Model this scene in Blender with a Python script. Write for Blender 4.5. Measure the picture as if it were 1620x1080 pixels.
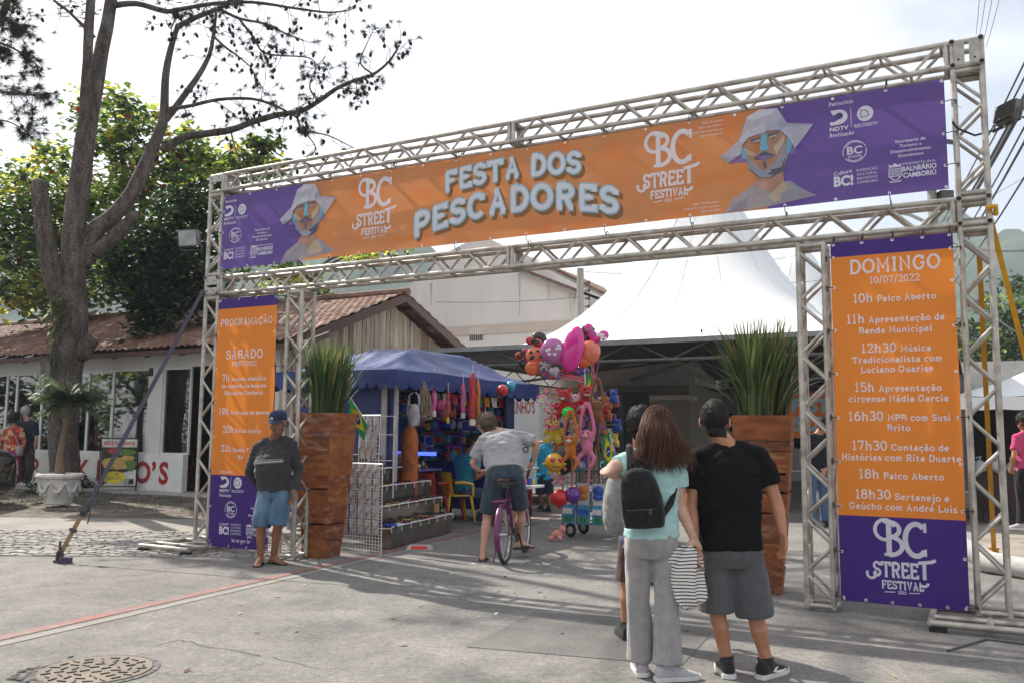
import bpy, math, random, unicodedata
from mathutils import Vector, Matrix, noise
R = math.radians
random.seed(11)
for o in list(bpy.data.objects): bpy.data.objects.remove(o)
sc = bpy.context.scene
COL = sc.collection
V = Vector

# ------------------------------------------------------------------ camera
HC, FPX, PITCH, ROLL = 1.45, 1380.0, 0.1072, 0.0087
_cp, _sp, _cr, _sr = math.cos(PITCH), math.sin(PITCH), math.cos(ROLL), math.sin(ROLL)
_f = V((0, _cp, _sp)); _u0 = V((0, -_sp, _cp)); _x = V((1, 0, 0))
_right = _cr*_x + _sr*_u0; _up = -_sr*_x + _cr*_u0
cam_d = bpy.data.cameras.new("camera"); cam = bpy.data.objects.new("camera", cam_d); COL.objects.link(cam)
cam.matrix_world = Matrix(((_right.x, _up.x, -_f.x, 0), (_right.y, _up.y, -_f.y, 0), (_right.z, _up.z, -_f.z, HC), (0, 0, 0, 1)))
cam_d.sensor_width = 36; cam_d.lens = FPX/1620*36; cam_d.clip_start = .05; cam_d.clip_end = 3000
sc.camera = cam

def ray(x, y):
    a, b = x-810, y-540
    return (_f + _right*(a/FPX) - _up*(b/FPX))
def at(x, y, Y):                       # a pixel of the photograph at ground distance Y -> world point
    d = ray(x, y); return V((0, 0, HC)) + d*(Y/d.y)
def gp(x, y, z=0.0):                   # a pixel of the photograph on the level z -> world point
    d = ray(x, y); return V((0, 0, HC)) + d*((z-HC)/d.z)

# ------------------------------------------------------------------ sky, sun, exposure
SUN_DIR = V((-.75, .74, 1.0)).normalized()          # towards the sun: behind the gate on the left
SUN_EL = math.asin(SUN_DIR.z)
w = bpy.data.worlds.new("World"); sc.world = w; w.use_nodes = True
nt = w.node_tree; nt.nodes.clear()
def N(t, ty, **k):
    n = t.nodes.new(ty)
    for a, b in k.items(): setattr(n, a, b)
    return n
def ramp(t, pts):
    n = N(t, 'ShaderNodeValToRGB'); e = n.color_ramp.elements
    while len(e) < len(pts): e.new(.5)
    for q, (p, c) in zip(e, pts): q.position = p; q.color = (c, c, c, 1) if isinstance(c, (int, float)) else (*c, 1)
    return n
sky = N(nt, 'ShaderNodeTexSky', sky_type='NISHITA', sun_disc=False, sun_elevation=SUN_EL,
        sun_rotation=math.atan2(SUN_DIR.x, SUN_DIR.y), air_density=1.0, dust_density=2.5, ozone_density=1.0)
tc = N(nt, 'ShaderNodeTexCoord')
mp = N(nt, 'ShaderNodeMapping'); mp.inputs['Scale'].default_value = (1.5, 1.5, 3.2); mp.inputs['Location'].default_value = (.4, .2, .3)
cn = N(nt, 'ShaderNodeTexNoise'); cn.inputs['Scale'].default_value = 1.3; cn.inputs['Detail'].default_value = 7; cn.inputs['Roughness'].default_value = .55
cr = ramp(nt, [(.37, .34), (.64, 1.0)])
mx = N(nt, 'ShaderNodeMix', data_type='RGBA'); mx.inputs[7].default_value = (10.2, 10.25, 10.4, 1)
bg = N(nt, 'ShaderNodeBackground'); bg.inputs['Strength'].default_value = .082
wo = N(nt, 'ShaderNodeOutputWorld')
L = nt.links.new
L(tc.outputs['Generated'], mp.inputs['Vector']); L(mp.outputs[0], cn.inputs['Vector']); L(cn.outputs['Fac'], cr.inputs[0])
L(cr.outputs[0], mx.inputs[0]); L(sky.outputs[0], mx.inputs[6]); L(mx.outputs[2], bg.inputs[0]); L(bg.outputs[0], wo.inputs[0])
sd = bpy.data.lights.new("sun", 'SUN'); sd.energy = 5.0; sd.angle = R(.55); sd.color = (1, .93, .83)
so = bpy.data.objects.new("sun", sd); COL.objects.link(so); so.rotation_euler = SUN_DIR.to_track_quat('Z', 'Y').to_euler(); so.location = (-20, 20, 30)
sc.view_settings.view_transform = 'Standard'; sc.view_settings.look = 'None'; sc.view_settings.gamma = 1; sc.view_settings.exposure = .84
sc.render.engine = 'CYCLES'
try:
    sc.cycles.use_denoising = True; sc.cycles.max_bounces = 8; sc.cycles.transparent_max_bounces = 12
    sc.cycles.sample_clamp_indirect = 6
except Exception: pass

# ------------------------------------------------------------------ materials
MATS = {}
def M(name, c, c2=None, scale=6, rough=.65, metal=0, bump=0, bscale=60, spec=.4, tr=0, st=(1, 1, 1), lo=.35, hi=.65, detail=5, c3=None, s3=1.2, f3=.5, coat=0, trc=None, emit=0, alpha=1, ior=1.45, sheen=0):
    """procedural material: base colour mottled by noise (c..c2), a slower stain colour c3, bump, translucency tr"""
    m = bpy.data.materials.new(name); m.use_nodes = True; t = m.node_tree; b = t.nodes['Principled BSDF']; out = t.nodes['Material Output']
    l = t.links.new
    col4 = (*c, 1)
    b.inputs['Base Color'].default_value = col4; b.inputs['Roughness'].default_value = rough; b.inputs['Metallic'].default_value = metal
    b.inputs['Specular IOR Level'].default_value = spec; b.inputs['Coat Weight'].default_value = coat; b.inputs['IOR'].default_value = ior
    if sheen: b.inputs['Sheen Weight'].default_value = sheen
    src = None
    if c2 or bump or c3:
        co = N(t, 'ShaderNodeTexCoord'); mp = N(t, 'ShaderNodeMapping'); mp.inputs['Scale'].default_value = st
        l(co.outputs['Object'], mp.inputs[0])
    if c2:
        n1 = N(t, 'ShaderNodeTexNoise'); n1.inputs['Scale'].default_value = scale; n1.inputs['Detail'].default_value = detail
        l(mp.outputs[0], n1.inputs['Vector']); r1 = ramp(t, [(lo, c), (hi, c2)]); l(n1.outputs['Fac'], r1.inputs[0]); src = r1.outputs[0]
    if c3:
        n3 = N(t, 'ShaderNodeTexNoise'); n3.inputs['Scale'].default_value = s3; n3.inputs['Detail'].default_value = 6; l(mp.outputs[0], n3.inputs['Vector'])
        r3 = ramp(t, [(.5, 0.0), (.72, f3)]); l(n3.outputs['Fac'], r3.inputs[0])
        x3 = N(t, 'ShaderNodeMix', data_type='RGBA'); x3.inputs[7].default_value = (*c3, 1); l(r3.outputs[0], x3.inputs[0])
        if src: l(src, x3.inputs[6])
        else: x3.inputs[6].default_value = col4
        src = x3.outputs[2]
    if src: l(src, b.inputs['Base Color'])
    if bump:
        n2 = N(t, 'ShaderNodeTexNoise'); n2.inputs['Scale'].default_value = bscale; n2.inputs['Detail'].default_value = 4; l(mp.outputs[0], n2.inputs['Vector'])
        bp = N(t, 'ShaderNodeBump'); bp.inputs['Strength'].default_value = bump; bp.inputs['Distance'].default_value = .02
        l(n2.outputs['Fac'], bp.inputs['Height']); l(bp.outputs[0], b.inputs['Normal'])
    if emit:
        b.inputs['Emission Color'].default_value = col4; b.inputs['Emission Strength'].default_value = emit
    if tr:
        tb = N(t, 'ShaderNodeBsdfTranslucent'); ms = N(t, 'ShaderNodeMixShader'); ms.inputs[0].default_value = tr
        if trc: tb.inputs[0].default_value = (*trc, 1)
        elif src: l(src, tb.inputs[0])
        else: tb.inputs[0].default_value = col4
        l(b.outputs[0], ms.inputs[1]); l(tb.outputs[0], ms.inputs[2]); l(ms.outputs[0], out.inputs[0])
    MATS[name] = m
    return m

# ------------------------------------------------------------------ mesh builder
def frame(d):
    d = d.normalized(); a = V((0, 0, 1)) if abs(d.z) < .9 else V((1, 0, 0))
    x = d.cross(a).normalized(); return x, x.cross(d).normalized()
class MB:
    def __init__(s): s.v = []; s.f = []; s.m = []
    def add(s, vs, fs, m=0):
        k = len(s.v); s.v += [tuple(p) for p in vs]; s.f += [tuple(i+k for i in f) for f in fs]; s.m += [m]*len(fs)
    def poly(s, pts, m=0): s.add(pts, [tuple(range(len(pts)))], m)
    def box(s, c, d, rz=0, m=0, mx=None):
        a, b, e = d[0]/2, d[1]/2, d[2]/2
        P = [V((x, y, z)) for z in (-e, e) for x, y in ((-a, -b), (a, -b), (a, b), (-a, b))]
        rot = mx if mx else Matrix.Rotation(rz, 3, 'Z')
        s.add([rot @ p + V(c) for p in P], [(3, 2, 1, 0), (4, 5, 6, 7), (0, 1, 5, 4), (1, 2, 6, 5), (2, 3, 7, 6), (3, 0, 4, 7)], m)
    def obox(s, o, ex, ey, ez, m=0):            # box from a corner and three edge vectors
        o, ex, ey, ez = V(o), V(ex), V(ey), V(ez)
        P = [o, o+ex, o+ex+ey, o+ey, o+ez, o+ex+ez, o+ex+ey+ez, o+ey+ez]
        F = [(3, 2, 1, 0), (4, 5, 6, 7), (0, 1, 5, 4), (1, 2, 6, 5), (2, 3, 7, 6), (3, 0, 4, 7)]
        if ex.cross(ey).dot(ez) < 0: F = [f[::-1] for f in F]
        s.add(P, F, m)
    def tube(s, p, q, r, r2=None, n=8, m=0): s.path([p, q], [r, r if r2 is None else r2], n, m)
    def path(s, pts, rs, n=8, m=0, caps=True, closed=False):
        pts = [V(p) for p in pts]
        if isinstance(rs, (int, float)): rs = [rs]*len(pts)
        vs, fs = [], []; k = len(pts); X = None
        for i, p in enumerate(pts):
            if closed: d = pts[(i+1) % k]-pts[i-1]
            else: d = (pts[min(i+1, k-1)]-pts[max(i-1, 0)])
            if d.length < 1e-9: d = V((0, 0, 1))
            d.normalize()
            if X is None: X, Y = frame(d)
            else:
                X = (X - d*X.dot(d)); X = X.normalized() if X.length > 1e-6 else frame(d)[0]; Y = X.cross(d)
            for j in range(n):
                a = 2*math.pi*j/n; vs.append(p + (X*math.cos(a)+Y*math.sin(a))*rs[i])
        for i in range(k if closed else k-1):
            i2 = (i+1) % k
            for j in range(n): fs.append((i*n+j, i2*n+j, i2*n+(j+1) % n, i*n+(j+1) % n))
        if caps and not closed: fs.append(tuple(range(n))); fs.append(tuple(range((k-1)*n, k*n))[::-1])
        s.add(vs, fs, m)
    def loft(s, rings, m=0, caps=True, closed=True):
        n = len(rings[0]); vs = [p for r in rings for p in r]; fs = []
        for i in range(len(rings)-1):
            for j in range(n if closed else n-1): fs.append((i*n+j, i*n+(j+1) % n, (i+1)*n+(j+1) % n, (i+1)*n+j))
        if caps and closed: fs.append(tuple(range(n))[::-1]); fs.append(tuple(range((len(rings)-1)*n, len(rings)*n)))
        s.add(vs, fs, m)
    def lathe(s, prof, c=(0, 0, 0), n=16, m=0, ax=None, caps=True):
        c = V(c); A = V(ax).normalized() if ax else V((0, 0, 1)); X, Y = frame(A)
        s.loft([[c + A*z + (X*math.cos(2*math.pi*j/n)+Y*math.sin(2*math.pi*j/n))*max(r, 1e-4) for j in range(n)] for r, z in prof], m, caps)
    def ell(s, c, r, m=0, n=12, k=8, mx=None):
        c = V(c); r = (r, r, r) if isinstance(r, (int, float)) else r; rings = []
        for i in range(k+1):
            t = -math.pi/2 + math.pi*i/k; ct = max(math.cos(t), .02)
            ring = []
            for j in range(n):
                a = 2*math.pi*j/n; p = V((math.cos(a)*ct*r[0], math.sin(a)*ct*r[1], math.sin(t)*r[2])); ring.append(c + (mx @ p if mx else p))
            rings.append(ring)
        s.loft(rings, m)
    def grid(s, fn, nu, nv, m=0):
        vs = [fn(i/nu, j/nv) for j in range(nv+1) for i in range(nu+1)]
        s.add(vs, [(j*(nu+1)+i, j*(nu+1)+i+1, (j+1)*(nu+1)+i+1, (j+1)*(nu+1)+i) for j in range(nv) for i in range(nu)], m)
    def build(s, name, mats, parent=None, smooth=40, local=False):
        me = bpy.data.meshes.new(name); off = V((0, 0, 0))
        if parent is not None and not local:
            p = parent
            while p is not None: off = off + p.location; p = p.parent
        me.from_pydata([(x-off.x, y-off.y, z-off.z) for x, y, z in s.v] if off.length else s.v, [], s.f)
        if not isinstance(mats, (list, tuple)): mats = [mats]
        for m in mats: me.materials.append(m)
        me.polygons.foreach_set('material_index', s.m)
        if smooth:
            me.polygons.foreach_set('use_smooth', [True]*len(s.f))
            try: me.set_sharp_from_angle(angle=R(smooth))
            except Exception: pass
        me.update()
        o = bpy.data.objects.new(name, me); COL.objects.link(o)
        if parent is not None: o.parent = parent
        return o
def tag(o, label=None, cat=None, group=None, kind=None):
    if label: o['label'] = label
    if cat: o['category'] = cat
    if group: o['group'] = group
    if kind: o['kind'] = kind
    return o
def thing(name, label, cat, loc=(0, 0, 0), group=None):
    o = bpy.data.objects.new(name, None); COL.objects.link(o); o.location = loc; o.empty_display_size = .1
    return tag(o, label, cat, group)
def dup(root, loc, rz=0, label=None, s=1, group=None):
    def cp(o, par):
        c = o.copy(); COL.objects.link(c)
        if par is not None: c.parent = par
        for ch in o.children: cp(ch, c)
        return c
    r = cp(root, None); r.location = loc; r.rotation_euler = (0, 0, rz); r.scale = (s, s, s)
    if label: r['label'] = label
    if group: r['group'] = group
    return r
def fuse(mb, voxel, it=4, wr=0, wsc=(6, 6, 2), seed=0):
    """one continuous skin over overlapping closed shapes; optional cloth wrinkles"""
    me = bpy.data.meshes.new('tmp'); me.from_pydata(mb.v, [], mb.f); me.update()
    o = bpy.data.objects.new('tmp', me); COL.objects.link(o)
    md = o.modifiers.new('r', 'REMESH'); md.mode = 'VOXEL'; md.voxel_size = voxel
    if it:
        sm = o.modifiers.new('s', 'SMOOTH'); sm.factor = .5; sm.iterations = it
    dg = bpy.context.evaluated_depsgraph_get(); dg.update()
    m2 = bpy.data.meshes.new_from_object(o.evaluated_get(dg))
    r = MB(); nv = len(m2.vertices)
    vs = [v.co.copy() for v in m2.vertices]
    if wr:
        for i, v in enumerate(m2.vertices):
            p = v.co; q = V((p.x*wsc[0]+seed, p.y*wsc[1], p.z*wsc[2]))
            h = abs(noise.noise(q))*1.2 - .3 + .4*noise.noise(q*2.3)
            vs[i] = p + v.normal*h*wr
    r.v = [tuple(p) for p in vs]; r.f = [tuple(p.vertices) for p in m2.polygons]; r.m = [0]*len(r.f)
    bpy.data.objects.remove(o); bpy.data.meshes.remove(me); bpy.data.meshes.remove(m2)
    return r
# ------------------------------------------------------------------ lettering
GL = {
'A': (8, "1,0 4,10 7,0;2.2,3.5 5.8,3.5;0,0 2.4,0;5.6,0 8,0;2.2,10 4.2,10"),
'B': (7.4, "1,0 1,10;0,0 4.5,0 @4.4,2.6,2.8,2.6,-90,90 1,5.2;0,10 4,10 @4,7.6,2.4,2.4,90,-90"),
'C': (7.8, "@4,5,3.8,5,42,318;6.9,10 6.9,7;"),
'D': (7.8, "1,0 1,10;0,10 3.5,10 @3.5,5,4.1,5,90,-90 0,0"),
'E': (7, "1,0 1,10;0,10 6.5,10 6.5,7.8;0,0 6.8,0 6.8,2.2;1,5.2 4.8,5.2;4.8,6.3 4.8,4.1"),
'F': (6.8, "1,0 1,10;0,10 6.5,10 6.5,7.8;1,5.2 4.8,5.2;4.8,6.3 4.8,4.1;0,0 2.6,0"),
'G': (8.2, "@4,5,3.8,5,45,330 7.3,1.6 7.3,4.4;5.2,4.4 8.4,4.4;6.9,10 6.9,7.2"),
'H': (8, "1,0 1,10;7,0 7,10;1,5 7,5;0,0 2.2,0;0,10 2.2,10;5.8,0 8,0;5.8,10 8,10"),
'I': (3, "1.5,0 1.5,10;0,0 3,0;0,10 3,10"),
'K': (7.6, "1,0 1,10;6.4,10 1.2,4.6;3,6 6.6,0;0,0 2.2,0;0,10 2.2,10;5.4,0 7.6,0;5,10 7,10"),
'L': (6.2, "1.2,0 1.2,10;0,10 2.6,10;0,0 6,0 6,2.6"),
'M': (9.4, "1,0 1.2,10 4.7,2.5 8.2,10 8.4,0;0,0 2.2,0;7.2,0 9.4,0;0,10 1.2,10;8.2,10 9.4,10"),
'N': (8.2, "1,0 1,10 7.2,0 7.2,10;0,0 2.2,0;0,10 1,10;6,10 8.2,10"),
'O': (8.4, "o@4.2,5,4.1,5,0,360"),
'P': (7, "1,0 1,10;0,10 4.2,10 @4.2,7.2,2.7,2.8,90,-90 1,4.4;0,0 2.6,0"),
'R': (7.6, "1,0 1,10;0,10 4.2,10 @4.2,7.4,2.6,2.6,90,-90 1,4.8;4,4.8 6.4,0 7.6,0;0,0 2.5,0"),
'S': (6.4, "@3.2,7.5,2.8,2.5,20,270 @3.2,2.5,3,2.5,90,-160;6,10 6,7.5;.3,0 .3,2.5"),
'T': (8, "4,0 4,10;0,7.6 0,10 8,10 8,7.6;2.5,0 5.5,0"),
'U': (8.4, "1,10 1,3.5 @4.2,3.5,3.2,3.5,180,360 7.4,10;0,10 2,10;6.4,10 8.4,10"),
'V': (8, "1,10 4,0 7,10;0,10 2.2,10;5.8,10 8,10"),
'a': (5.8, "0.8,6.2 @2.8,5,2,2,150,0 4.8,1 @5.4,.8,.6,.8,180,300;4.8,3.9 2.4,3.9 @2.4,1.95,2.1,1.95,90,270 @3,2,1.8,2,270,350"),
'b': (6, "1,10 1,0;0,10 1,10;o@3.4,3.5,2.6,3.5,0,360"),
'c': (5.6, "@3.2,3.5,2.9,3.5,48,312;5.3,7 5.3,5"),
'd': (6.2, "5.2,10 5.2,0 6.2,0;4.2,10 5.2,10;o@2.8,3.5,2.5,3.5,0,360"),
'e': (5.8, "0.4,3.6 5.7,3.6;@3,3.5,2.7,3.5,0,312"),
'g': (6, "o@2.8,3.6,2.5,3.4,0,360;6.2,7 5.2,7 5.2,-1 @2.9,-1,2.4,2,0,-150"),
'h': (6.4, "1,0 1,10;0,10 1,10;1,4.4 @3.2,4.4,2.2,2.6,180,0 5.4,0;0,0 2.1,0;4.4,0 6.4,0"),
'i': (2.4, "1.2,0 1.2,7;0.1,7 1.2,7;0,0 2.4,0;1.2,9 1.2,10.2"),
'j': (3, "2,7 2,-1 @.6,-1,1.4,1.8,0,-110;0.8,7 2,7;2,9 2,10.2"),
'l': (2.4, "1.2,0 1.2,10;0.1,10 1.2,10;0,0 2.4,0"),
'm': (9, "1,0 1,7;0,7 1,7;1,4.6 @2.7,4.8,1.8,2.2,180,0 4.5,0;4.5,4.6 @6.2,4.8,1.8,2.2,180,0 8,0;0,0 2.1,0;3.5,0 5.5,0;7,0 9,0"),
'n': (6.4, "1,0 1,7;0,7 1,7;1,4.4 @3.2,4.4,2.2,2.6,180,0 5.4,0;0,0 2.1,0;4.4,0 6.4,0"),
'o': (6.2, "o@3.1,3.5,2.9,3.5,0,360"),
'p': (6.2, "1,7 1,-3;0,7 1,7;0,-3 2.2,-3;o@3.5,3.5,2.5,3.5,0,360"),
'r': (4.8, "1.2,0 1.2,7;0.1,7 1.2,7;1.2,4 @3.6,4.4,2.4,2.5,180,75 4.4,5.2;0,0 2.7,0"),
's': (4.6, "@2.3,5.25,2,1.75,20,270 @2.3,1.75,2.2,1.75,90,-160"),
't': (4.6, "1.8,9 1.8,1.6 @3.2,1.6,1.4,1.6,180,330;0.2,7 4,7"),
'u': (6.2, "1,7 1,2.4 @3,2.4,2.1,2.4,180,360 5.1,7;5.1,7 5.1,0 6.2,0;0,7 1,7;4.1,7 5.1,7"),
'v': (6, "0.7,7 3,0 5.3,7;0,7 1.7,7;4.3,7 6,7"),
'z': (5.4, "0.4,5.8 .4,7 5,7 0.4,0 5.2,0 5.2,1.4"),
'0': (6, "o@3,5,2.8,5,0,360"), '1': (4, "0.4,8.4 2,10 2,0;0.2,0 3.8,0"),
'2': (6, "@3,7.4,2.6,2.6,170,-35 0.4,0 5.8,0 5.8,1.6"), '3': (5.8, "@2.8,7.5,2.4,2.5,155,-90;2.4,5 @2.7,2.5,2.9,2.5,90,-155"),
'5': (5.8, "5.2,10 1.2,10 0.9,5.8 @2.9,3.2,2.8,3.2,128,-150"), '6': (6, "5,10 @4.6,3.2,4.3,6.8,95,180;o@3,3.1,2.8,3.1,0,360"),
'7': (6, "0.4,8.2 0.4,10 5.6,10 2.4,0"), '8': (6, "o@3,7.5,2.3,2.5,0,360;o@3,2.6,2.8,2.6,0,360"), '9': (6, "1,0 @1.4,6.8,4.4,6.8,-85,0;o@3,6.9,2.8,3.1,0,360"),
'/': (4, "0,-1 4,11"), '.': (1.6, ".8,0 .8,.6"), ' ': (2.2, ""), ',': (1.6, ".8,.6 .4,-1"),
}
ACC = {'\u0301': "-.5,8.6 1,10.6", '\u0303': "-1.7,8.7 -.8,9.5 .6,8.7 1.6,9.5", '\u0302': "-1.5,8.6 0,10.2 1.5,8.6", '\u0327': ".2,-.6 .7,-1.5 -.5,-2.4"}
def strokes(defn):
    out = []
    for st in defn.split(';'):
        st = st.strip()
        if not st: continue
        closed = st[0] == 'o'
        if closed: st = st[1:]
        P = []
        for tok in st.split():
            if tok[0] == '@':
                cx, cy, rx, ry, a0, a1 = map(float, tok[1:].split(','))
                n = max(5, int(abs(a1-a0)/16))
                for i in range(n+(0 if closed else 1)):
                    a = R(a0+(a1-a0)*i/n); P.append((cx+rx*math.cos(a), cy+ry*math.sin(a)))
            else: P.append(tuple(map(float, tok.split(','))))
        out.append((P, closed))
    return out
def ribbon(P, w, closed):
    """2D polyline -> list of quads of width w with mitred joints"""
    n = len(P); Lp, Rp = [], []
    for i in range(n):
        a = P[i-1] if (i > 0 or closed) else None; b = P[(i+1) % n] if (i < n-1 or closed) else None
        p = V(P[i]).to_2d()
        d0 = (p-V(a).to_2d()).normalized() if a is not None else None; d1 = (V(b).to_2d()-p).normalized() if b is not None else None
        if d0 is None: d0 = d1
        if d1 is None: d1 = d0
        t = d0+d1
        t = t.normalized() if t.length > 1e-6 else d1
        nn = V((-t.y, t.x)); k = max(abs(nn.dot(V((-d1.y, d1.x)))), .7)
        Lp.append(p+nn*w/2/k); Rp.append(p-nn*w/2/k)
    return [(Lp[i], Lp[(i+1) % n], Rp[(i+1) % n], Rp[i]) for i in range(n if closed else n-1)]
def slab(mb, s, x, y, h, put, wt=1.5, align='c', m=0, sx=1.0, grow=0, z=0, sp=1.0, fit=None, warp=None):
    """slab-serif line: cap height h, baseline y; put(x, y, z) maps into the scene"""
    k = h/10; s = unicodedata.normalize('NFD', s); pen = 0; segs = []
    for ch in s:
        if ch in ACC:
            top = 0 if prev[0].islower() or ch == '\u0327' else 3
            for P, c in strokes(ACC[ch]): segs.append(([(px+prev[1]+prev[2]/2, py+(top if ch != '\u0327' else 0)) for px, py in P], c, 1))
            continue
        wd, df = GL.get(ch, GL['o']); H = 10 if not ch.islower() else 7
        for P, c in strokes(df):
            Q = []
            for px, py in P:
                yy = py
                if 0 <= py <= H: yy = wt*.5 + py*(H-wt)/H
                elif py > H: yy = py - wt*.5 if py <= 10.01 else py
                Q.append((pen+wt/2+px, yy))
            segs.append((Q, c, 0))
        prev = (ch, pen+wt/2, wd); pen += wd+wt+sp
    pen -= sp
    if fit: sx = fit/(pen*k)
    x0 = x - (pen*k*sx/2 if align == 'c' else pen*k*sx if align == 'r' else 0)
    for i, (P, c, _) in enumerate(segs):
        P2 = [((px*sx)*k, py*k) for px, py in P]
        # square the open ends so strokes meet their serifs
        for q in ribbon(P2, (wt+grow)*k, c):
            pts = [(x0+a.x, y+a.y) for a in q]
            if warp: pts = [warp(*p) for p in pts]
            mb.poly([put(a, b, z+.00025*(i % 5)) for a, b in pts][::-1], m)
    return pen*k*sx
_tc = {}
def sans_mesh(s, bold):
    if (s, bold) in _tc: return _tc[(s, bold)]
    cu = bpy.data.curves.new('t', 'FONT'); cu.body = s; cu.size = 1; cu.offset = bold; cu.fill_mode = 'FRONT'; cu.resolution_u = 3
    o = bpy.data.objects.new('t', cu); COL.objects.link(o)
    dg = bpy.context.evaluated_depsgraph_get(); dg.update(); e = o.evaluated_get(dg); me = e.to_mesh()
    r = ([(v.co.x, v.co.y) for v in me.vertices], [tuple(p.vertices) for p in me.polygons]); e.to_mesh_clear()
    bpy.data.objects.remove(o); bpy.data.curves.remove(cu); _tc[(s, bold)] = r
    return r
def sans(mb, s, x, y, h, put, align='c', m=0, bold=.0, z=0, fit=None, sx=1.0, rot=0, warp=None):
    vs, fs = sans_mesh(s, bold)
    if not vs: return
    k = h/.727; x0 = min(v[0] for v in vs); x1 = max(v[0] for v in vs)
    if fit: sx = fit/((x1-x0)*k)
    off = {'c': (x0+x1)/2, 'l': x0, 'r': x1}[align]
    P = []
    for a, b in vs:
        a = (a-off)*k*sx; b = b*k
        if rot: a, b = a*math.cos(rot)-b*math.sin(rot), a*math.sin(rot)+b*math.cos(rot)
        P.append((x+a, y+b) if not warp else warp(x+a, y+b))
    mb.add([put(a, b, z) for a, b in P], fs, m)
def disc(mb, x, y, rx, ry, put, m=0, z=0, n=24, hole=0, a0=0, a1=360):
    P = [(x+math.cos(R(a0+(a1-a0)*i/n))*rx, y+math.sin(R(a0+(a1-a0)*i/n))*ry) for i in range(n+1)]
    if hole:
        Q = [(x+(a-x)*hole, y+(b-y)*hole) for a, b in P]
        for i in range(n): mb.poly([put(*P[i], z), put(*P[i+1], z), put(*Q[i+1], z), put(*Q[i], z)], m)
    else: mb.poly([put(a, b, z) for a, b in P[:-1 if a1-a0 == 360 else None]], m)
def flat(mb, P, put, m=0, z=0): mb.poly([put(a, b, z) for a, b in P], m)
def line(mb, P, w, put, m=0, z=0):
    for q in ribbon(P, w, False): mb.poly([put(a.x, a.y, z) for a in q][::-1], m)
# ------------------------------------------------------------------ shared materials
alu = M('dull_aluminium', (.50, .47, .42), (.36, .33, .29), 9, rough=.48, metal=.55, bump=.08, bscale=50, c3=(.21, .18, .15), s3=7, f3=.8)
alu_plate = M('cast_aluminium', (.42, .40, .36), (.31, .29, .26), 14, rough=.5, metal=.6, bump=.08, bscale=60)
black_rubber = M('black_rubber', (.012, .012, .012), (.03, .028, .027), 20, rough=.8)
black_plastic = M('black_plastic', (.015, .015, .017), (.025, .025, .026), 12, rough=.45)
white_paint = M('white_paint', (.74, .73, .70), (.66, .65, .62), 3, rough=.55, c3=(.5, .48, .44), s3=2, f3=.35)
steel_dark = M('dark_steel', (.06, .06, .065), (.10, .095, .09), 10, rough=.5, metal=.7)
chrome = M('chrome', (.55, .55, .56), (.40, .40, .42), 7, rough=.18, metal=1, bump=.04, bscale=8)

# ------------------------------------------------------------------ ground
asphalt = M('asphalt', (.158, .153, .147), (.205, .199, .190), 1.1, rough=.9, bump=.35, bscale=160, spec=.25, c3=(.115, .112, .108), s3=.45, f3=.6, lo=.3, hi=.7, detail=12)
def speckle(m, dark, light, sc_=220, amt=.5):
    """fine aggregate grains over a ground colour"""
    t = m.node_tree; b = t.nodes['Principled BSDF']; l = t.links.new
    src = b.inputs['Base Color'].links[0].from_socket
    co = N(t, 'ShaderNodeTexCoord'); n = N(t, 'ShaderNodeTexNoise'); n.inputs['Scale'].default_value = sc_; n.inputs['Detail'].default_value = 3; n.inputs['Roughness'].default_value = .8
    l(co.outputs['Object'], n.inputs['Vector']); r = ramp(t, [(.34, dark), (.5, (.5, .5, .5)), (.68, light)]); l(n.outputs['Fac'], r.inputs[0])
    x = N(t, 'ShaderNodeMix', data_type='RGBA', blend_type='OVERLAY'); x.inputs[0].default_value = amt
    l(src, x.inputs[6]); l(r.outputs[0], x.inputs[7]); l(x.outputs[2], b.inputs['Base Color'])
speckle(asphalt, (.12, .12, .12), (.92, .91, .88), 120, .8); speckle(asphalt, (.28, .28, .28), (.74, .73, .71), 22, .55); speckle(asphalt, (.33, .33, .33), (.66, .65, .63), 3.1, .5)
mb = MB(); mb.grid(lambda a, b: ((a-.5)*1600, -300+b*1700, 0), 8, 8)
tag(mb.build('road', asphalt, smooth=0), kind='structure')
def strip(name, P, m, z=.004, sub=1):
    b = MB(); b.poly([(x, y, z) for x, y in P]); return tag(b.build(name, m, smooth=0), kind='structure')
red_line = M('worn_red_paint', (.24, .10, .085), (.19, .125, .11), 2.2, rough=.85, c3=(.23, .20, .19), s3=9, f3=.75)
speckle(red_line, (.25, .25, .25), (.8, .8, .8), 120, .6)
pale_line = M('worn_pale_paint', (.235, .222, .205), (.20, .19, .175), 4, rough=.9, c3=(.2, .19, .18), s3=6, f3=.8)
speckle(pale_line, (.25, .25, .25), (.8, .8, .8), 120, .6)
a0, a1 = V((-4.6, 4.0, 0)), V((1.6, 18.3, 0)); dv = (a1-a0).normalized(); nv = V((dv.y, -dv.x, 0))
def along(o0, w0, nm, m, z):
    b = MB(); n = 60
    def fn(i, j):
        p = a0+(a1-a0)*i + nv*(o0+w0*(j-.5)+.006*noise.noise(V((i*90, j*7, 3))))
        return (p.x, p.y, z)
    b.grid(fn, n, 1); tag(b.build(nm, m, smooth=0), kind='structure')
along(.0, .125, 'red_road_line', red_line, .004)
along(.17, .10, 'pale_road_line', pale_line, .004)
yl = MB(); yl.poly([(4.0, 5.2, .004), (4.1, 5.2, .004), (5.9, 9.2, .004), (5.8, 9.2, .004)])
tag(yl.build('yellow_road_line', M('worn_yellow_paint', (.42, .31, .14), (.27, .24, .2), 5, rough=.9), smooth=0), kind='structure')
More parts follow.
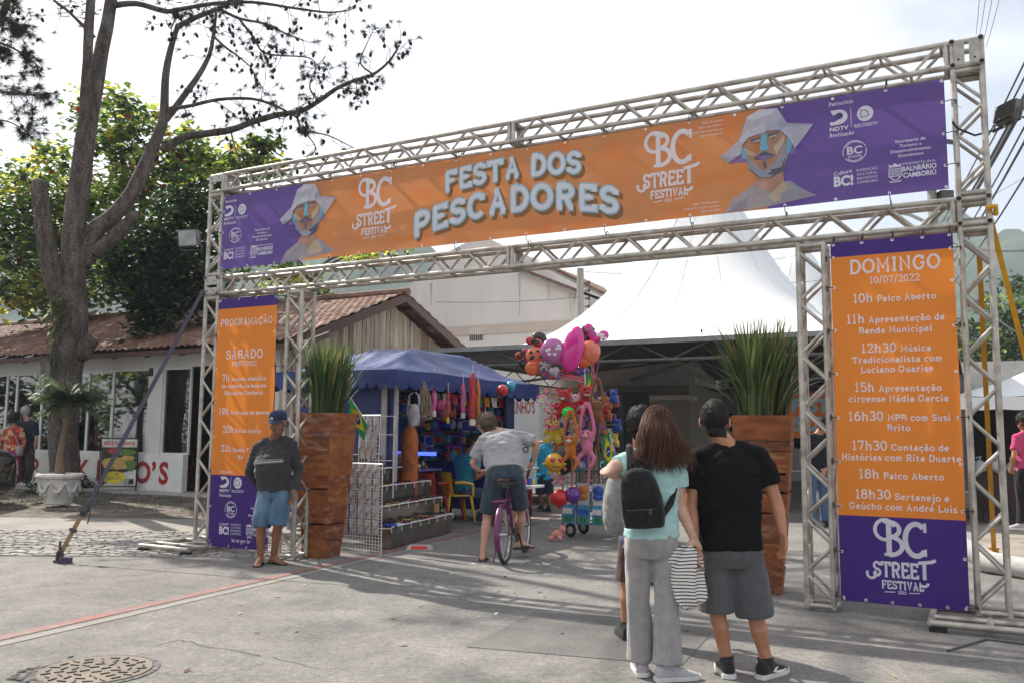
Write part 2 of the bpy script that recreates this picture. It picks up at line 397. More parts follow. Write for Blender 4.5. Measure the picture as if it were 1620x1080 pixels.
# road cracks, thin tar seams
tar = M('tar_seam', (.05, .047, .045), (.15, .14, .13), 30, rough=.9)
def crack(px, w_):
    b = MB(); P = [gp(x, y) for x, y in px]; Q = []
    for i in range(len(P)-1):
        for k in range(6):
            p = P[i].lerp(P[i+1], k/6); Q.append((p.x+random.uniform(-.012, .012), p.y+random.uniform(-.02, .02)))
    for i, q in enumerate(ribbon(Q, w_, False)): b.poly([(a.x, a.y, .0045) for a in q])
    tag(b.build('road_crack', tar, smooth=0), kind='structure')
crack([(236, 1023), (285, 1012), (330, 1022), (430, 1040)], .008); crack([(240, 1065), (330, 1068), (450, 1044)], .004)
crack([(20, 960), (120, 950), (210, 962)], .004); crack([(560, 1010), (640, 985), (760, 990)], .004); crack([(1240, 1010), (1330, 1000), (1420, 1040)], .004); crack([(640, 905), (740, 925), (870, 925)], .006); crack([(430, 1040), (520, 1062)], .006)
# cobbles, concrete apron, gravel verge, paved pavement rising to the restaurant
cob = M('granite_setts', (.20, .19, .175), (.30, .285, .26), 3, rough=.85, bump=.4, bscale=30, c3=(.13, .125, .12), s3=1.1, f3=.5)
def sett_mesh(x0, x1, yf, yb, zf, seed):
    rnd = random.Random(seed); b = MB(); y = 0.0; row = 0
    while y < 1:
        rows = 24; x = x0 + rnd.uniform(-.1, 0)
        while x < x1:
            wd = rnd.uniform(.13, .2); ya, yb_ = yf(x)+(yb(x)-yf(x))*y, yf(x)+(yb(x)-yf(x))*min(1, y+1/rows)
            h = zf+rnd.uniform(.006, .02); g = .008; k = .022
            top = [(x+g+k*rnd.random(), ya+g+k*rnd.random(), h), (x+wd-g-k*rnd.random(), ya+g+k*rnd.random(), h), (x+wd-g-k*rnd.random(), yb_-g-k*rnd.random(), h), (x+g+k*rnd.random(), yb_-g-k*rnd.random(), h)]
            bot = [(x+g, ya+g, zf-.005), (x+wd-g, ya+g, zf-.005), (x+wd-g, yb_-g, zf-.005), (x+g, yb_-g, zf-.005)]
            b.add(bot+top, [(4, 5, 6, 7), (0, 1, 5, 4), (1, 2, 6, 5), (2, 3, 7, 6), (3, 0, 4, 7)]); x += wd
        y += 1/rows; row += 1
    return b
cb = sett_mesh(-12, -2.6, lambda x: 10.45+.03*(x+4), lambda x: 13.0, .004, 3)
tag(cb.build('cobbled_apron', cob, smooth=0), kind='structure')
grit = M('sandy_joints', (.17, .155, .135), (.24, .22, .19), 6, rough=.95, bump=.3, bscale=90)
strip('cobble_bed', [(-14, 10.15), (-2.5, 10.5), (-2.5, 13.0), (-14, 13.05)], grit, .003)
conc = M('old_concrete', (.19, .175, .158), (.25, .233, .208), 1.5, rough=.9, bump=.25, bscale=70, c3=(.15, .14, .13), s3=.8, f3=.6)
speckle(conc, (.2, .2, .2), (.85, .84, .82), 150, .6)
strip('concrete_apron', [(-16, 13.05), (-2.6, 13.0), (-3.2, 15.4), (-16, 15.1)], conc, .006)
dirt = M('gravel_verge', (.075, .06, .046), (.17, .15, .13), 2.5, rough=.95, bump=.6, bscale=60, c3=(.055, .045, .035), s3=1.5, f3=.7)
speckle(dirt, (.1, .1, .1), (.95, .94, .92), 70, .85)
mb = MB()
def verge(a, b):
    x = -24+a*19.5; y = 15.0+.35*noise.noise(V((x*.6, 0, 1))) + b*(3.9+(-x-7)*.28); z = .008+.165*b**1.3+.02*noise.noise(V((x*.8, y*.8, 2)))*min(1, b*4)
    return (x, y, z)
mb.grid(verge, 60, 16); tag(mb.build('gravel_verge', dirt), kind='structure')
pav = M('pale_pavement', (.42, .41, .39), (.36, .35, .33), 2, rough=.8, bump=.1, bscale=40)
mb = MB(); mb.obox((-26, 25.6, .0), (21.5, -8.2, 0), (4, 8, 0), (0, 0, .2)); tag(mb.build('pavement', pav, smooth=0), kind='structure')
# loose leaves, twigs and gravel stones of the verge
leafm = M('dead_leaf', (.14, .06, .025), (.09, .05, .03), 8, rough=.8); stone = M('gravel_stone', (.26, .245, .225), (.16, .15, .14), 5, rough=.9)
mb = MB(); rnd = random.Random(5)
for i in range(2600):
    a, b = rnd.random(), rnd.random()**.8; p = V(verge(a, b)); r_ = rnd.uniform(.012, .035)
    if rnd.random() < .45: 
        t = rnd.uniform(0, 6.28); u = V((math.cos(t), math.sin(t), rnd.uniform(-.2, .4)))*r_*1.6; w_ = V((-math.sin(t), math.cos(t), rnd.uniform(-.2, .4)))*r_
        p.z += .015; mb.poly([p-u, p-w_*.7, p+u, p+w_*.7], 0)
    else: mb.ell(p, (r_, r_*.8, r_*.6), 1, 5, 3)
tag(mb.build('verge_litter', [leafm, stone], smooth=30), 'dead leaves and loose stones on the gravel verge', 'litter', kind='stuff')
grassm = M('grass_blade', (.06, .11, .02), (.11, .13, .04), 3, rough=.7, tr=.3)
mb = MB()
for i in range(7000):
    a = rnd.random(); b = rnd.choice([rnd.gauss(.72, .12), rnd.gauss(.95, .05), rnd.gauss(.45, .1)])
    if not 0 < b < 1 or noise.noise(V((a*22, b*4, 9))) < -.02: continue
    p = V(verge(a, b)); t = rnd.uniform(0, 6.28); h = rnd.uniform(.03, .10); d = V((math.cos(t), math.sin(t), 0)); s_ = V((-d.y, d.x, 0))*.006
    mb.poly([p-s_, p+s_, p+d*h*.3+V((0, 0, h))])
tag(mb.build('verge_grass', grassm, smooth=0), 'thin patchy grass on the verge before the restaurant', 'grass', kind='stuff')

# ------------------------------------------------------------------ manhole cover
mh = thing('manhole_cover', 'round cast iron manhole cover with raised bars, broken tar at its edge', 'manhole cover', (-2.53, 5.52, 0))
iron = M('rusty_cast_iron', (.165, .14, .115), (.10, .088, .075), 6, rough=.75, metal=.25, bump=.3, bscale=80, c3=(.23, .19, .145), s3=3, f3=.6)
c0 = mh.location; mb = MB()
mb.lathe([(.0, .006), (.30, .006), (.325, .010), (.33, .002)], c0, 48)
rnd = random.Random(2)
for ring, n in ((.27, 22), (.20, 15), (.13, 10), (.06, 4)):
    for i in range(n):
        a = 2*math.pi*i/n + ring*9; t = a + (math.pi/2 if (i % 2) else .2)
        mb.box(c0+V((math.cos(a)*ring, math.sin(a)*ring, .009)), (.055, .012, .008), t, 1)
mb.build('lid', [iron, M('dark_iron', (.05, .042, .037), (.14, .12, .10), 10, rough=.7, metal=.3)], mh, smooth=30)
mb = MB()
mb.lathe([(.331, .0045), (.352, .0075), (.37, .0045)], c0, 48, caps=False)
for i in range(26):
    a = R(rnd.uniform(170, 245)); r_ = rnd.uniform(.34, .44); mb.ell(c0+V((math.cos(a)*r_, math.sin(a)*r_, .003)), (rnd.uniform(.015, .05), rnd.uniform(.015, .035), .012), 0, 7, 4)
mb.build('tar_collar', tar, mh)

# ------------------------------------------------------------------ entrance gate of box truss
GA = -.4875; GE = V((math.cos(GA), math.sin(GA), 0)); GD = V((-math.sin(GA), math.cos(GA), 0)); GO = V((-3.9501, 11.0261, 0))
GW, TW = 8.8511, .2634
H1, H2, H3, H4 = 3.1761, 3.4331, 4.5194, 4.772
UA, UB = 1.3806, 7.3023
def gt(u, v, d=0): return GO + GE*u + GD*d + V((0, 0, v))
def truss(mb, o, ax, e1, e2, ln, w_=.2634, rc=.0245, rd=.0145, step=.2385, ph=0, rungs=False):
    ax, e1, e2 = ax.normalized(), e1.normalized(), e2.normalized(); i0 = rc; i1 = w_-rc; o = V(o)
    C = [(i0, i0), (i1, i0), (i1, i1), (i0, i1)]
    for a, b in C: mb.tube(o+e1*a+e2*b, o+e1*a+e2*b+ax*ln, rc, n=10)
    for t in (rc*.9, ln-rc*.9):
        for i in range(4):
            a, b = C[i], C[(i+1) % 4]; mb.tube(o+e1*a[0]+e2*a[1]+ax*t, o+e1*b[0]+e2*b[1]+ax*t, rc*.92, n=10)
    n = max(2, round((ln-.12)/step)); st = (ln-.12)/n
    for i in range(4):
        a, b = C[i], C[(i+1) % 4]
        if rungs and i in (1, 3):
            for k in range(n+1): g0 = .06+st*k; mb.tube(o+e1*a[0]+e2*a[1]+ax*g0, o+e1*b[0]+e2*b[1]+ax*g0, rd*.9, n=8) if (k+ph+(i == 3)) % 2 else None
            continue
        for k in range(n):
            p, q = (a, b) if (k+ph+(i in (2, 3))) % 2 == 0 else (b, a)
            if (i in (1,)) : p, q = q, p
            g0, g1 = .06+st*k+.012, .06+st*(k+1)-.012
            mb.tube(o+e1*p[0]+e2*p[1]+ax*g0, o+e1*q[0]+e2*q[1]+ax*g1, rd, n=8)
gate = thing('entrance_gate', 'grey aluminium box truss entrance gate spanning the road, two towers each side', 'gate', gt(GW/2, 0))
Z = V((0, 0, 1))
for u, z0, z1, ph in ((0, .085, H1, 0), (UA, .02, H1-.015, 1), (UB, .02, H1-.015, 1), (GW-TW, .085, H1, 0), (0, H2, H3, 0), (GW-TW, H2, H3, 0)):
    b = MB(); truss(b, gt(u, z0), Z, GE, GD, z1-z0, ph=ph); b.build('tower', alu, gate)
for v in (H1, H3):
    for u0, u1 in ((TW, 4.425), (4.43, GW-TW)):
        b = MB(); truss(b, gt(u0, v), GE, Z, GD, u1-u0, H2-H1, step=.232, rungs=True); b.build('beam', alu, gate)
for u in (0, GW-TW):
    for v0, v1 in ((H1, H2), (H3, H4)):
        b = MB(); h = v1-v0; rc = .0245
        C = [(rc, rc), (TW-rc, rc), (TW-rc, TW-rc), (rc, TW-rc)]
        for i in range(4):
            a, c = C[i], C[(i+1) % 4]
            for z in (rc, h-rc): b.tube(gt(u+a[0], v0+z, a[1]), gt(u+c[0], v0+z, c[1]), rc, n=10)
            b.tube(gt(u+a[0], v0+.01, a[1]), gt(u+a[0], v1-.01, a[1]), rc, n=10)
        if not (u > 0 and v0 == H1):
            for k, (p0, p1) in enumerate(((.035, .115), (.15, .23))):
                if u > 0: b.obox(gt(u+p0, v0+.022, -.006), GE*(p1-p0), GD*.012, Z*(h-.044), 1)
                elif not (v0 == H3 and k == 0): b.obox(gt(u+.03, v0+p0-.01, -.006), GE*(TW-.06), GD*.012, Z*(p1-p0), 1)
            for qu in (.07, .19):
                for qv in ((.07,) if u > 0 else (.06, .19)):
                    if u == 0 and v0 == H3 and qv < .1: continue
                    b.tube(gt(u+qu, v0+qv, -.009), gt(u+qu, v0+qv, -.0085+.004), .009, n=10, m=2)
        for qu, qv in ((rc, rc), (TW-rc, rc), (TW-rc, h-rc), (rc, h-rc)):
            if (v0, u == 0) != (H3, True): b.tube(gt(u+qu, v0+qv, -.012), gt(u+qu, v0+qv, .004), rc*1.02, n=12, m=1); b.tube(gt(u+qu, v0+qv, -.0135), gt(u+qu, v0+qv, -.01), rc*.8, n=12, m=2)
        b.obox(gt(u+TW-.03, v0+.03, .04), GE*.012, GD*.08, Z*(h-.06), 1); b.obox(gt(u+.03, v0+.03, .15), GE*(TW-.06), GD*.012, Z*.07, 1)
        b.build('corner_block', [alu, alu_plate, black_rubber], gate)
for u0, u1, d0, d1, z0 in ((-.50, .34, -.36, .62, .070), (GW-TW-.30, GW+.55, -.36, .6, .062)):
    b = MB(); r_ = .026
    for d in (d0, d0+.26, d1-.26, d1): b.tube(gt(u0, z0, d), gt(u1, z0, d), r_, n=10)
    for u in (u0, u1, u0+.4): b.tube(gt(u, z0-.001, d0), gt(u, z0-.001, d1), r_*.98, n=10)
    for u in (u0+.05, u1-.06):
        for d in (d0+.02, d1): b.box(gt(u, .018, d), (.12, .09, .036), GA, 1)
    b.build('base_frame', [alu, black_rubber], gate)

# ------------------------------------------------------------------ printed banners
def cloth(nm, c, c2, sc_=3, tr=.42, **k):
    return M(nm, c, c2, sc_, rough=.42, spec=.35, tr=tr, bump=.2, bscale=3.2, **k)
or_top = cloth('orange_print', (.62, .235, .07), (.50, .21, .09), 2.2, st=(1, 1, 1.6), c3=(.62, .17, .038), s3=3.2, f3=.8, lo=.25, hi=.75)
pu_top = cloth('violet_print', (.125, .075, .27), (.11, .065, .245), 1.5)  # same violet as the lower banners, lightened to paint in backlight and flare
or_low = cloth('plain_orange_print', (.78, .24, .032), (.72, .22, .03), .8)
pu_low = cloth('plain_violet_print', (.06, .024, .20), (.052, .021, .18), 1.5)
wh_pr = cloth('white_print', (.80, .79, .84), (.74, .73, .78), 4, tr=.35)
pale_pr = cloth('pale_blue_print', (.36, .60, .72), (.30, .53, .66), 5, tr=.35)
sh_pr = cloth('olive_print', (.29, .15, .05), (.25, .13, .05), 5, tr=.35)
eyelet = M('eyelet_metal', (.72, .70, .66), (.6, .58, .55), 20, rough=.3, metal=.6)
P_ = dict(hat=(.55, .55, .64), hat2=(.66, .66, .74), hat3=(.42, .42, .52), tan=(.52, .30, .20), oran=(.62, .24, .09), cyan=(.20, .55, .72), viol=(.30, .22, .47), beard=(.13, .13, .18), gry=(.38, .36, .40), cream=(.62, .51, .38), coat=(.46, .42, .44), pink=(.62, .36, .33), coat2=(.38, .36, .41))
pk = list(P_); pmats = [cloth('print_'+k, v, tuple(x*.82 for x in v), 9, tr=.35) for k, v in P_.items()]
POLY = [('coat', [(205, 880), (245, 812), (345, 755), (432, 806), (424, 868)]), ('coat2', [(424, 868), (432, 806), (490, 755), (522, 755), (582, 805), (642, 842)]), ('coat2', [(205, 880), (250, 850), (330, 800), (300, 872)]),
 ('tan', [(352, 740), (372, 712), (488, 690), (492, 765), (432, 806), (408, 790)]), ('pink', [(345, 758), (354, 735), (412, 745), (410, 792)]), ('cream', [(418, 815), (490, 757), (546, 822), (530, 842), (440, 850)]), ('hat3', [(490, 757), (520, 757), (556, 812), (546, 824)]),
 ('viol', [(285, 585), (330, 640), (232, 636)]), ('viol', [(505, 590), (550, 585), (546, 628), (505, 634)]),
 ('tan', [(300, 550), (330, 520), (400, 498), (480, 503), (520, 545), (512, 640), (492, 700), (430, 730), (370, 720), (322, 668)]), ('oran', [(330, 560), (385, 545), (385, 592), (345, 600)]), ('oran', [(425, 545), (470, 540), (455, 590), (428, 596)]),
 ('gry', [(314, 600), (348, 640), (400, 700), (462, 640), (510, 560), (512, 640), (490, 700), (430, 730), (370, 720), (322, 668)]), ('beard', [(322, 668), (350, 690), (400, 702), (470, 668), (505, 640), (490, 700), (430, 730), (370, 720)]), ('hat3', [(350, 690), (420, 690), (455, 705), (430, 728), (380, 722)]),
 ('cream', [(303, 566), (362, 602), (344, 616), (314, 602)]), ('cream', [(446, 582), (502, 530), (497, 572), (460, 622)]), ('cyan', [(286, 556), (310, 572), (318, 626), (298, 618)]), ('cyan', [(516, 538), (540, 545), (530, 612), (508, 628)]), ('cyan', [(392, 506), (415, 506), (418, 570), (430, 590), (388, 596), (384, 582)]),
 ('beard', [(350, 628), (402, 596), (454, 622), (420, 634), (380, 636)]), ('viol', [(368, 626), (405, 617), (442, 626), (405, 642)]), ('oran', [(368, 642), (395, 652), (384, 666)]), ('oran', [(425, 644), (452, 636), (442, 664)]), ('beard', [(398, 648), (410, 648), (412, 682), (402, 682)]),
 ('beard', [(340, 534), (388, 522), (388, 530), (342, 542)]), ('beard', [(422, 516), (470, 512), (472, 520), (424, 524)]), ('cream', [(352, 541), (384, 534), (384, 544), (356, 549)]), ('cream', [(430, 528), (466, 522), (464, 533), (432, 538)]), ('hat3', [(366, 537), (376, 535), (376, 547), (367, 548)]), ('hat3', [(444, 524), (454, 522), (454, 536), (445, 537)]),
 ('hat', [(190, 596), (285, 524), (325, 415), (385, 388), (470, 395), (496, 440), (516, 476), (634, 500), (598, 548), (548, 606), (520, 545), (480, 504), (400, 499), (330, 520), (300, 552), (292, 600), (226, 634)]), ('hat2', [(285, 524), (320, 490), (418, 455), (412, 504), (330, 520), (300, 551)]), ('hat2', [(325, 415), (385, 388), (470, 395), (440, 420), (350, 440)]), ('hat3', [(496, 440), (516, 476), (634, 500), (590, 500), (505, 486), (480, 504), (470, 460)]), ('hat3', [(190, 596), (226, 634), (292, 600), (240, 606)])]
def banner_put(seed, amp=.017):
    def put(s, t, z=0):
        q = amp*noise.noise(V((s*1.1+seed, t*1.3, seed))) + amp*.5*noise.noise(V((s*3.1, t*2.7+seed, 1)))
        return gt(s, t, -.036-q-z)
    return put
def bc_logo(mb, x, y, k, put, m, z=.004):
    """the festival lettering: tall BC with a curl, STREET with a long last letter, FESTIVAL, a dated rule; x centre, y base, k width"""
    U = lambda P: [(x+a*k, y+b*k) for a, b in P]
    def st(P, w_): 
        zz = z+.0003*(st.i % 7); st.i += 1
        for q in ribbon(U(P), w_*k, False): mb.poly([put(a.x, a.y, zz) for a in q][::-1], m)
    st.i = 0
    arc = lambda cx, cy, rx, ry, a0, a1, n=14: [(cx+rx*math.cos(R(a0+(a1-a0)*i/n)), cy+ry*math.sin(R(a0+(a1-a0)*i/n))) for i in range(n+1)]
    st([(-.16, .66), (-.16, 1.19)], .085); st(arc(-.16, 1.09, .17, .13, 90, -95), .07); st(arc(-.15, .81, .20, .155, 95, -95), .075)
    st(arc(-.22, 1.08, .16, .17, 20, 285, 18), .06); st([(-.24, .66), (-.06, .66)], .05); st([(-.24, 1.21), (-.1, 1.21)], .045)
    st(arc(.27, .93, .17, .27, 48, 318, 20), .085); st([(.41, 1.22), (.41, 1.06)], .05); st([(.41, .66), (.41, .78)], .04)
    slab(mb, "STREE", x-.07*k, y+.27*k, .27*k, put, 1.55, 'c', m, z=z+.0026, fit=.72*k, sp=.5)
    st([(.38, .27), (.38, .57)], .06); st([(.29, .545), (.5, .575), (.56, .61)], .055); st(arc(.36, .22, .07, .06, 0, -130, 8), .045)
    st(arc(-.46, .32, .07, .08, 150, 400, 14), .045)
    slab(mb, "FESTIVAL", x+.03*k, y+.075*k, .15*k, put, 1.7, 'c', m, z=z+.0042, fit=.66*k, sp=.6)
    st([(-.26, .02), (-.09, .03)], .014); st([(.13, .03), (.3, .04)], .014)
    sans(mb, "2022", x+.02*k, y+.005*k, .05*k, put, m=m, z=z, bold=.02)
def logo_block(mb, x, y, put, m, mp_, full=True):
    """sponsor marks placed about the round mark at (x, y)"""
    T = lambda s, a, b, h, **k: sans(mb, s, x+a, y+b, h, put, m=m, z=.004, **k)
    slab(mb, "Patrocínio", x-.10, y+.432, .036, put, 1.5, 'c', m, z=.004, fit=.2)
    slab(mb, "Realização", x-.10, y+.15, .036, put, 1.5, 'c', m, z=.004, fit=.2)
    # left sponsor: thick round letter with a wave cut into it
    disc(mb, x-.125, y+.325, .078, .068, put, m, .004, 20, 0, -90, 90); flat(mb, [(x-.19, y+.392), (x-.124, y+.392), (x-.124, y+.36), (x-.165, y+.345)], put, m, .004); flat(mb, [(x-.19, y+.257), (x-.124, y+.257), (x-.124, y+.30), (x-.16, y+.285), (x-.195, y+.29)], put, m, .004)
    disc(mb, x-.115, y+.335, .030, .03, put, mp_, .0052, 14)
    T("NDTV", -.12, .205, .036, bold=.03, fit=.155)
    line(mb, [(x-.02, y+.22), (x-.02, y+.39)], .005, put, m, .004)
    disc(mb, x+.095, y+.322, .066, .068, put, m, .004, 26); line(mb, [(x+.06, y+.36), (x+.11, y+.345), (x+.125, y+.30)], .006, put, mp_, .0052); line(mb, [(x+.06, y+.36), (x+.062, y+.29), (x+.125, y+.30)], .006, put, mp_, .0056)
    T("RECORDTV", .10, .208, .03, bold=.012, fit=.19)
    disc(mb, x, y, .098, .098, put, m, .004, 30, .93, 20, 200); disc(mb, x, y, .098, .098, put, m, .0043, 30, .93, 215, 372); disc(mb, x, y, .086, .086, put, m, .004, 30, .93, 50, 150); disc(mb, x, y, .086, .086, put, m, .0043, 30, .93, 225, 320)
    T("BC", 0, -.022, .068, bold=.025, fit=.125); T("ESTAÇÕES", 0, -.055, .022, bold=.015, fit=.11)
    sans(mb, "Cultura", x-.10, y-.19, .034, put, m=m, z=.004, fit=.15, rot=.1, bold=.015)
    T("BC!", -.098, -.292, .088, bold=.045, fit=.16)
    for i, s in enumerate(("FUNDAÇÃO", "CULTURAL", "BALNEÁRIO", "CAMBORIÚ")): T(s, .012, -.185-i*.036, .024, align='l', fit=.165)
    for i, s in enumerate(("Secretaria de", "Turismo e", "Desenvolvimento", "Econômico")): T(s, .44, .02-i*.042, .028, bold=.014, fit=(.235, .17, .31, .19)[i])
    # shield with wavy lines
    cx, cy = x+.315, y-.232
    for i in range(5): line(mb, [(cx-.04+.08*k/6, cy+.03-i*.016+.005*math.sin(k*2.1)) for k in range(7)], .007, put, m, .004+.0002*i)
    line(mb, [(cx-.045, cy+.04), (cx-.05, cy-.03), (cx-.02, cy-.06), (cx, cy-.068), (cx+.02, cy-.06), (cx+.05, cy-.03), (cx+.045, cy+.04)], .008, put, m, .0052)
    flat(mb, [(cx-.045, cy+.045), (cx+.045, cy+.045), (cx+.05, cy+.075), (cx+.025, cy+.06), (cx, cy+.08), (cx-.025, cy+.06), (cx-.05, cy+.075)], put, m, .004); flat(mb, [(cx-.04, cy-.085), (cx+.04, cy-.085), (cx+.05, cy-.072), (cx, cy-.078), (cx-.05, cy-.072)], put, m, .0046)
    T("PREFEITURA", .50, -.178, .02, fit=.25); T("BALNEÁRIO", .50, -.232, .042, bold=.03, fit=.26); T("CAMBORIÚ", .50, -.288, .042, bold=.03, fit=.25)
def portrait(mb, x, y, w_, h, put, z0=.004):
    for i, (k, P) in enumerate(POLY): flat(mb, [(x+(a-190)/452*w_, y+(880-b)/505*h) for a, b in P], put, 10+pk.index(k), z0+.0006*i)
def ties(root, pts):
    for (u, v, du, dv_) in pts:
        b = MB(); p0 = gt(u, v, -.05); p1 = gt(u+du*.8, v+dv_*.8, -.055); p2 = gt(u+du*1.25, v+dv_*1.25, -.012)
        b.path([p0, p1, p2], .0042, 5)
        for k in (1,):
            q = gt(u+du*1.1, v+dv_*1.1, .022); e = GE if dv_ else Z
            A_ = V((0, 0, 1)) if dv_ else GE
            b.path([q+(A_*math.cos(a)+GD*math.sin(a))*.0275 for a in [2*math.pi*i/10 for i in range(10)]], .0042, 5, closed=True)
        if random.random() < .4: b.path([p2, p2+V((random.uniform(-.02, .02), -.02, -.06)), p2+V((random.uniform(-.03, .03), -.015, random.uniform(-.10, -.05)))], .0025, 4)
        b.build('cable_tie', black_plastic, root)
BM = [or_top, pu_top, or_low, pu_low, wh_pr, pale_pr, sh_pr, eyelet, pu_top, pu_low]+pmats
def sheet(mb, put, u0, u1, v0, v1, m, nu=None, nv=None):
    nu = nu or max(2, int((u1-u0)/.09)); nv = nv or max(2, int((v1-v0)/.09))
    mb.grid(lambda a, b: put(u0+(u1-u0)*a, v0+(v1-v0)*b, 0), nu, nv, m)
def eyelets(mb, put, P):
    for a, b in P: disc(mb, a, b, .013, .013, put, 7, .004, 10, .45)
# the long banner over the road
bt = thing('overhead_banner', 'long orange and violet banner hung in the truss above the road', 'banner', gt(4.4, 3.49, -.04))
put = banner_put(1.3); mb = MB(); t0, t1 = 3.492, 4.432
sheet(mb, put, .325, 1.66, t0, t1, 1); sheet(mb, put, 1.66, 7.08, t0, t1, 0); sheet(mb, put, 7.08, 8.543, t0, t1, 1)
portrait(mb, 1.29, t0, .87, .945, put); portrait(mb, 6.67, t0, .84, .95, put)
bc_logo(mb, 2.695, 3.66, .56, put, 4); bc_logo(mb, 6.155, 3.665, .56, put, 4)
logo_block(mb, 7.83, 3.915, put, 4, 1); logo_block(mb, .555, 3.91, put, 4, 1)
wf = lambda x, y: (x, y+.10-.10*((x-4.45)/1.2)**2*1.0)
for gr, mm, zz, ox, oy in ((1.5, 6, .003, .03, -.035), (1.15, 5, .0045, 0, 0), (0, 4, .0062, 0, 0)):
    slab(mb, "FESTA DOS", 4.45+ox, 4.01+oy, .235, put, 1.8, 'c', mm, sx=1, grow=gr, z=zz, sp=1.1, fit=1.62, warp=lambda x, y: wf(x, y))
    slab(mb, "PESCADORES", 4.45+ox, 3.64+oy, .275, put, 1.8, 'c', mm, sx=1, grow=gr, z=zz, sp=1.1, fit=2.42, warp=lambda x, y: (x, y+.115-.155*((x-4.45)/1.2)**2))
for i, s in enumerate(("Obra de fundo", "“Sábio dos Mares”", "Artista Ricardo Heroki", "@ricardoheroki")): sans(mb, s, 6.69, 4.375-i*.042, .024, put, 'r', 4, z=.004)
for i, s in enumerate(("Obra “O Pescador”", "Artista Fernanda Cardoso", "@arttynando")): sans(mb, s, 6.66, 3.60-i*.038, .024, put, 'r', 4, z=.004)
eu = [.345+i*(8.18/19) for i in range(20)]
eyelets(mb, put, [(u, t1-.018) for u in eu]+[(u, t0+.018) for u in eu]+[(u, t0+.2+.27*i) for i in range(3) for u in (.343, 8.525)])
mb.build('printed_sheet', BM, bt, smooth=60)
ties(bt, [(u, t1-.018, .006, .085) for u in eu[::2]]+[(u, t0+.018, .004, -.07) for u in eu[::2]]+[(8.525, t0+.2+.27*i, .085, .006) for i in range(3)]+[(.343, t0+.2+.27*i, -.09, .006) for i in range(3)])
# programme banner for Saturday
def mixed(mb, x, y, parts, put, m=4):
    tot = 0; L_ = []
    for s, h, w_ in parts:
        d = MB(); n = slab(d, s, 0, 0, h, lambda a, b, z: (a, b, z), w_, 'l', m, sp=.75, sx=.86); L_.append(n); tot += n+.03
    X_ = x-(tot-.03)/2
    for (s, h, w_), n in zip(parts, L_): slab(mb, s, X_, y, h, put, w_, 'l', m, z=.004, sp=.75, sx=.86); X_ += n+.03
bs = thing('saturday_banner', 'tall orange and violet programme banner headed PROGRAMAÇÃO behind the man in the cap', 'banner', gt(.8, .08, -.04))
put = banner_put(5.1, .009); mb = MB(); u0, u1, v0, v1 = .318, 1.288, .085, 3.112
sheet(mb, put, u0, u1, v0, .945, 3); sheet(mb, put, u0, u1, .945, 2.985, 2); sheet(mb, put, u0, u1, 2.985, v1, 3)
c_ = .80
slab(mb, "PROGRAMAÇÃO", c_, 2.765, .088, put, 1.5, z=.004, fit=.86, m=4); slab(mb, "SÁBADO", c_-.01, 2.355, .112, put, 1.5, z=.004, fit=.60, m=4); slab(mb, "09/07/2022", c_, 2.265, .062, put, 1.4, z=.004, fit=.40, m=4)
B_ = 1.75
mixed(mb, c_, 2.085, [("7h", .088, 1.5), ("Arrasto simbólico", .052, B_)], put); mixed(mb, c_, 2.0, [("de camarão na baía em", .052, B_)], put); mixed(mb, c_, 1.915, [("Balneário Camboriú", .052, B_)], put)
mixed(mb, c_+.02, 1.675, [("19h", .088, 1.5), ("Abertura do evento", .052, B_)], put); mixed(mb, c_+.0, 1.455, [("20h", .088, 1.5), ("Palco Aberto", .052, B_)], put)
mixed(mb, c_-.1, 1.225, [("21h", .088, 1.5), ("Banda T", .052, B_)], put); mixed(mb, c_, 1.14, [("Ba", .052, B_)], put)
logo_block(mb, .675, .535, put, 4, 3); slab(mb, "bc.sc.gov.br", .86, .155, .045, put, 1.6, z=.004, fit=.3, m=4)
ev = [v0+.06+i*.42 for i in range(8)]
eyelets(mb, put, [(a, v1-.018) for a in (.36, .66, .95, 1.26)]+[(a, v0+.02) for a in (.36, .66, .95, 1.26)]+[(a, v) for a in (u0+.02, u1-.02) for v in ev])
mb.build('printed_sheet', BM, bs, smooth=60)
ties(bs, [(a, v1-.018, .004, .075) for a in (.36, .66, .95, 1.26)]+[(u0+.02, v, -.07, .004) for v in ev[::2]]+[(u1-.02, v, .11, .004) for v in ev[1::2]])
# programme banner for Sunday
bd = thing('sunday_banner', 'tall orange and violet programme banner headed DOMINGO between the two truss towers', 'banner', gt(8.1, .1, -.04))
put0 = banner_put(9.4, .010)
def put(s, t, z=0):
    p = put0(s, t, z); k = max(0, 1-t/.75)
    a = math.atan2(t-.11, s-7.57); r_ = math.hypot(s-7.57, t-.11)
    return p - GD*(k*.010*math.sin(a*17)*min(1, r_*3)*max(0, 1-r_/1.05))
mb = MB(); u0, u1, v0, v1 = 7.605, 8.555, .115, 3.128
sheet(mb, put, u0, u1, v0, .815, 3, 26, 22); sheet(mb, put, u0, u1, .815, 3.0, 2); sheet(mb, put, u0, u1, 3.0, v1, 3)
c_ = 8.095
slab(mb, "DOMINGO", c_+.01, 2.838, .128, put, 1.55, z=.004, fit=.70, m=4); slab(mb, "10/07/2022", c_+.01, 2.748, .062, put, 1.4, z=.004, fit=.385, m=4)
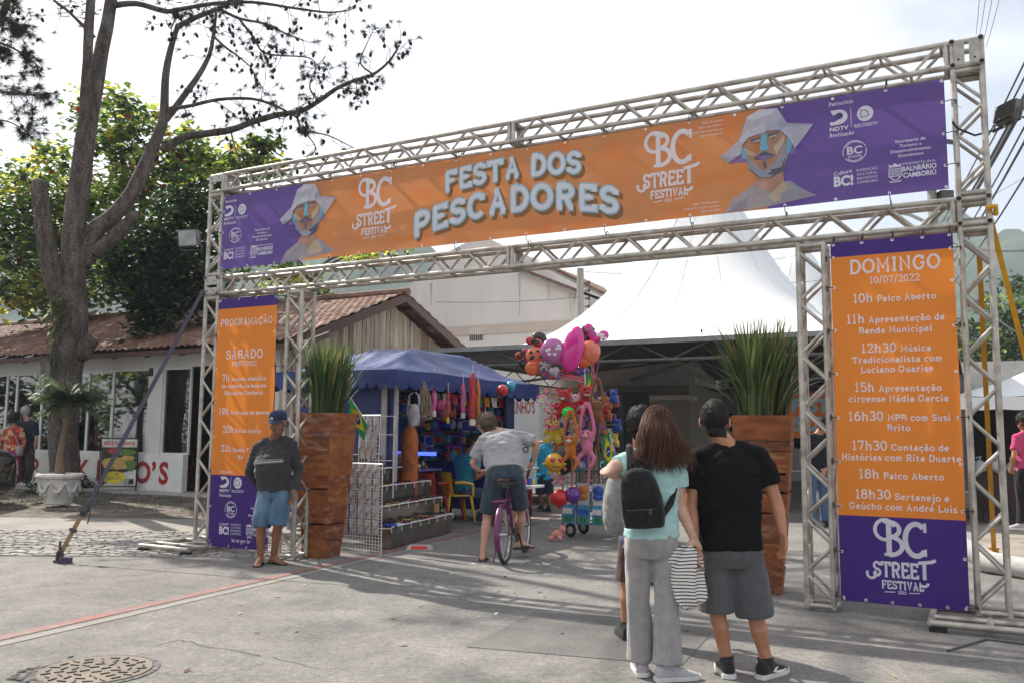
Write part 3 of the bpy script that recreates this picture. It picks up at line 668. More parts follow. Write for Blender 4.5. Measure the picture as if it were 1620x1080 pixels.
rows = [(2.59, "10h", "Palco Aberto"), (2.415, "11h", "Apresentação da"), (2.325, "", "Banda Municipal"), (2.165, "12h30", "Música"), (2.08, "", "Tradicionalista com"), (1.998, "", "Luciano Guarise"), (1.84, "15h", "Apresentação"), (1.755, "", "circense Nádia Garcia"),
        (1.598, "16h30", "MPB com Susi"), (1.515, "", "Brito"), (1.355, "17h30", "Contação de"), (1.27, "", "Histórias com Rita Duarte"), (1.122, "18h", "Palco Aberto"), (.955, "18h30", "Sertanejo e"), (.87, "", "Gaúcho com André Luis")]
for y, a, s in rows: mixed(mb, c_, y, ([(a, .082, 1.5)] if a else [])+[(s, .056, 1.7)], put)
bc_logo(mb, 8.065, .205, .47, put, 4)
ev = [v0+.03+i*.37 for i in range(8)]+[v1-.13]
eyelets(mb, put, [(a, v1-.018) for a in (7.63, 7.86, 8.1, 8.33, 8.53)]+[(a, v0+.02) for a in (7.63, 7.8, 8.0, 8.2, 8.4, 8.53)]+[(a, v) for a in (u0+.02, u1-.02) for v in ev])
mb.build('printed_sheet', BM, bd, smooth=60)
ties(bd, [(a, v1-.018, .004, .06) for a in (7.63, 7.86, 8.1, 8.33, 8.53)]+[(u0+.02, v, -.055, .004) for v in ev]+[(u1-.02, v, .065, .004) for v in ev[::2]])
# flood lamps on the gate
def flood(loc, rz, tilt, label, k=1.0):
    t = thing('flood_lamp', label, 'flood lamp', loc); rot = Matrix.Rotation(rz, 3, 'Z') @ Matrix.Rotation(tilt, 3, 'X')
    P = lambda a, b, c: V(loc)+rot @ V((a*k, b*k, c*k))
    b = MB(); b.box(P(0, 0, 0), (.26*k, .07*k, .2*k), mx=rot)
    for i in range(9): b.box(P(0, .05, -.08+i*.02), (.24*k, .035*k, .008*k), mx=rot)
    b.box(P(0, -.042, 0), (.28*k, .018*k, .22*k), mx=rot); b.build('housing', M('flood_housing', (.10, .10, .10), (.15, .148, .14), 12, rough=.5, metal=.4), t, smooth=0)
    b = MB(); b.box(P(0, -.053, 0), (.25*k, .006*k, .19*k), mx=rot); b.build('lens', M('flood_lens', (.34, .36, .37), (.22, .23, .24), 9, rough=.15, coat=.5), t, smooth=0)
    b = MB(); b.tube(P(-.15, 0, 0), P(-.15, .02, -.16), .008*k, n=6); b.tube(P(.15, 0, 0), P(.15, .02, -.16), .008*k, n=6); b.tube(P(-.15, .02, -.16), P(.15, .02, -.16), .01*k, n=6); b.build('bracket', steel_dark, t)
flood(gt(-.41, 4.0, .10), R(-12), R(12), 'small flood lamp facing the road off the left tower of the gate')
flood(gt(GW+.15, 4.12, .14), R(100), R(14), 'ribbed flood lamp seen from behind on the right tower of the gate', .82)
b = MB(); b.path([gt(GW+.2, 4.05, .15), gt(GW+.05, 3.98, .1), gt(GW-.1, 3.94, .05), gt(GW-.22, 4.0, .0), gt(GW-.26, 4.06, -.02)], .009, 6); b.path([gt(GW+.25, 4.07, .15), gt(GW+.6, 4.12, .4), gt(GW+1.6, 4.0, 1.5), gt(GW+4.5, 4.3, 5)], .009, 6)
tag(b.build('power_cable', black_plastic), 'black power cable running from the right flood lamp', 'cable')
# straps
web = M('dark_webbing', (.045, .04, .06), (.07, .06, .085), 30, rough=.8, bump=.1, bscale=200); webt = M('tan_webbing', (.26, .17, .08), (.2, .13, .06), 30, rough=.85)
st_ = gp(92, 890); top = gt(.02, H1+.08, -.02)
t = thing('ratchet_strap', 'dark guy strap with ratchet running from the left tower to a road stake', 'strap', st_)
d_ = (top-st_).normalized(); sdv = d_.cross(V((.3, -1, .1))).normalized()
def band(mb, p, q, w_, m=0, th=.004, sag=0, s_=None):
    d = (q-p).normalized(); s2 = s_ or d.cross(V((0, -1, .15))).normalized(); nn = d.cross(s2)
    rings = []
    for i in range(13):
        t_ = i/12; c = p.lerp(q, t_)-V((0, 0, sag*4*t_*(1-t_))); rings.append([c+s2*w_/2+nn*th, c-s2*w_/2+nn*th, c-s2*w_/2-nn*th, c+s2*w_/2-nn*th])
    mb.loft(rings, m)
b = MB(); band(b, st_+d_*.62+V((0, 0, .02)), top, .05); b.build('webbing', web, t)
b = MB(); band(b, st_+V((0, 0, .06)), st_+d_*.55+V((0, 0, .05)), .05); b.build('lower_webbing', webt, t)
b = MB(); q = st_+d_*.6+V((0, 0, .03)); mx_ = Matrix((sdv, d_, sdv.cross(d_))).transposed()
b.box(q, (.07, .17, .03), mx=mx_); b.box(q+V((.01, -.03, .01)), (.06, .09, .04), mx=mx_); b.tube(q-sdv*.045, q+sdv*.045, .018, n=8); b.path([q+d_*.08, q+d_*.05-V((-.05, .03, .09)), q-d_*.03-V((-.06, .03, .13))], .008, 5)
b.box(st_+d_*.33+V((0, -.01, .05)), (.085, .035, .03), mx=mx_); b.build('ratchet', M('ratchet_steel', (.03, .035, .05), (.08, .07, .06), 20, rough=.5, metal=.6), t, smooth=20)
b = MB(); b.path([st_+V((.0, 0, -.02)), st_+V((.005, .01, .24))], .014, 7, 0)
for a in range(7): b.ell(st_+V((random.uniform(-.05, .09), random.uniform(-.04, .03), .02)), (.03, .02, .018), 1, 6, 4)
b.path([st_+V((math.cos(a)*.03+.02, -.015, .07+math.sin(a)*.065)) for a in [i*.5 for i in range(13)]], .016, 6, 1); b.box(st_+V((.09, 0, .035)), (.11, .09, .06), .3, 1)
b.build('anchor_stake', [M('rusted_bar', (.12, .07, .04), (.06, .04, .03), 20, rough=.85), web], t)
yel = M('yellow_webbing', (.72, .40, .02), (.62, .34, .03), 12, rough=.7, tr=.2); yel2 = M('orange_webbing', (.55, .28, .02), (.45, .23, .03), 12, rough=.7, tr=.2)
t = thing('tie_down_strap', 'bright yellow strap slanting down outside the right tower', 'strap', gt(GW, 0, 1.0))
b = MB(); band(b, gt(GW-.03, H1+.10, .0), gt(GW+.62, .25, 2.2), .042, s_=(GE+V((0, 0, .2))).normalized()); b.build('webbing', yel, t)
b = MB(); b.path([gt(GW-.05, H1+.13, -.03), gt(GW+.02, H1+.135, -.03), gt(GW+.02, H1+.08, .03)], .022, 6); b.build('knot', yel, t)
t = thing('tie_down_strap', 'ochre strap hanging behind the right tower, knotted near the ground', 'strap', gt(GW, 0, 1.0))
p_, q_ = at(1549, 400, 8.3), at(1573, 880, 9.9); b = MB(); band(b, p_, q_, .048, s_=(GE+V((0, 0, .05))).normalized()); b.build('webbing', yel2, t)
b = MB()
for i in range(7): b.path([q_+V((random.uniform(-.06, .06), random.uniform(-.05, .05), random.uniform(-.05, .1))) for _ in range(4)], .018, 5)
b.path([q_, q_+V((.0, 0, -.3))], .014, 6); b.build('knot', yel2, t)
# ------------------------------------------------------------------ far land
forest = M('wooded_hillside', (.022, .042, .020), (.055, .085, .035), .06, rough=1, bump=1.0, bscale=.09, spec=.05, detail=9)
def hill(name, x0, x1, y0, depth, prof, seed):
    mb = MB()
    def fn(a, b):
        x = x0+(x1-x0)*a; h = prof(a); s = math.sin(min(1, b*1.0)*math.pi*.5)
        n_ = noise.noise(V((x*.012, b*3, seed)))*.16+noise.noise(V((x*.05, b*11, seed)))*.06
        return (x, y0+depth*b, -2+h*s*(1+n_*(b > .05))+(1.6*noise.noise(V((x*.22, b*60, seed))) if b > .1 else 0))
    mb.grid(fn, 150, 50); tag(mb.build(name, forest), kind='structure')
hill('wooded_hill', -420, 60, 330, 190, lambda a: 121*(1-max(0, (a-.72)/.28)**1.3*.75)*(.97+.05*math.sin(a*9)), 3)
hill('wooded_hill', 170, 640, 330, 210, lambda a: 150*min(1, a*4.2+.10)**.6*(.9+.12*math.sin(a*9+1)), 8)
def hit(px, py, O, e):                 # pixel -> (along, height) on the vertical plane through O along e
    d = ray(px, py); n = V((-e.y, e.x, 0)); C = V((0, 0, HC)); t = (O-C).dot(n)/d.dot(n); p = C+d*t
    return (p-O).dot(e), p.z

# ------------------------------------------------------------------ white building behind, with its barred window
plaster = M('stained_plaster', (.60, .555, .525), (.55, .51, .48), 1.2, rough=.9, bump=.06, bscale=25, c3=(.42, .38, .35), s3=.7, f3=.35, st=(1, 1, .35))
mossy = M('mould_streak', (.36, .33, .30), (.58, .54, .505), 5, rough=.95, st=(2, 2, .25))
band_m = M('beige_band', (.48, .40, .34), (.44, .37, .32), 2, rough=.9)
tile = M('clay_tile', (.18, .085, .055), (.09, .05, .038), 3.5, rough=.85, bump=.2, bscale=50, c3=(.36, .26, .20), s3=3.4, f3=.85, lo=.3, hi=.7)
fascia = M('brown_fascia', (.085, .045, .035), (.06, .035, .028), 6, rough=.7, st=(1, 1, 8))
void = M('dark_interior', (.012, .012, .013), (.02, .02, .02), 2, rough=.9)
O_ = at(800, 600, 34); O_.z = 0
wb = thing('white_building', 'tall off white gabled building with rain streaks and one barred window', 'building', O_)
Q = lambda px, py, d=0: (lambda r: O_+GE*r[0]+V((0, 0, r[1]))+GD*d)(hit(px, py, O_, GE))
out = [(632, 640), (632, 466), (690, 415), (697, 405), (760, 372), (822, 400), (822, 430), (945, 474), (945, 640)]
mb = MB(); P = [Q(*p) for p in out]; mb.poly(P[::-1]); B2 = [p+GD*9 for p in P]; mb.poly(B2)
for i in range(len(P)): j = (i+1) % len(P); mb.poly([P[i], P[j], B2[j], B2[i]])
wmb = mb
mb = MB(); a, b = Q(660, 522, -.05), Q(945, 505, -.05); a.z = b.z-.34; c = V((b.x, b.y, a.z)); mb.obox(a, V((b.x-a.x, b.y-a.y, 0)), GD*.045, V((0, 0, .36))); mb.build('band', band_m, wb, smooth=0)
mb = MB(); p0, p1 = Q(743, 539, -.02), Q(764, 518, -.02); w_ = V((p1.x-p0.x, p1.y-p0.y, 0)); mb.obox(p0, w_, GD*.015, Z*(p1.z-p0.z), 0)
for i in range(7): q = p0+w_*(i+.5)/7-GD*.03; mb.tube(q, q+Z*(p1.z-p0.z), .008, n=6, m=1)
mb.build('barred_window', [void, white_paint], wb, smooth=0)
mb = MB()
for (xa, ya), (xb, yb) in (((823, 427), (914, 462)), ((872, 424), (962, 469))):
    p, q = Q(xa, ya, -.35), Q(xb, yb, -.35); mb.obox(p, q-p, GD*3.5, Z*.10, 1); mb.obox(p-Z*.12+GD*.05, q-p, GD*3.3, Z*.115, 0)
mb.build('roof_edge', [M('grey_fascia', (.33, .32, .30), (.24, .23, .22), 4, rough=.8), tile], wb, smooth=0)
mb = MB()
mb = wmb
for px, y0, y1, wd in ((822, 432, 500, .10), (682, 448, 485, .14), (905, 462, 502, .35), (912, 466, 500, .16), (868, 446, 478, .2), (936, 474, 500, .3)):
    a, b = Q(px, y1, -.006), Q(px, y0, -.006); n = 12
    for k in range(n): t0_ = k/n; w0 = wd*(.25+.75*t0_+.15*noise.noise(V((px, k*.7, 0)))); p = a.lerp(b, t0_); q = a.lerp(b, (k+1)/n); w1 = wd*(.25+.75*(k+1)/n+.15*noise.noise(V((px, k*.7+.7, 0)))); mb.poly([p-GE*w0/2, p+GE*w0/2, q+GE*w1/2, q-GE*w1/2], 1)
wmb.build('wall', [plaster, mossy], wb, smooth=0)
concp = M('pole_concrete', (.27, .255, .235), (.21, .20, .185), 3, rough=.9, st=(1, 1, .4))
def upole(px, ytop, Y, label, arms=True):
    b_ = at(px, 600, Y); b_.z = 0; h = at(px, ytop, Y).z; t = thing('utility_pole', label, 'utility pole', b_)
    mb = MB(); mb.path([b_, b_+Z*h], [.17, .12], 8); mb.build('shaft', concp, t)
    mb = MB()
    for k in range(4): mb.tube(b_+V((.16, 0, h-.5-.28*k)), b_+V((.30, 0, h-.5-.28*k)), .03, n=6); mb.lathe([(.03, 0), (.055, .04), (.03, .08), (.055, .12)], b_+V((.30, 0, h-.56-.28*k)), 8)
    if arms: mb.box(b_+V((0, -.14, h-.35)), (1.9, .09, .11), .3); mb.box(b_+V((0, -.14, h-1.4)), (.5, .4, .7)); mb.box(b_+V((.3, -.14, h-2.1)), (.35, .3, .5))
    mb.build('fittings', steel_dark, t); return b_+Z*h
upole(918, 425, 30, 'concrete utility pole against the off white building', False)
pt = upole(1487, 205, 24, 'utility pole with crossarm and gear seen through the right tower')
# street lamp arm
lp = at(1480, 372, 24); t = thing('street_lamp', 'grey street lamp arm reaching from the pole behind the truss', 'street lamp', lp)
mb = MB(); mb.path([lp, at(1465, 352, 23.6), at(1440, 340, 23), at(1405, 334, 22.4)], .05, 7); mb.build('arm', M('lamp_grey', (.33, .34, .35), (.27, .28, .29), 5, rough=.5), t); mb = MB(); mb.ell(at(1398, 335, 22.2), (.32, .14, .08), n=10, k=6); mb.build('lamp_head', M('lamp_head_grey', (.4, .4, .4), rough=.4), t)
wire = M('wire_black', (.02, .02, .022), rough=.6)
wn = 0
for (xa, ya, Ya), (xb, yb, Yb), r_ in (((1640, 60, 9), (1440, 420, 34), .012), ((1640, 85, 9), (1442, 425, 34), .012), ((1640, 115, 9), (1444, 432, 34), .020), ((1640, 128, 9), (1446, 438, 34), .034), ((1640, 165, 9), (1450, 470, 34), .012), ((1640, 190, 9), (1452, 478, 34), .016), ((1640, 250, 9), (1452, 500, 34), .012),
    ((1550, -10, 22), (1544, 55, 26), .008), ((1560, -10, 22), (1550, 55, 26), .008), ((1571, -10, 22), (1556, 65, 26), .008), ((1583, -10, 22), (1560, 75, 26), .008), ((1640, 395, 12), (1487, 375, 24), .014), ((1640, 545, 12), (1500, 430, 24), .014), ((1640, 270, 30), (1490, 350, 30), .008), ((1200, 414, 28), (1290, 398, 26), .010), ((1180, 452, 28), (1330, 440, 26), .008), ((925, 430, 30), (1100, 432, 34), .008), ((690, 478, 26), (918, 470, 30), .008)):
    p, q = at(xa, ya, Ya), at(xb, yb, Yb); mb = MB(); mb.path([p.lerp(q, i/10)-Z*(.012*(q-p).length*4*(i/10)*(1-i/10)) for i in range(11)], r_, 5); wn += 1
    tag(mb.build('overhead_wire', wire), 'thin black overhead wire against the pale sky', 'wire', 'overhead wires along the street')

# ------------------------------------------------------------------ restaurant with clay tile roof and wooden gable
F0 = V((-6.68, 18.62, 0)); fz = .2
rp = lambda a, d, z: F0+GE*a+GD*d+Z*z
rest = thing('restaurant_house', 'low restaurant with clay tile roof, glass front, wooden gable and red lettered white base', 'restaurant', rp(-2, 0, 0))
wall_w = M('white_wall', (.62, .61, .60), (.55, .54, .53), 1.5, rough=.85, bump=.05, bscale=30, c3=(.45, .43, .42), s3=.8, f3=.4)
A0, A1, PK, EV, PKZ, EVZ = -13.0, 2.93, 3.4, -.6, 4.70, 3.17
mb = MB()
mb.obox(rp(A0, 0, 2.87), GE*(A1-.55-A0), GD*.15, Z*.27)                       # lintel band
for a, w_ in ((-1.54, .45), (.78, .3), (A1-.75, .2), (-8.4, .2)): mb.obox(rp(a, -.02, fz), GE*w_, GD*.17, Z*2.72)
mb.obox(rp(A0, .6, 0.2), GE*.1, GD*6.2, Z*3.3)
mb.build('wall', wall_w, rest, smooth=0)
mb = MB()
mb.obox(rp(-5.75, -.06, fz), GE*5.45, GD*.14, Z*.78)
redp = M('red_letter_paint', (.38, .03, .028), (.30, .03, .03), 5, rough=.55)
putr = lambda s, t_, z: rp(s, -.062-z, t_)
for ch, a in zip("PEKINHO’S", (-5.28, -4.4, -3.5, -2.98, -2.55, -2.02, -1.52, -1.17, -.86)): sans(mb, ch, a, fz+.17, .46, putr, 'c', 1, bold=.035, z=.004)
mb.build('lettered_base', [white_paint, redp], rest, smooth=0); mb = MB(); mb.obox(rp(-12.5, -.06, fz), GE*4.1, GD*.14, Z*.78); mb.build('base_panel', white_paint, rest, smooth=0)
frame_w = M('white_frame', (.66, .66, .65), (.6, .6, .59), 6, rough=.45)
glass = bpy.data.materials.new('window_glass'); glass.use_nodes = True; t_ = glass.node_tree; t_.nodes.clear()
go = N(t_, 'ShaderNodeOutputMaterial'); gm = N(t_, 'ShaderNodeMixShader'); gtn = N(t_, 'ShaderNodeBsdfTransparent'); gg = N(t_, 'ShaderNodeBsdfGlossy'); lw = N(t_, 'ShaderNodeFresnel'); lw.inputs[0].default_value = 3.3
gtn.inputs[0].default_value = (.72, .78, .76, 1); gg.inputs['Roughness'].default_value = .02; t_.links.new(lw.outputs[0], gm.inputs[0]); t_.links.new(gtn.outputs[0], gm.inputs[1]); t_.links.new(gg.outputs[0], gm.inputs[2]); t_.links.new(gm.outputs[0], go.inputs[0])
muls = [-12.4, -11.2, -10.2, -9.2, -8.2, -7.3, -6.7, -6.3, -5.3, -3.6, -2.75, -1.54, -1.09, -.25]
for i in range(len(muls)-1):
    a, b = muls[i], muls[i+1]
    if i == 11: continue
    wnd = MB(); z0_ = .98 if a < -5 or -5.9 < a else .25
    for x_ in (a, b-.035): wnd.obox(rp(x_, .02, z0_), GE*.035, GD*.05, Z*(2.87-z0_))
    wnd.obox(rp(a, .021, 2.82), GE*(b-a), GD*.048, Z*.05); wnd.obox(rp(a, .021, z0_), GE*(b-a), GD*.048, Z*.04)
    fr = wnd.build('window', frame_w, rest, smooth=0)
    g_ = MB(); g_.poly([rp(a+.035, .045, z0_+.04), rp(b-.035, .045, z0_+.04), rp(b-.035, .045, 2.82), rp(a+.035, .045, 2.82)]); g_.build('pane', glass, fr, smooth=0)
# interior: floor, back wall, red chairs' backs and dark tables, seen through the panes
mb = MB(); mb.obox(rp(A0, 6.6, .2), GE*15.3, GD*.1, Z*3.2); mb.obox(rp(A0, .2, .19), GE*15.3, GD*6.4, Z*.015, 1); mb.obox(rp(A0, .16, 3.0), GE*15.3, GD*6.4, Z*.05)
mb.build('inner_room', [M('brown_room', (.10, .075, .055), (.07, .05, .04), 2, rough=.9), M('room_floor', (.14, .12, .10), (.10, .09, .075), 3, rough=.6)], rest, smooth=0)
# roof: two slopes of corrugated tile courses
def roof(mb, e0, e1, d0, z0, d1, z1):
    nu = int((e1-e0)/.2*8); slope = math.hypot(d1-d0, z1-z0); nc = int(slope/.34); nrm = V((0, -(z1-z0), abs(d1-d0))).normalized() if d1 > d0 else V((0, (z1-z0), abs(d1-d0))).normalized()
    def fn(a, b):
        a_ = e0+(e1-e0)*a; k = b*nc*3; c = int(k)//3; ph = (k-c*3)/3; 
        t = min(1, (c+(ph*1.0))/nc); wv = abs(math.sin(math.pi*(a_)/.2))**.7*.055
        lift = .045*(1-ph)+.012*noise.noise(V((int(a_/.2)*3.1, c*1.7, 0)))+.05*noise.noise(V((a_*.35, t*2, 4)))
        return rp(a_, d0+(d1-d0)*t, z0+(z1-z0)*t+wv+lift)
    mb.grid(fn, nu, nc*3)
mb = MB(); roof(mb, A0, A1, EV, EVZ, PK, PKZ); rf = mb.build('roof', tile, rest, smooth=50)
mb = MB(); roof(mb, A0, A1, PK+3.4, EVZ+.25, PK, PKZ); mb.build('roof', tile, rest, smooth=50)
mb = MB()
for i in range(48):
    a = A0+i*.335+.1; 
    if a > A1: break
    mb.path([rp(a-.2, PK, PKZ+.05), rp(a+.16, PK, PKZ+.07)], [.12, .10], 8)
mb.build('ridge', tile, rest)
mb = MB()
mb.obox(rp(A0, EV, EVZ-.10), GE*(A1-A0), GD*.04, Z*.11)
for i in range(16): mb.obox(rp(A0+.4+i*1.05, EV+.05, EVZ-.13), GE*.08, GD*.9+Z*.33, Z*.12)
for (d0, z0, d1, z1) in ((EV, EVZ, PK, PKZ), (PK+3.4, EVZ+.25, PK, PKZ)):
    mb.obox(rp(A1-.03, d0, z0-.17), GD*(d1-d0)+Z*(z1-z0), GE*.045, Z*.20)
    for k in range(4): mb.obox(rp(A1-.6, d0+(d1-d0)*(k+.5)/4, z0+(z1-z0)*(k+.5)/4-.12), GE*.58, GD*.07, Z*.09)
mb.build('eave_timber', fascia, rest, smooth=0)
wood_g = [M('grey_board_%s' % n, c, tuple(x*.7 for x in c), 5, rough=.9, bump=.3, bscale=30, st=(6, 6, .5), c3=(.12, .085, .06), s3=4, f3=.6) for n, c in (('a', (.44, .36, .26)), ('b', (.52, .45, .35)), ('c', (.28, .19, .13)), ('d', (.38, .32, .25)))]
mb = MB(); rnd = random.Random(4); d = EV+.5
while d < PK+3.2:
    w_ = rnd.uniform(.13, .2); zt = lambda q: (EVZ+(PKZ-EVZ)*(q-EV)/(PK-EV) if q < PK else EVZ+.25+(PKZ-EVZ-.25)*(PK+3.4-q)/3.4)-.08
    x_ = A1-.55+rnd.uniform(0, .02); m = rnd.choice([0, 0, 1, 1, 2, 3])
    P = [rp(x_, d, .3), rp(x_, d+w_-.012, .3), rp(x_, d+w_-.012, zt(d+w_)), rp(x_, d, zt(d))]; B2 = [p-GE*.03 for p in P]
    mb.add(P+B2, [(0, 1, 2, 3), (0, 4, 5, 1), (1, 5, 6, 2), (2, 6, 7, 3), (3, 7, 4, 0)], m); d += w_
mb.obox(rp(A1-.62, .2, .3), GE*.04, GD*6.2, Z*2.9, 2)
mb.build('board_gable', wood_g, rest, smooth=0)
mb = MB(); q = rp(-1.62, -.16, 2.45); mb.box(q, (.12, .12, .2), GA); mb.lathe([(.03, .1), (.1, .12), (.02, .2)], q, 4); mb.box(q+GD*.1+Z*.16, (.03, .2, .03), GA); mb.build('lantern', [black_plastic], rest, smooth=0)
mb = MB(); mb.box(rp(-1.45, -.03, 2.78), (.1, .06, .17), GA); mb.build('camera_box', black_plastic, rest, smooth=0)
# furniture in the restaurant
redc = M('red_plastic', (.33, .025, .02), (.27, .02, .018), 6, rough=.4); woodt = M('dark_table', (.10, .05, .03), (.07, .035, .02), 6, rough=.4)
def pchair(loc, rz, mats, name='plastic_chair', label='', k=1.0, group=None):
    t = thing(name, label, 'chair', (0, 0, 0), group); b = MB()
    b.loft([[V((x*.22*s, y*.22*s, .43+z)) for x, y in ((-1, -1), (1, -1), (1, 1), (-1, 1))] for s, z in ((1, 0), (1, .025))]); b.build('seat', mats, t)
    for sx in (-1, 1):
        for sy in (-1, 1): b = MB(); b.path([V((sx*.19, sy*.19, .43)), V((sx*.245, sy*.25, 0))], [.03, .02], 6); b.build('leg', mats, t)
    b = MB()
    def fn(i, j):
        a = R(-62+124*i); return V((math.sin(a)*.27, -.05-math.cos(a)*.2-.06*j, .44+.40*j-.03*abs(i-.5)*j))
    b.grid(fn, 8, 4); vs = [V(v) for v in b.v]; b2 = MB(); n_ = len(vs); b2.v = b.v+[tuple(v+V((0, .018, 0))) for v in vs]; b2.f = b.f+[tuple(i+n_ for i in f[::-1]) for f in b.f]; b2.m = [0]*len(b2.f); b2.build('backrest', mats, t)
    for sx in (-1, 1): b = MB(); b.path([V((sx*.25, -.12, .66)), V((sx*.27, .05, .66)), V((sx*.25, .2, .63)), V((sx*.23, .21, .43))], [.022, .03, .026, .022], 6); b.build('armrest', mats, t)
    t.location = loc; t.rotation_euler = (0, 0, rz); t.scale = (k, k, k); return t
for i, (a, d) in enumerate(((-7.6, 1.2), (-4.2, 1.0), (-2.3, 1.3), (.3, 1.0))):
    t = thing('dining_table', 'dark wooden dining table behind the glass front', 'table', rp(a, d, .2), 'tables inside the restaurant'); b = MB(); b.box(rp(a, d, .95), (1.1, .7, .05), GA); b.build('tabletop', woodt, t, smooth=0)
    for x_ in (-.45, .45):
        for y_ in (-.28, .28): b = MB(); b.tube(rp(a+x_, d+y_, .2), rp(a+x_, d+y_, .93), .03, n=6); b.build('leg', woodt, t)
rc_ = pchair(rp(-2.9, .8, .2), GA, redc, label='red chair at a dark table behind the glass front', group='red chairs inside the restaurant')
for a, d in ((-1.5, .9), (-7.0, .9), (-4.9, .9), (-3.6, 1.6)): dup(rc_, rp(a, d, .2), GA+random.uniform(-.5, .5))
t_ = thing('wooden_bench', 'red painted wooden bench in the open doorway beside the left tower', 'bench', rp(.35, .7, .2))
b = MB(); b.obox(rp(-.1, .6, .62), GE*.95, GD*.35, Z*.04); b.build('seat', redc, t_, smooth=0); b = MB(); b.obox(rp(-.1, .96, .85), GE*.95, GD*.03, Z*.28); b.build('backrest', redc, t_, smooth=0)
for a in (-.05, .8):
    b = MB(); b.obox(rp(a, .65, .2), GE*.05, GD*.3, Z*.42); b.build('leg', redc, t_, smooth=0)
# sandwich board for fried fish
pth = gp(185, 783, .10); sg = thing('menu_stand', 'black framed stand with poster PEIXE NA CHAPA over a plate of fish', 'sign', pth)
O2 = V((pth.x, pth.y, 0)); GEs, GDs = V((.945, .327, 0)), V((-.327, .945, 0)); zb = pth.z
pp = lambda s, t, z=0: O2+GEs*s-GDs*(.02+z)+Z*(zb+t)
b = MB()
for s in (-.37, .37): b.tube(pp(s, 0), pp(s, 1.24), .016, n=6)
for t in (.19, 1.22): b.tube(pp(-.37, t), pp(.37, t), .014, n=6)
b.build('frame', black_plastic, sg)
b = MB(); fc = [M('poster_'+n, c, tuple(x*.55 for x in c), sc_, rough=.5) for n, c, sc_ in (('white', (.7, .68, .64), 4), ('dark', (.045, .035, .03), 8), ('green', (.12, .25, .05), 18), ('fish', (.58, .36, .13), 16), ('chips', (.62, .42, .10), 25), ('yellow', (.75, .66, .06), 4), ('red', (.55, .06, .04), 4), ('steel', (.35, .36, .38), 10))]
b.obox(pp(-.35, .21, -.012), GEs*.70, -GDs*.012, Z*.99, 1); flat(b, [(-.35, 1.03), (.35, 1.03), (.35, 1.2), (-.35, 1.2)], pp, 0, .003)
sans(b, "PEIXE NA CHAPA", 0, 1.075, .085, pp, m=6, z=.005, bold=.03, fit=.62)
def blob(cx, cy, rx, ry, m, z, seed): flat(b, [(cx+rx*math.cos(a)*(1+.22*noise.noise(V((math.cos(a)*2, math.sin(a)*2, seed)))), cy+ry*math.sin(a)*(1+.22*noise.noise(V((math.cos(a)*2, math.sin(a)*2, seed+3))))) for a in [2*math.pi*i/20 for i in range(20)]], pp, m, z)
flat(b, [(-.3, .215), (.35, .215), (.35, .55), (.05, .48)], pp, 0, .003); blob(.12, .92, .22, .07, 2, .004, 1); blob(-.1, .95, .12, .06, 6, .0045, 9); blob(-.02, .68, .31, .13, 3, .005, 2); blob(-.14, .74, .18, .07, 4, .006, 3); blob(.24, .66, .1, .14, 2, .0055, 4); blob(-.03, .62, .2, .05, 3, .0065, 7); blob(.18, .80, .14, .05, 4, .006, 5)
blob(-.09, .39, .24, .13, 5, .007, 30); sans(b, "00", -.02, .43, .055, pp, m=6, z=.0085, bold=.03, rot=.08); line(b, [(-.26, .38), (.08, .40)], .012, pp, 1, .0085); line(b, [(-.24, .34), (.06, .36)], .012, pp, 1, .0085); flat(b, [(.12, .23), (.32, .23), (.32, .36), (.12, .36)], pp, 7, .005); flat(b, [(.22, .24), (.31, .24), (.31, .34), (.22, .34)], pp, 1, .006)
b.build('poster', fc, sg, smooth=0)

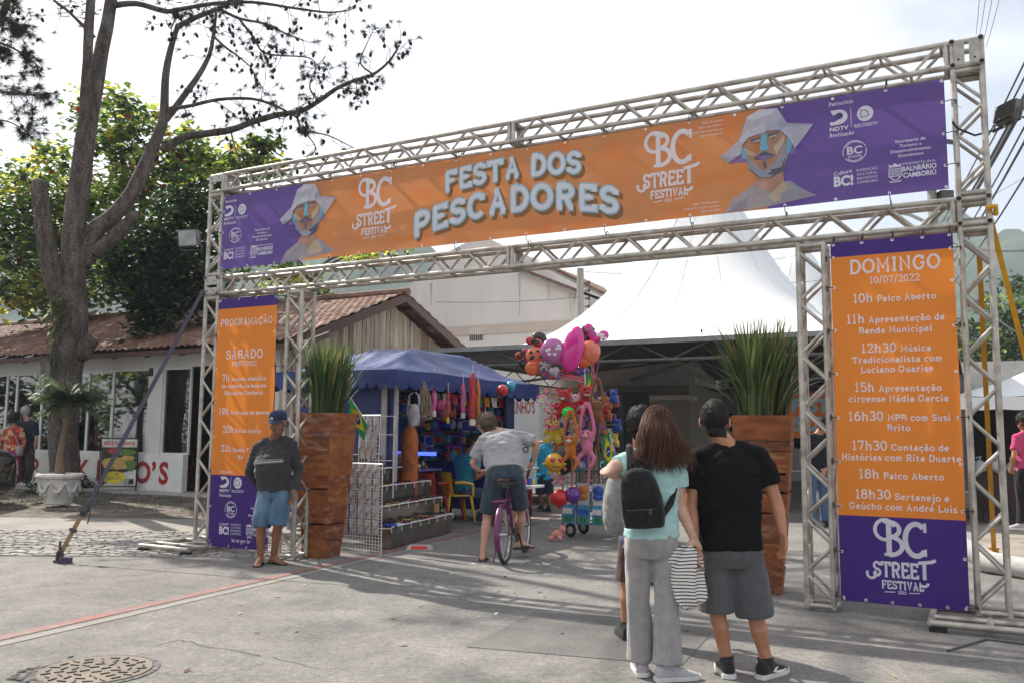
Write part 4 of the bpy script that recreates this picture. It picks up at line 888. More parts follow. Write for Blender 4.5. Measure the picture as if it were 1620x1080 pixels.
# ------------------------------------------------------------------ marquee tents
pvc = M('white_tent_fabric', (.74, .75, .76), (.70, .71, .72), .8, rough=.6, tr=.05, bump=.25, bscale=1.6, c3=(.60, .60, .58), s3=.9, f3=.35)
frame_g = M('tent_frame_steel', (.16, .16, .155), (.11, .11, .11), 8, rough=.55, metal=.5)
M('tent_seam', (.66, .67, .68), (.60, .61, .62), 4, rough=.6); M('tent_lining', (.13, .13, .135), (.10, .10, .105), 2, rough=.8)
def marquee(A, Lx, label, H=6.3, eave=3.42):
    c = A+GE*Lx/2+GD*Lx/2; t = thing('marquee_tent', label, 'tent', V((c.x, c.y, 0)))
    mb = MB(); n = 44
    def fn(a, b):
        x, y = a*2-1, b*2-1; r_ = (abs(x)**5+abs(y)**5)**.2; r_ = min(1, r_)
        s = max(0, 1-r_); z = eave+H*s**2.65 + .12*s*(1-s) 
        if s > .93: z = eave+H*.93**2.65+.15*(s-.93)/.07
        return c+GE*x*Lx/2+GD*y*Lx/2+Z*(z+.02*noise.noise(V((x*6, y*6, 2)))*s)
    mb.grid(fn, n, n)
    for a in range(4):
        e = [(-1, -1), (1, -1), (1, 1), (-1, 1)]; p, q = e[a], e[(a+1) % 4]
        P = [c+(GE*p[0]+GD*p[1])*Lx/2*1.002, c+(GE*q[0]+GD*q[1])*Lx/2*1.002]
        mb.poly([P[0]+Z*(eave-.10), P[1]+Z*(eave-.10), P[1]+Z*eave, P[0]+Z*eave], 1)
    sm_ = MB()
    for q in range(16): a_ = math.pi*q/8; ex_, ey_ = math.cos(a_)/max(abs(math.cos(a_)), abs(math.sin(a_))), math.sin(a_)/max(abs(math.cos(a_)), abs(math.sin(a_))); sm_.path([fn(.5+ex_*.5*r_/20, .5+ey_*.5*r_/20)+Z*.003 for r_ in range(1, 21)], .006, 4)
    sm_.build('seam', MATS['tent_seam'], t)
    ln = MB(); ln.grid(lambda a, b: fn(a, b)-Z*(.035), n, n); ln.build('lining', MATS['tent_lining'], t, smooth=60)  # added inner skin, coloured dark to put the canopy's underside in shade
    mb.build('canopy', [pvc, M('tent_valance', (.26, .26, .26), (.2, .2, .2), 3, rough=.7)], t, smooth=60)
    mb = MB(); e = [(-1, -1), (1, -1), (1, 1), (-1, 1)]
    for a in range(4):
        p, q = e[a], e[(a+1) % 4]; P, Q_ = c+(GE*p[0]+GD*p[1])*(Lx/2-.12), c+(GE*q[0]+GD*q[1])*(Lx/2-.12)
        for z in (eave-.06, eave-.42): mb.tube(P+Z*z, Q_+Z*z, .035, n=6)
        for k in range(14):
            s0, s1 = P.lerp(Q_, k/14), P.lerp(Q_, (k+1)/14)
            mb.tube(s0+Z*(eave-(.06 if k % 2 else .42)), s1+Z*(eave-(.42 if k % 2 else .06)), .016, n=5)
        mb.tube(P, P+Z*eave, .075, n=8)
        mb.tube(P+Z*(eave-.42), c+Z*(eave+.15), .05, n=6); m_ = P.lerp(Q_, .5); mb.tube(m_+Z*(eave-.42), c+Z*(eave+.15), .04, n=6); mb.tube(P+Z*(eave-1.4), P.lerp(Q_, .16)+Z*(eave-.42), .035, n=6); mb.tube(Q_+Z*(eave-1.4), Q_.lerp(P, .16)+Z*(eave-.42), .035, n=6)
    mb.tube(c+Z*(eave+.1), c+Z*(eave+H*.9), .06, n=6)
    mb.build('frame', frame_g, t); return c
TA = V((-2.8, 20.5, 0))
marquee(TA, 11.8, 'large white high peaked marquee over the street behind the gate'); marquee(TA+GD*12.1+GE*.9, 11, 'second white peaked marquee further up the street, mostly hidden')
bl = at(1110, 531, 17.2); t = thing('light_bulb', 'small lit white bulb hung under the front edge of the marquee', 'bulb', bl); b = MB(); b.ell(bl, .055); b.build('glass_bulb', M('lit_bulb', (1, .97, .9), emit=2.0), t); b = MB(); b.tube(bl+Z*.05, bl+Z*.13, .02, n=6); b.build('socket', black_plastic, t)
# cream house under the marquee, with slab awning and dark door
O3 = at(960, 640, 28); O3.z = 0
ch = thing('cream_house', 'cream house front with dark door and concrete awning under the far marquee', 'house', O3); hp = lambda a, d, z: O3+GE*a+GD*d+Z*z
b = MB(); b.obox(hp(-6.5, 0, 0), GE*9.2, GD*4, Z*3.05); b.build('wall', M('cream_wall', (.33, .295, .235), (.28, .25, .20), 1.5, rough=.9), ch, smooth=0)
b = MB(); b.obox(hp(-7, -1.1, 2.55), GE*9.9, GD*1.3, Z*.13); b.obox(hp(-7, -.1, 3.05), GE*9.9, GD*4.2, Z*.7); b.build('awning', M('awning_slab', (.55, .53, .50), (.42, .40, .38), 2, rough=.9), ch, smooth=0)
b = MB(); b.obox(hp(.18, -.05, .1), GE*1.05, GD*.045, Z*2.1, 0); b.obox(hp(.2, -.09, .15), GE*.06, GD*.05, Z*2.0, 1); b.obox(hp(.68, -.09, .15), GE*.05, GD*.05, Z*2.0, 1); b.obox(hp(1.2, -.09, .15), GE*.05, GD*.05, Z*2.0, 1); b.build('door', [M('door_glass', (.05, .06, .06), rough=.15), steel_dark], ch, smooth=0)
b = MB(); b.obox(hp(-.75, -.04, 1.35), GE*.25, GD*.035, Z*.3); b.build('meter_box', steel_dark, ch, smooth=0)
O4 = at(1075, 640, 36); O4.z = 0; hp4 = lambda a, d, z: O4+GE*a+GD*d+Z*z
ph = thing('pale_house', 'pale two storey house with outside stair behind the black haired man', 'house', O4)
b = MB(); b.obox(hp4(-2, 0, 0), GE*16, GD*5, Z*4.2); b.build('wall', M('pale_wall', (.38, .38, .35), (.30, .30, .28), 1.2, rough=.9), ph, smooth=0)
for i in range(3): b = MB(); b.obox(hp4(.9+i*2.6, -.03, 1.0), GE*1.3, GD*.028, Z*1.4); b.build('window', void, ph, smooth=0)
b = MB(); b.obox(hp4(1.5, -1.2, 3.6), GE*.25, GD*.2, V((0, 0, .25))); 
for i in range(9): b.obox(hp4(.6+i*.26, -1.3, 3.3-i*.28), GE*.5, GD*.9, Z*.07)
b.obox(hp4(.5, -1.35, 3.35), GE*2.6-Z*2.6, GD*.05, Z*.3); b.build('stair', white_paint, ph, smooth=0)
spk = at(990, 700, 22); spk.z = 0; t = thing('speaker_tower', 'tall black loudspeaker column under the marquee', 'loudspeaker', spk)
b = MB(); b.box(spk+Z*1.75, (1.0, .7, 1.6), GA); b.build('cabinet', M('speaker_black', (.02, .02, .021), (.03, .03, .03), 8, rough=.7), t, smooth=0); b = MB(); b.obox(spk+Z*1.0-GE*.06-GD*.38, GE*.14, GD*.02, Z*1.5); b.build('grille', M('grille_grey', (.07, .07, .07), rough=.6), t, smooth=0); b = MB(); b.tube(spk, spk+Z*1.0, .05); b.build('stand', steel_dark, t)
# white food trailer with red letters
O5 = at(833, 650, 18.6); O5.z = 0; tr_ = thing('food_trailer', 'white food trailer with red lettering on its side beyond the toy stall', 'trailer', O5); tp = lambda a, d, z: O5+GE*a+GD*d+Z*z
b = MB(); P = [tp(-2.6, 0, .35), tp(.31, 0, .35), tp(.31, 0, 2.15), tp(.1, 0, 2.36), tp(-2.6, 0, 2.75)]; b.poly(P); B2 = [p+GD*2 for p in P]; b.poly(B2[::-1])
for i in range(5): j = (i+1) % 5; b.poly([P[j], P[i], B2[i], B2[j]])
put5 = lambda s, t, z: tp(s, -z, t)
sans(b, "PEKINHO’S", .20, 1.93, .26, put5, 'r', 1, bold=.02, z=.005, fit=.70);
sans(b, "NHO", .06, 1.10, .13, put5, 'r', 2, z=.005, bold=.02)
b.build('body', [M('trailer_white', (.60, .60, .58), (.54, .54, .52), 2, rough=.5, c3=(.4, .39, .37), s3=1.5, f3=.4), redp, black_plastic], tr_, smooth=0)
for a in (-.4, -1.9): b = MB(); b.tube(tp(a, .02, .3), tp(a, .25, .3), .3, n=20); b.build('wheel', black_rubber, tr_)
# ------------------------------------------------------------------ blue toy stall
S0 = V((-1.66, 12.6, 0)); sp_ = lambda a, d, z: S0-GE*a+GD*d+Z*z      # a: away to the left, d: up the street
tarp = M('blue_tarpaulin', (.014, .036, .17), (.010, .027, .13), 2, rough=.42, bump=.4, bscale=5, tr=.03, spec=.5, c3=(.03, .06, .22), s3=4, f3=.4)
tarp_roof = M('sunny_blue_tarpaulin', (.007, .027, .15), (.005, .02, .11), 3, rough=.42, bump=.9, bscale=5, tr=.04, spec=.3)
stall = thing('market_stall', 'blue tarpaulin toy stall with scalloped valance and open front', 'stall', sp_(1.5, 1.7, 0))
SW, SD, SE = 1.95, 3.45, 2.36
mb = MB(); n = 40
def troof(a, b):
    x, y = a*2-1, b*2-1; s = 1-max(abs(x), abs(y)); q = min(1, s/.62)
    z = SE+.46*q-.05*math.sin(math.pi*q)+.06*noise.noise(V((x*3, y*3, 5)))*min(1, s*5)-.05*math.sin(math.pi*min(1, abs(x if abs(y) > abs(x) else y)))*0 + .03*noise.noise(V((x*9, y*2, 1)))*(s > .02)
    return sp_(SW/2+x*(SW/2+.22), SD/2+.23+y*(SD/2+.55), z)
mb.grid(troof, n, n)
mb.build('roof_cover', tarp_roof, stall, smooth=70)
mb = MB()
cor = [(-.22, -.32), (SW+.22, -.32), (SW+.22, SD+.78), (-.22, SD+.78)]
for i in range(4):
    p, q = cor[i], cor[(i+1) % 4]; k = 14
    for j in range(k):
        rows = []
        for h in range(6):
            row = []
            for s in range(9):
                t_ = (j+s/8)/k; a, d = p[0]+(q[0]-p[0])*t_, p[1]+(q[1]-p[1])*t_; dz = (.20+.075*math.sin(math.pi*s/8)**.6)*h/5
                wob = .03*noise.noise(V((a*2.3, d*2.3, h*.5)))*h/5; row.append(sp_(a+wob, d+wob, SE+.012-dz+.02*noise.noise(V((a*2, d*2, 0)))))
            rows.append(row)
        mb.loft(rows, caps=False, closed=False)
mb.build('valance', tarp, stall, smooth=70)
mb = MB()
def wallp(a0, d0, a1, d1, seed):
    mb.grid(lambda i, j: sp_(a0+(a1-a0)*i+.05*noise.noise(V((i*6, j*2, seed))), d0+(d1-d0)*i+.05*noise.noise(V((i*6, j*2, seed+5))), .12+2.2*j), 26, 12)
wallp(.06, .02, SW, 0, 1); wallp(SW, 0, SW, SD, 2); wallp(SW, SD, 0, SD, 3)
mb.build('side_cover', tarp, stall, smooth=70)
mb = MB()
for a, d in ((0, 0), (SW, 0), (SW, SD), (0, SD)): mb.tube(sp_(a, d, 0), sp_(a, d, SE), .035, n=8)
mb.obox(sp_(.16, -.02, .1), -GE*-.09*-1, GD*.03, Z*2.1)
for a0_, d0_, a1_, d1_ in ((0, 0, SW, 0), (0, 0, 0, SD), (0, SD, SW, SD), (SW, 0, SW, SD)): mb.tube(sp_(a0_, d0_, SE-.1), sp_(a1_, d1_, SE-.1), .022, n=6)
mb.build('frame', M('pale_stall_frame', (.42, .42, .43), (.33, .33, .34), 6, rough=.5), stall)
b = MB(); b.obox(sp_(-.05, SD-.28, .0), GE*.05, GD*.3, Z*2.2); b.build('end_post', M('navy_cover', (.012, .02, .06), rough=.6), stall, smooth=0)
# counter table with a violet cloth inside the stall
ct = thing('counter_table', 'table with violet cloth at the back of the toy stall', 'table', sp_(1.25, 1.9, 0))
b = MB(); b.grid(lambda i, j: sp_(.7+1.15*i, 1.55+.04*math.sin(i*40)*(1-j), .25+.62*j), 40, 6); b.obox(sp_(1.87, 1.5, .86), GE*1.2, GD*.8, Z*.03); b.build('cloth', M('violet_cloth', (.16, .12, .34), (.12, .09, .27), 3, rough=.8), ct, smooth=60)
for a in (.8, 1.75):
    for d in (1.62, 2.25): b = MB(); b.tube(sp_(a, d, 0), sp_(a, d, .86), .025, n=6); b.build('leg', steel_dark, ct)
led = M('blue_lamp_strip', (.06, .10, 1), emit=1.6); t = thing('lamp_strip', 'glowing blue lamp strip above the violet counter', 'lamp', sp_(1.6, 2.28, 1.1)); b = MB(); b.box(sp_(1.3, 2.3, 1.13), (1.0, .05, .06), GA); b.build('tube', led, t, smooth=0)
rnd = random.Random(9)
TOYC = [(.5, .03, .03), (.03, .10, .45), (.62, .45, .04), (.05, .30, .08), (.6, .12, .35), (.62, .60, .58), (.30, .08, .42), (.62, .22, .03), (.02, .02, .025), (.05, .38, .45)]
TM = [M('toy_colour_%s' % n, c, tuple(x*.75 for x in c), 12, rough=.35, spec=.5) for n, c in zip(('red', 'blue', 'yellow', 'green', 'pink', 'white', 'violet', 'orange', 'black', 'teal'), TOYC)]
FILM = M('clear_film', (.62, .62, .64), (.5, .5, .53), 14, rough=.12, spec=.8, bump=.5, bscale=30)
# wall of packed toys hanging at the back of the stall
packs = []
def pack(loc, w_, h, m1, m2, rz, label, group):
    t = thing('toy_pack', label, 'toy', loc, group); X = Matrix.Rotation(rz, 3, 'Z') @ V((1, 0, 0)); Y = V((-X.y, X.x, 0))
    b = MB(); b.obox(V(loc)-X*w_/2, X*w_, Y*.015, Z*h); b.build('card', m1, t, smooth=0)
    b = MB(); c = V(loc)-Y*.03+Z*h*.42; b.loft([[c+X*(w_*.36*s*math.cos(a))+Z*(h*.30*s*math.sin(a))-Y*yy for a in [2*math.pi*i/9 for i in range(9)]] for s, yy in ((1, -.028), (.95, .0), (.6, .02))]); b.build('toy', m2, t)
    b = MB(); b.obox(V(loc)-X*w_*.48+Z*h*.82-Y*.004, X*w_*.96, Y*.006, Z*h*.15); b.build('header', rnd.choice(TM), t, smooth=0)
for row in range(5):
    for i in range(14):
        a = .12+i*.13+rnd.uniform(-.03, .03); h = rnd.uniform(.2, .34); pack(sp_(a, 3.3-rnd.uniform(0, .1), 1.0+row*.26+rnd.uniform(-.03, .03)), rnd.uniform(.16, .24), h, rnd.choice(TM[:8]+[TM[8]]*6), rnd.choice(TM), GA+rnd.uniform(-.35, .35), 'carded toy hanging on the dark back wall of the blue stall', 'toys hanging in the blue stall')
for i in range(22):
    a = .75+rnd.random()*1.05; pack(sp_(a, 1.62+rnd.random()*.5, .895), rnd.uniform(.12, .22), rnd.uniform(.05, .13), rnd.choice(TM), rnd.choice(TM), GA+rnd.uniform(-.5, .5), 'small boxed toy lying on the violet counter', 'boxed toys on the violet counter')
for i in range(34):
    pack(sp_(rnd.uniform(.12, 1.6), rnd.uniform(.25, 2.9), rnd.uniform(1.55, 1.95)), rnd.uniform(.14, .22), rnd.uniform(.22, .34), rnd.choice(TM+[FILM]*5), rnd.choice(TM), GA+rnd.uniform(-.9, .9), 'carded toy hanging on strings under the roof of the blue stall', 'toys hung under the stall roof')
def ball(loc, r, m, label, cat='balloon', name='balloon', knot=True, group=None, k=(1, 1, 1)):
    t = thing(name, label, cat, loc, group); b = MB(); b.ell(loc, (r*k[0], r*k[1], r*k[2]), 0, 20, 12); b.build('skin', m, t)
    if knot: b = MB(); b.lathe([(.012, 0), (.03, -.025), (.01, -.03)], V(loc)-Z*(r*k[2]-.005), 8); b.build('knot', m, t)
    return t
def bmat(n, c, rough=.18): return M(n, c, tuple(x*.85 for x in c), 3, rough=rough, spec=.6, tr=.15, coat=.5)
pinkb = bmat('magenta_rubber', (.62, .05, .24))
ball(at(695, 640, 13.5), .105, pinkb, 'magenta balloon hanging in the mouth of the blue stall')
ball(at(795, 617, 14.6), .10, bmat('red_rubber', (.6, .02, .02)), 'red ball hanging under the roof of the blue stall', 'ball', 'toy_ball', False)
ball(at(775, 612, 14.9), .11, bmat('amber_rubber', (.42, .20, .03)), 'amber ball hanging beside the red ball in the stall', 'ball', 'toy_ball', False)
ball(at(808, 610, 15.1), .09, bmat('cyan_rubber', (.05, .40, .55)), 'cyan ball hanging behind the red ball in the stall', 'ball', 'toy_ball', False)
# strings of pennants, bags and tubes under the eave
pen = [(.05, .30, .08), (.6, .60, .58), (.5, .03, .03), (.62, .45, .04), (.03, .10, .45)]
for i in range(9):
    p = sp_(.02, 1.0+i*.26, 2.1); t = tag((lambda b: (b.poly([p, p+GD*.2+Z*.01, p+GD*.19-Z*.17+GE*.02, p+GD*.01-Z*.16+GE*.03]), b.build('pennant', TM[(3, 5, 0, 2, 1, 3, 7, 5, 0)[i]], smooth=0))[1])(MB()), 'small coloured pennant strung under the front eave of the blue stall', 'pennant', 'pennants along the stall front')
for i, (px, py, L_, m, w_) in enumerate(((687, 596, .55, 4, .07), (709, 620, .42, 0, .045), (748, 590, .75, 0, .09), (733, 605, .5, 4, .06), (757, 600, .62, 7, .05))):
    p = at(px, py, 13.2+i*.12); w_ *= .62; t = thing('hanging_toy', ('pink sleeve of toys in clear film', 'red and yellow foam tube', 'long red sleeve of toys in film', 'short pink toy sleeve', 'orange toy sleeve')[i]+' hanging at the stall mouth', 'toy', p)
    b = MB(); b.path([p-Z*L_*k/6+V((.012*math.sin(k*2+i), .01*math.cos(k*3), 0)) for k in range(7)], [w_*.5, w_, w_*.8, w_*1.1, w_*.9, w_, w_*.5], 9); b.build('sleeve', TM[m], t)
    b = MB(); b.lathe([(w_*.9, 0), (w_*1.0, .06), (w_*.5, .12)], p-Z*(L_+.05), 9); b.build('tip', TM[(5, 2, 5, 5, 2)[i]], t); b = MB(); b.tube(p, p+Z*.15, .004, n=4); b.build('string', white_paint, t)
bg_ = at(655, 655, 12.75); t = thing('plastic_bag', 'white plastic carrier bag hanging by the stall post above the gas cylinder', 'bag', bg_)
b = MB(); b.loft([[bg_+GE*math.cos(a)*w_*.7+GD*math.sin(a)*.05+Z*z+GE*.02*noise.noise(V((a, z*9, 1))) for a in [2*math.pi*i/14 for i in range(14)]] for w_, z in ((.05, -.17), (.13, -.15), (.15, -.02), (.12, .09), (.10, .15))]); b.build('body', M('bag_plastic', (.62, .63, .66), (.4, .43, .5), 7, rough=.4, tr=.3), t, smooth=80)
b = MB(); b.path([bg_+GE*-.09+Z*.14, bg_+GE*-.09+Z*.28, bg_+GE*-.02+Z*.32], .015, 5); b.path([bg_+GE*.09+Z*.14, bg_+GE*.07+Z*.28, bg_+GE*.02+Z*.32], .015, 5); b.build('handles', MATS['bag_plastic'], t)
t = thing('cord_bundle', 'tangle of pale cords hanging at the stall post', 'cord', at(672, 625, 12.8)); b = MB()
for i in range(9):
    x = random.uniform(-12, 14); b.path([at(668+x*.3, 603, 12.8), at(670+x, 630, 12.8+random.uniform(-.1, .1)), at(668+x*1.2, 650+random.uniform(-5, 15), 12.8), at(672+x*.2, 660, 12.8)], .007, 4)
b.build('cords', M('jute', (.36, .29, .20), (.26, .21, .15), 20, rough=.9), t)
# gas cylinder
gc = V((-1.50, 13.0, 0)); t = thing('gas_cylinder', 'tall scuffed orange gas cylinder standing inside the stall mouth', 'gas cylinder', gc)
b = MB(); b.lathe([(.115, 0), (.125, .03), (.125, 1.38), (.118, 1.45), (.085, 1.53), (.05, 1.57), (.045, 1.60)], gc, 22); b.build('body', M('scuffed_orange_paint', (.50, .15, .03), (.36, .09, .02), 4, rough=.6, c3=(.04, .03, .025), s3=5, f3=.95, lo=.3, hi=.6), t)
b = MB(); b.lathe([(.03, 1.6), (.03, 1.66), (.05, 1.67), (.05, 1.69), (.01, 1.70)], gc, 10); b.path([gc+Z*1.64, gc+V((.12, .0, 1.65)), gc+V((.32, .02, 1.70))], .012, 6); b.build('valve', chrome, t)
# stepped chrome display with small toys
D0 = V((-1.52, 11.28, 0)); LA = V((.30, .954, 0)).normalized(); LB = V((-.954, .30, 0)); dp = lambda a, d, z: D0+LA*a+LB*d+Z*z
mir = M('tarnished_mirror_steel', (.40, .39, .37), (.28, .27, .26), 5, rough=.22, metal=1, bump=.12, bscale=5, c3=(.12, .115, .11), s3=3, f3=.6)
ds = thing('step_display', 'stepped mirror steel display stand of five shelves facing the lane', 'display stand', dp(1, .7, 0))
LEN = [2.15]*5; DZ = [.26, .50, .74, .96, 1.16]
for i in range(5):
    b = MB(); off = i*.01; b.obox(dp(off, i*.19, 0.01 if i == 0 else DZ[i-1]+.004), LA*LEN[i], LB*.30, Z*(DZ[i]-(DZ[i-1] if i else 0)-.015)); b.build('shelf', mir, ds, smooth=0)
    b = MB(); r_ = .008
    for a, c_ in ((0, 1), (LEN[i], 1)): b.tube(dp(off+a, i*.19-.012, DZ[i]+.0), dp(off+a, i*.19+.17, DZ[i]+.0), r_, n=6)
    b.tube(dp(off, i*.19-.012, DZ[i]+.02), dp(off+LEN[i], i*.19-.012, DZ[i]+.02), r_, n=6)
    for k in range(8): b.tube(dp(off+LEN[i]*k/7, i*.19-.012, DZ[i]-.05), dp(off+LEN[i]*k/7, i*.19-.012, DZ[i]+.02), r_*.7, n=5)
    b.build('rail', white_paint, ds)
def toycar(m):
    t = thing('toy_car', 'small toy car set out on the steel shelves', 'toy', (0, 0, 0), 'small toys on the steel shelves'); b = MB(); t.scale = (1.45, 1.45, 1.6)
    b.loft([[V((x*s, y, z)) for y, z in ((-.026, .012), (.026, .012), (.026, .03), (.02, .036), (-.02, .036), (-.026, .03))] for x, s in ((-.05, 1), (-.047, 1.02), (.047, 1.02), (.05, 1))]); b.build('body', m, t)
    b = MB(); b.loft([[V((x, -.02, .036)), V((x, .02, .036)), V((x*k, .015, .056)), V((x*k, -.015, .056))] for x, k in ((-.03, .8), (.025, .6))]); b.build('cabin', TM[8], t, smooth=0)
    for sx in (-.03, .03):
        for sy in (-.026, .026): b = MB(); b.tube((sx, sy-.004, .012), (sx, sy+.004, .012), .012, n=8); b.build('wheel', black_rubber, t)
    return t
tcs = [toycar(m) for m in (TM[0], TM[5], TM[7], TM[1], TM[2])]
rnd = random.Random(21); used = set()
for i in range(4):
    for k in range(int(LEN[i]/.14)):
        for row in (.05, .13):
            if rnd.random() < .12: continue
            m = rnd.randrange(5); p = dp(.1+i*.01+k*.14+rnd.uniform(-.015, .015), i*.19+row, DZ[i]-.003); rz = math.atan2(LB.y, LB.x)+rnd.uniform(-.35, .35)
            if m not in used: used.add(m); tcs[m].location = p; tcs[m].rotation_euler = (0, 0, rz)
            else: dup(tcs[m], p, rz)
for m in set(range(5))-used: bpy.data.objects.remove(tcs[m])
cardb = M('cardboard', (.36, .23, .13), (.30, .19, .105), 4, rough=.9)
def carton(c, d, rz, label):
    t = thing('cardboard_box', label, 'box', c); b = MB(); b.box(V(c)+Z*d[2]/2, d, rz); b.build('box', cardb, t, smooth=0); X = Matrix.Rotation(rz, 3, 'Z')
    for sx in (-1, 1): b = MB(); b.obox(V(c)+X @ V((sx*d[0]/2, -d[1]/2, d[2])), X @ V((sx*d[0]*.42, 0, -d[2]*.25)), X @ V((0, d[1], 0)), Z*.006); b.build('flap', cardb, t, smooth=0)
carton(dp(2.0, .35, .01), (.3, .35, .42), .3, 'brown cardboard box behind the end of the steel shelves'); carton(V((-.02, 14.6, .01)), (.55, .4, .28), .35, 'open cardboard box on the ground behind the bicycle')
# leaning wire racks hung with packets
wirem = M('white_wire', (.62, .61, .58), (.5, .49, .47), 10, rough=.4); packet = M('clear_packet', (.50, .49, .48), (.40, .38, .37), 16, rough=.25, spec=.7, tr=.35, c3=(.38, .2, .15), s3=16, f3=.6)
def rack(o, ex, up, w_, h, label, nx, ny, rows, z0=0):
    t = thing('wire_rack', label, 'display rack', o); b = MB(); o = V(o)
    for i in range(nx+1): b.tube(o+ex*w_*i/nx, o+ex*w_*i/nx+up*h, .0035 if 0 < i < nx else .007, n=4)
    for j in range(ny+1): b.tube(o+up*h*j/ny, o+up*h*j/ny+ex*w_, .0035 if 0 < j < ny else .007, n=4)
    b.build('grid', wirem, t); nrm = ex.cross(up).normalized(); nrm = nrm if nrm.y < 0 else -nrm
    for r_ in range(rows):
        y = h*(.22+.78*(r_+.5)/rows); k = int(w_/.115)
        for i in range(k):
            c = o+ex*(w_*(i+.5)/k+random.uniform(-.008, .008))+up*y+nrm*.02; hw, hh = .05, h*.78/rows*.48
            q = thing('toy_packet', 'clear packet of small trinkets clipped on a leaning wire rack', 'packet', c, 'packets on the wire racks'); b = MB()
            b.grid(lambda a, e: c+ex*hw*(a*2-1)*.98+up*hh*(e*2-1)+nrm*(.018*math.sin(math.pi*a)*math.sin(math.pi*e)+.006*random.random()), 4, 4); b.build('film', packet, q, smooth=60)
            b = MB(); b.ell(c+up*-hh*.2+nrm*.012, (.018, .01, .022), 0, 6, 4); b.build('trinket', random.choice(TM[:8]), q)
gL, gR = V((-2.12, 11.15, 0)), V((-1.56, 10.75, 0)); ex = (gR-gL).normalized()
rack(gL, ex, (Z+V((-.03, .16, 0))).normalized(), (gR-gL).length, 1.10, 'white wire rack hung with clear packets, leaning before the steel shelves', 14, 28, 5)
rack(V((-1.98, 11.42, .98)), ex, (Z+V((0, .1, 0))).normalized(), .36, .72, 'upper white wire rack standing behind the flag', 7, 13, 2)
t = thing('display_rack', 'bent pale metal frame standing behind the upper rack before the blue cover', 'rack', V((-1.85, 12.1, 0))); b = MB(); q = V((-1.95, 12.05, 0)); b.path([q+Z*.6, q+Z*1.70, q+V((.36, -.12, 1.70)), q+V((.36, -.12, .6))], .011, 6)
for z in (1.1, 1.45): b.tube(q+Z*z, q+V((.36, -.12, z)), .006, n=5)
b.build('frame', wirem, t)
# flags
green = M('flag_green', (.012, .24, .06), (.010, .19, .05), 3, rough=.6, tr=.35); yelf = M('flag_yellow', (.68, .50, .02), rough=.6, tr=.35); bluf = M('flag_blue', (.01, .03, .22), rough=.6, tr=.3)
def flag(base, tip, droop, w_, label, sgn=1):
    """small hand flag: stick from base to tip, the cloth hanging from its upper part"""
    base, tip = V(base), V(tip); t = thing('hand_flag', label, 'flag', base); b = MB(); b.tube(base, tip, .008, n=6); b.build('stick', M('pale_stick', (.6, .6, .58), rough=.5), t)
    d = (base-tip); up0 = tip+d*.04; e = V(droop)
    def put(s, q, z=0):
        p = up0+d.normalized()*q+e*s+Z*(-.10*s*s); return p+V((0, -.018-z, 0))+V((.02, .05, 0))*math.sin(s*7+q*9)*.5
    b = MB(); h = w_*1.35; b.grid(lambda i, j: put(i*w_, j*h, 0), 10, 12, 0)
    P = [(.5, .05), (.94, .5), (.5, .95), (.06, .5)]
    def dia(P, m, z):
        c = (sum(p[0] for p in P)/len(P), sum(p[1] for p in P)/len(P)); n = 10
        for i in range(len(P)):
            p, q = P[i], P[(i+1) % len(P)]
            for r_ in range(4):
                f0, f1 = r_/4, (r_+1)/4; g_ = lambda f, s: put((c[0]+(s[0]-c[0])*f)*w_, (c[1]+(s[1]-c[1])*f)*h, z)
                b.poly([g_(f0, p), g_(f1, p), g_(f1, q), g_(f0, q)] if r_ else [g_(0, p), g_(f1, p), g_(f1, q)], m)
    P = [((P[i][0]+(P[(i+1) % 4][0]-P[i][0])*k/6), (P[i][1]+(P[(i+1) % 4][1]-P[i][1])*k/6)) for i in range(4) for k in range(6)]
    dia(P, 1, .004); dia([(.5+.21*math.cos(2*math.pi*i/18), .5+.16*math.sin(2*math.pi*i/18)) for i in range(18)], 2, .008)
    for k in range(6): a, c_ = put(w_*(.32+.06*k), h*(.53-.05*math.sin(math.pi*k/6)), .011), put(w_*(.32+.06*(k+1)), h*(.53-.05*math.sin(math.pi*(k+1)/6)), .011); b.poly([a, c_, c_+Z*-.012, a+Z*-.012], 3)
    b.build('cloth', [green, yelf, bluf, white_paint], t, smooth=80)
flag(at(580, 668, 10.95), at(554, 628, 10.95), V((-.12, .02, -.62)), .30, 'Brazilian hand flag on a stick beside the left tall planter')
# road stud
rs = gp(664, 869); t = thing('road_stud', 'grey road stud with red reflector on the red line by the steel shelves', 'road stud', rs); b = MB()
b.loft([[rs+V((x*s, y*s2, z)) for x, y in ((-.17, -.09), (.17, -.09), (.17, .09), (-.17, .09))] for s, s2, z in ((1, 1, .002), (.96, .95, .025), (.78, .6, .06))]); b.build('body', M('stud_grey', (.42, .40, .37), (.33, .31, .29), 6, rough=.8), t, smooth=0); b = MB(); b.obox(rs+V((-.1, -.086, .018)), V((.2, 0, 0)), V((0, .02, .033)), V((0, -.006, .006))); b.build('reflector', M('red_reflector', (.6, .02, .015), rough=.25), t, smooth=0)

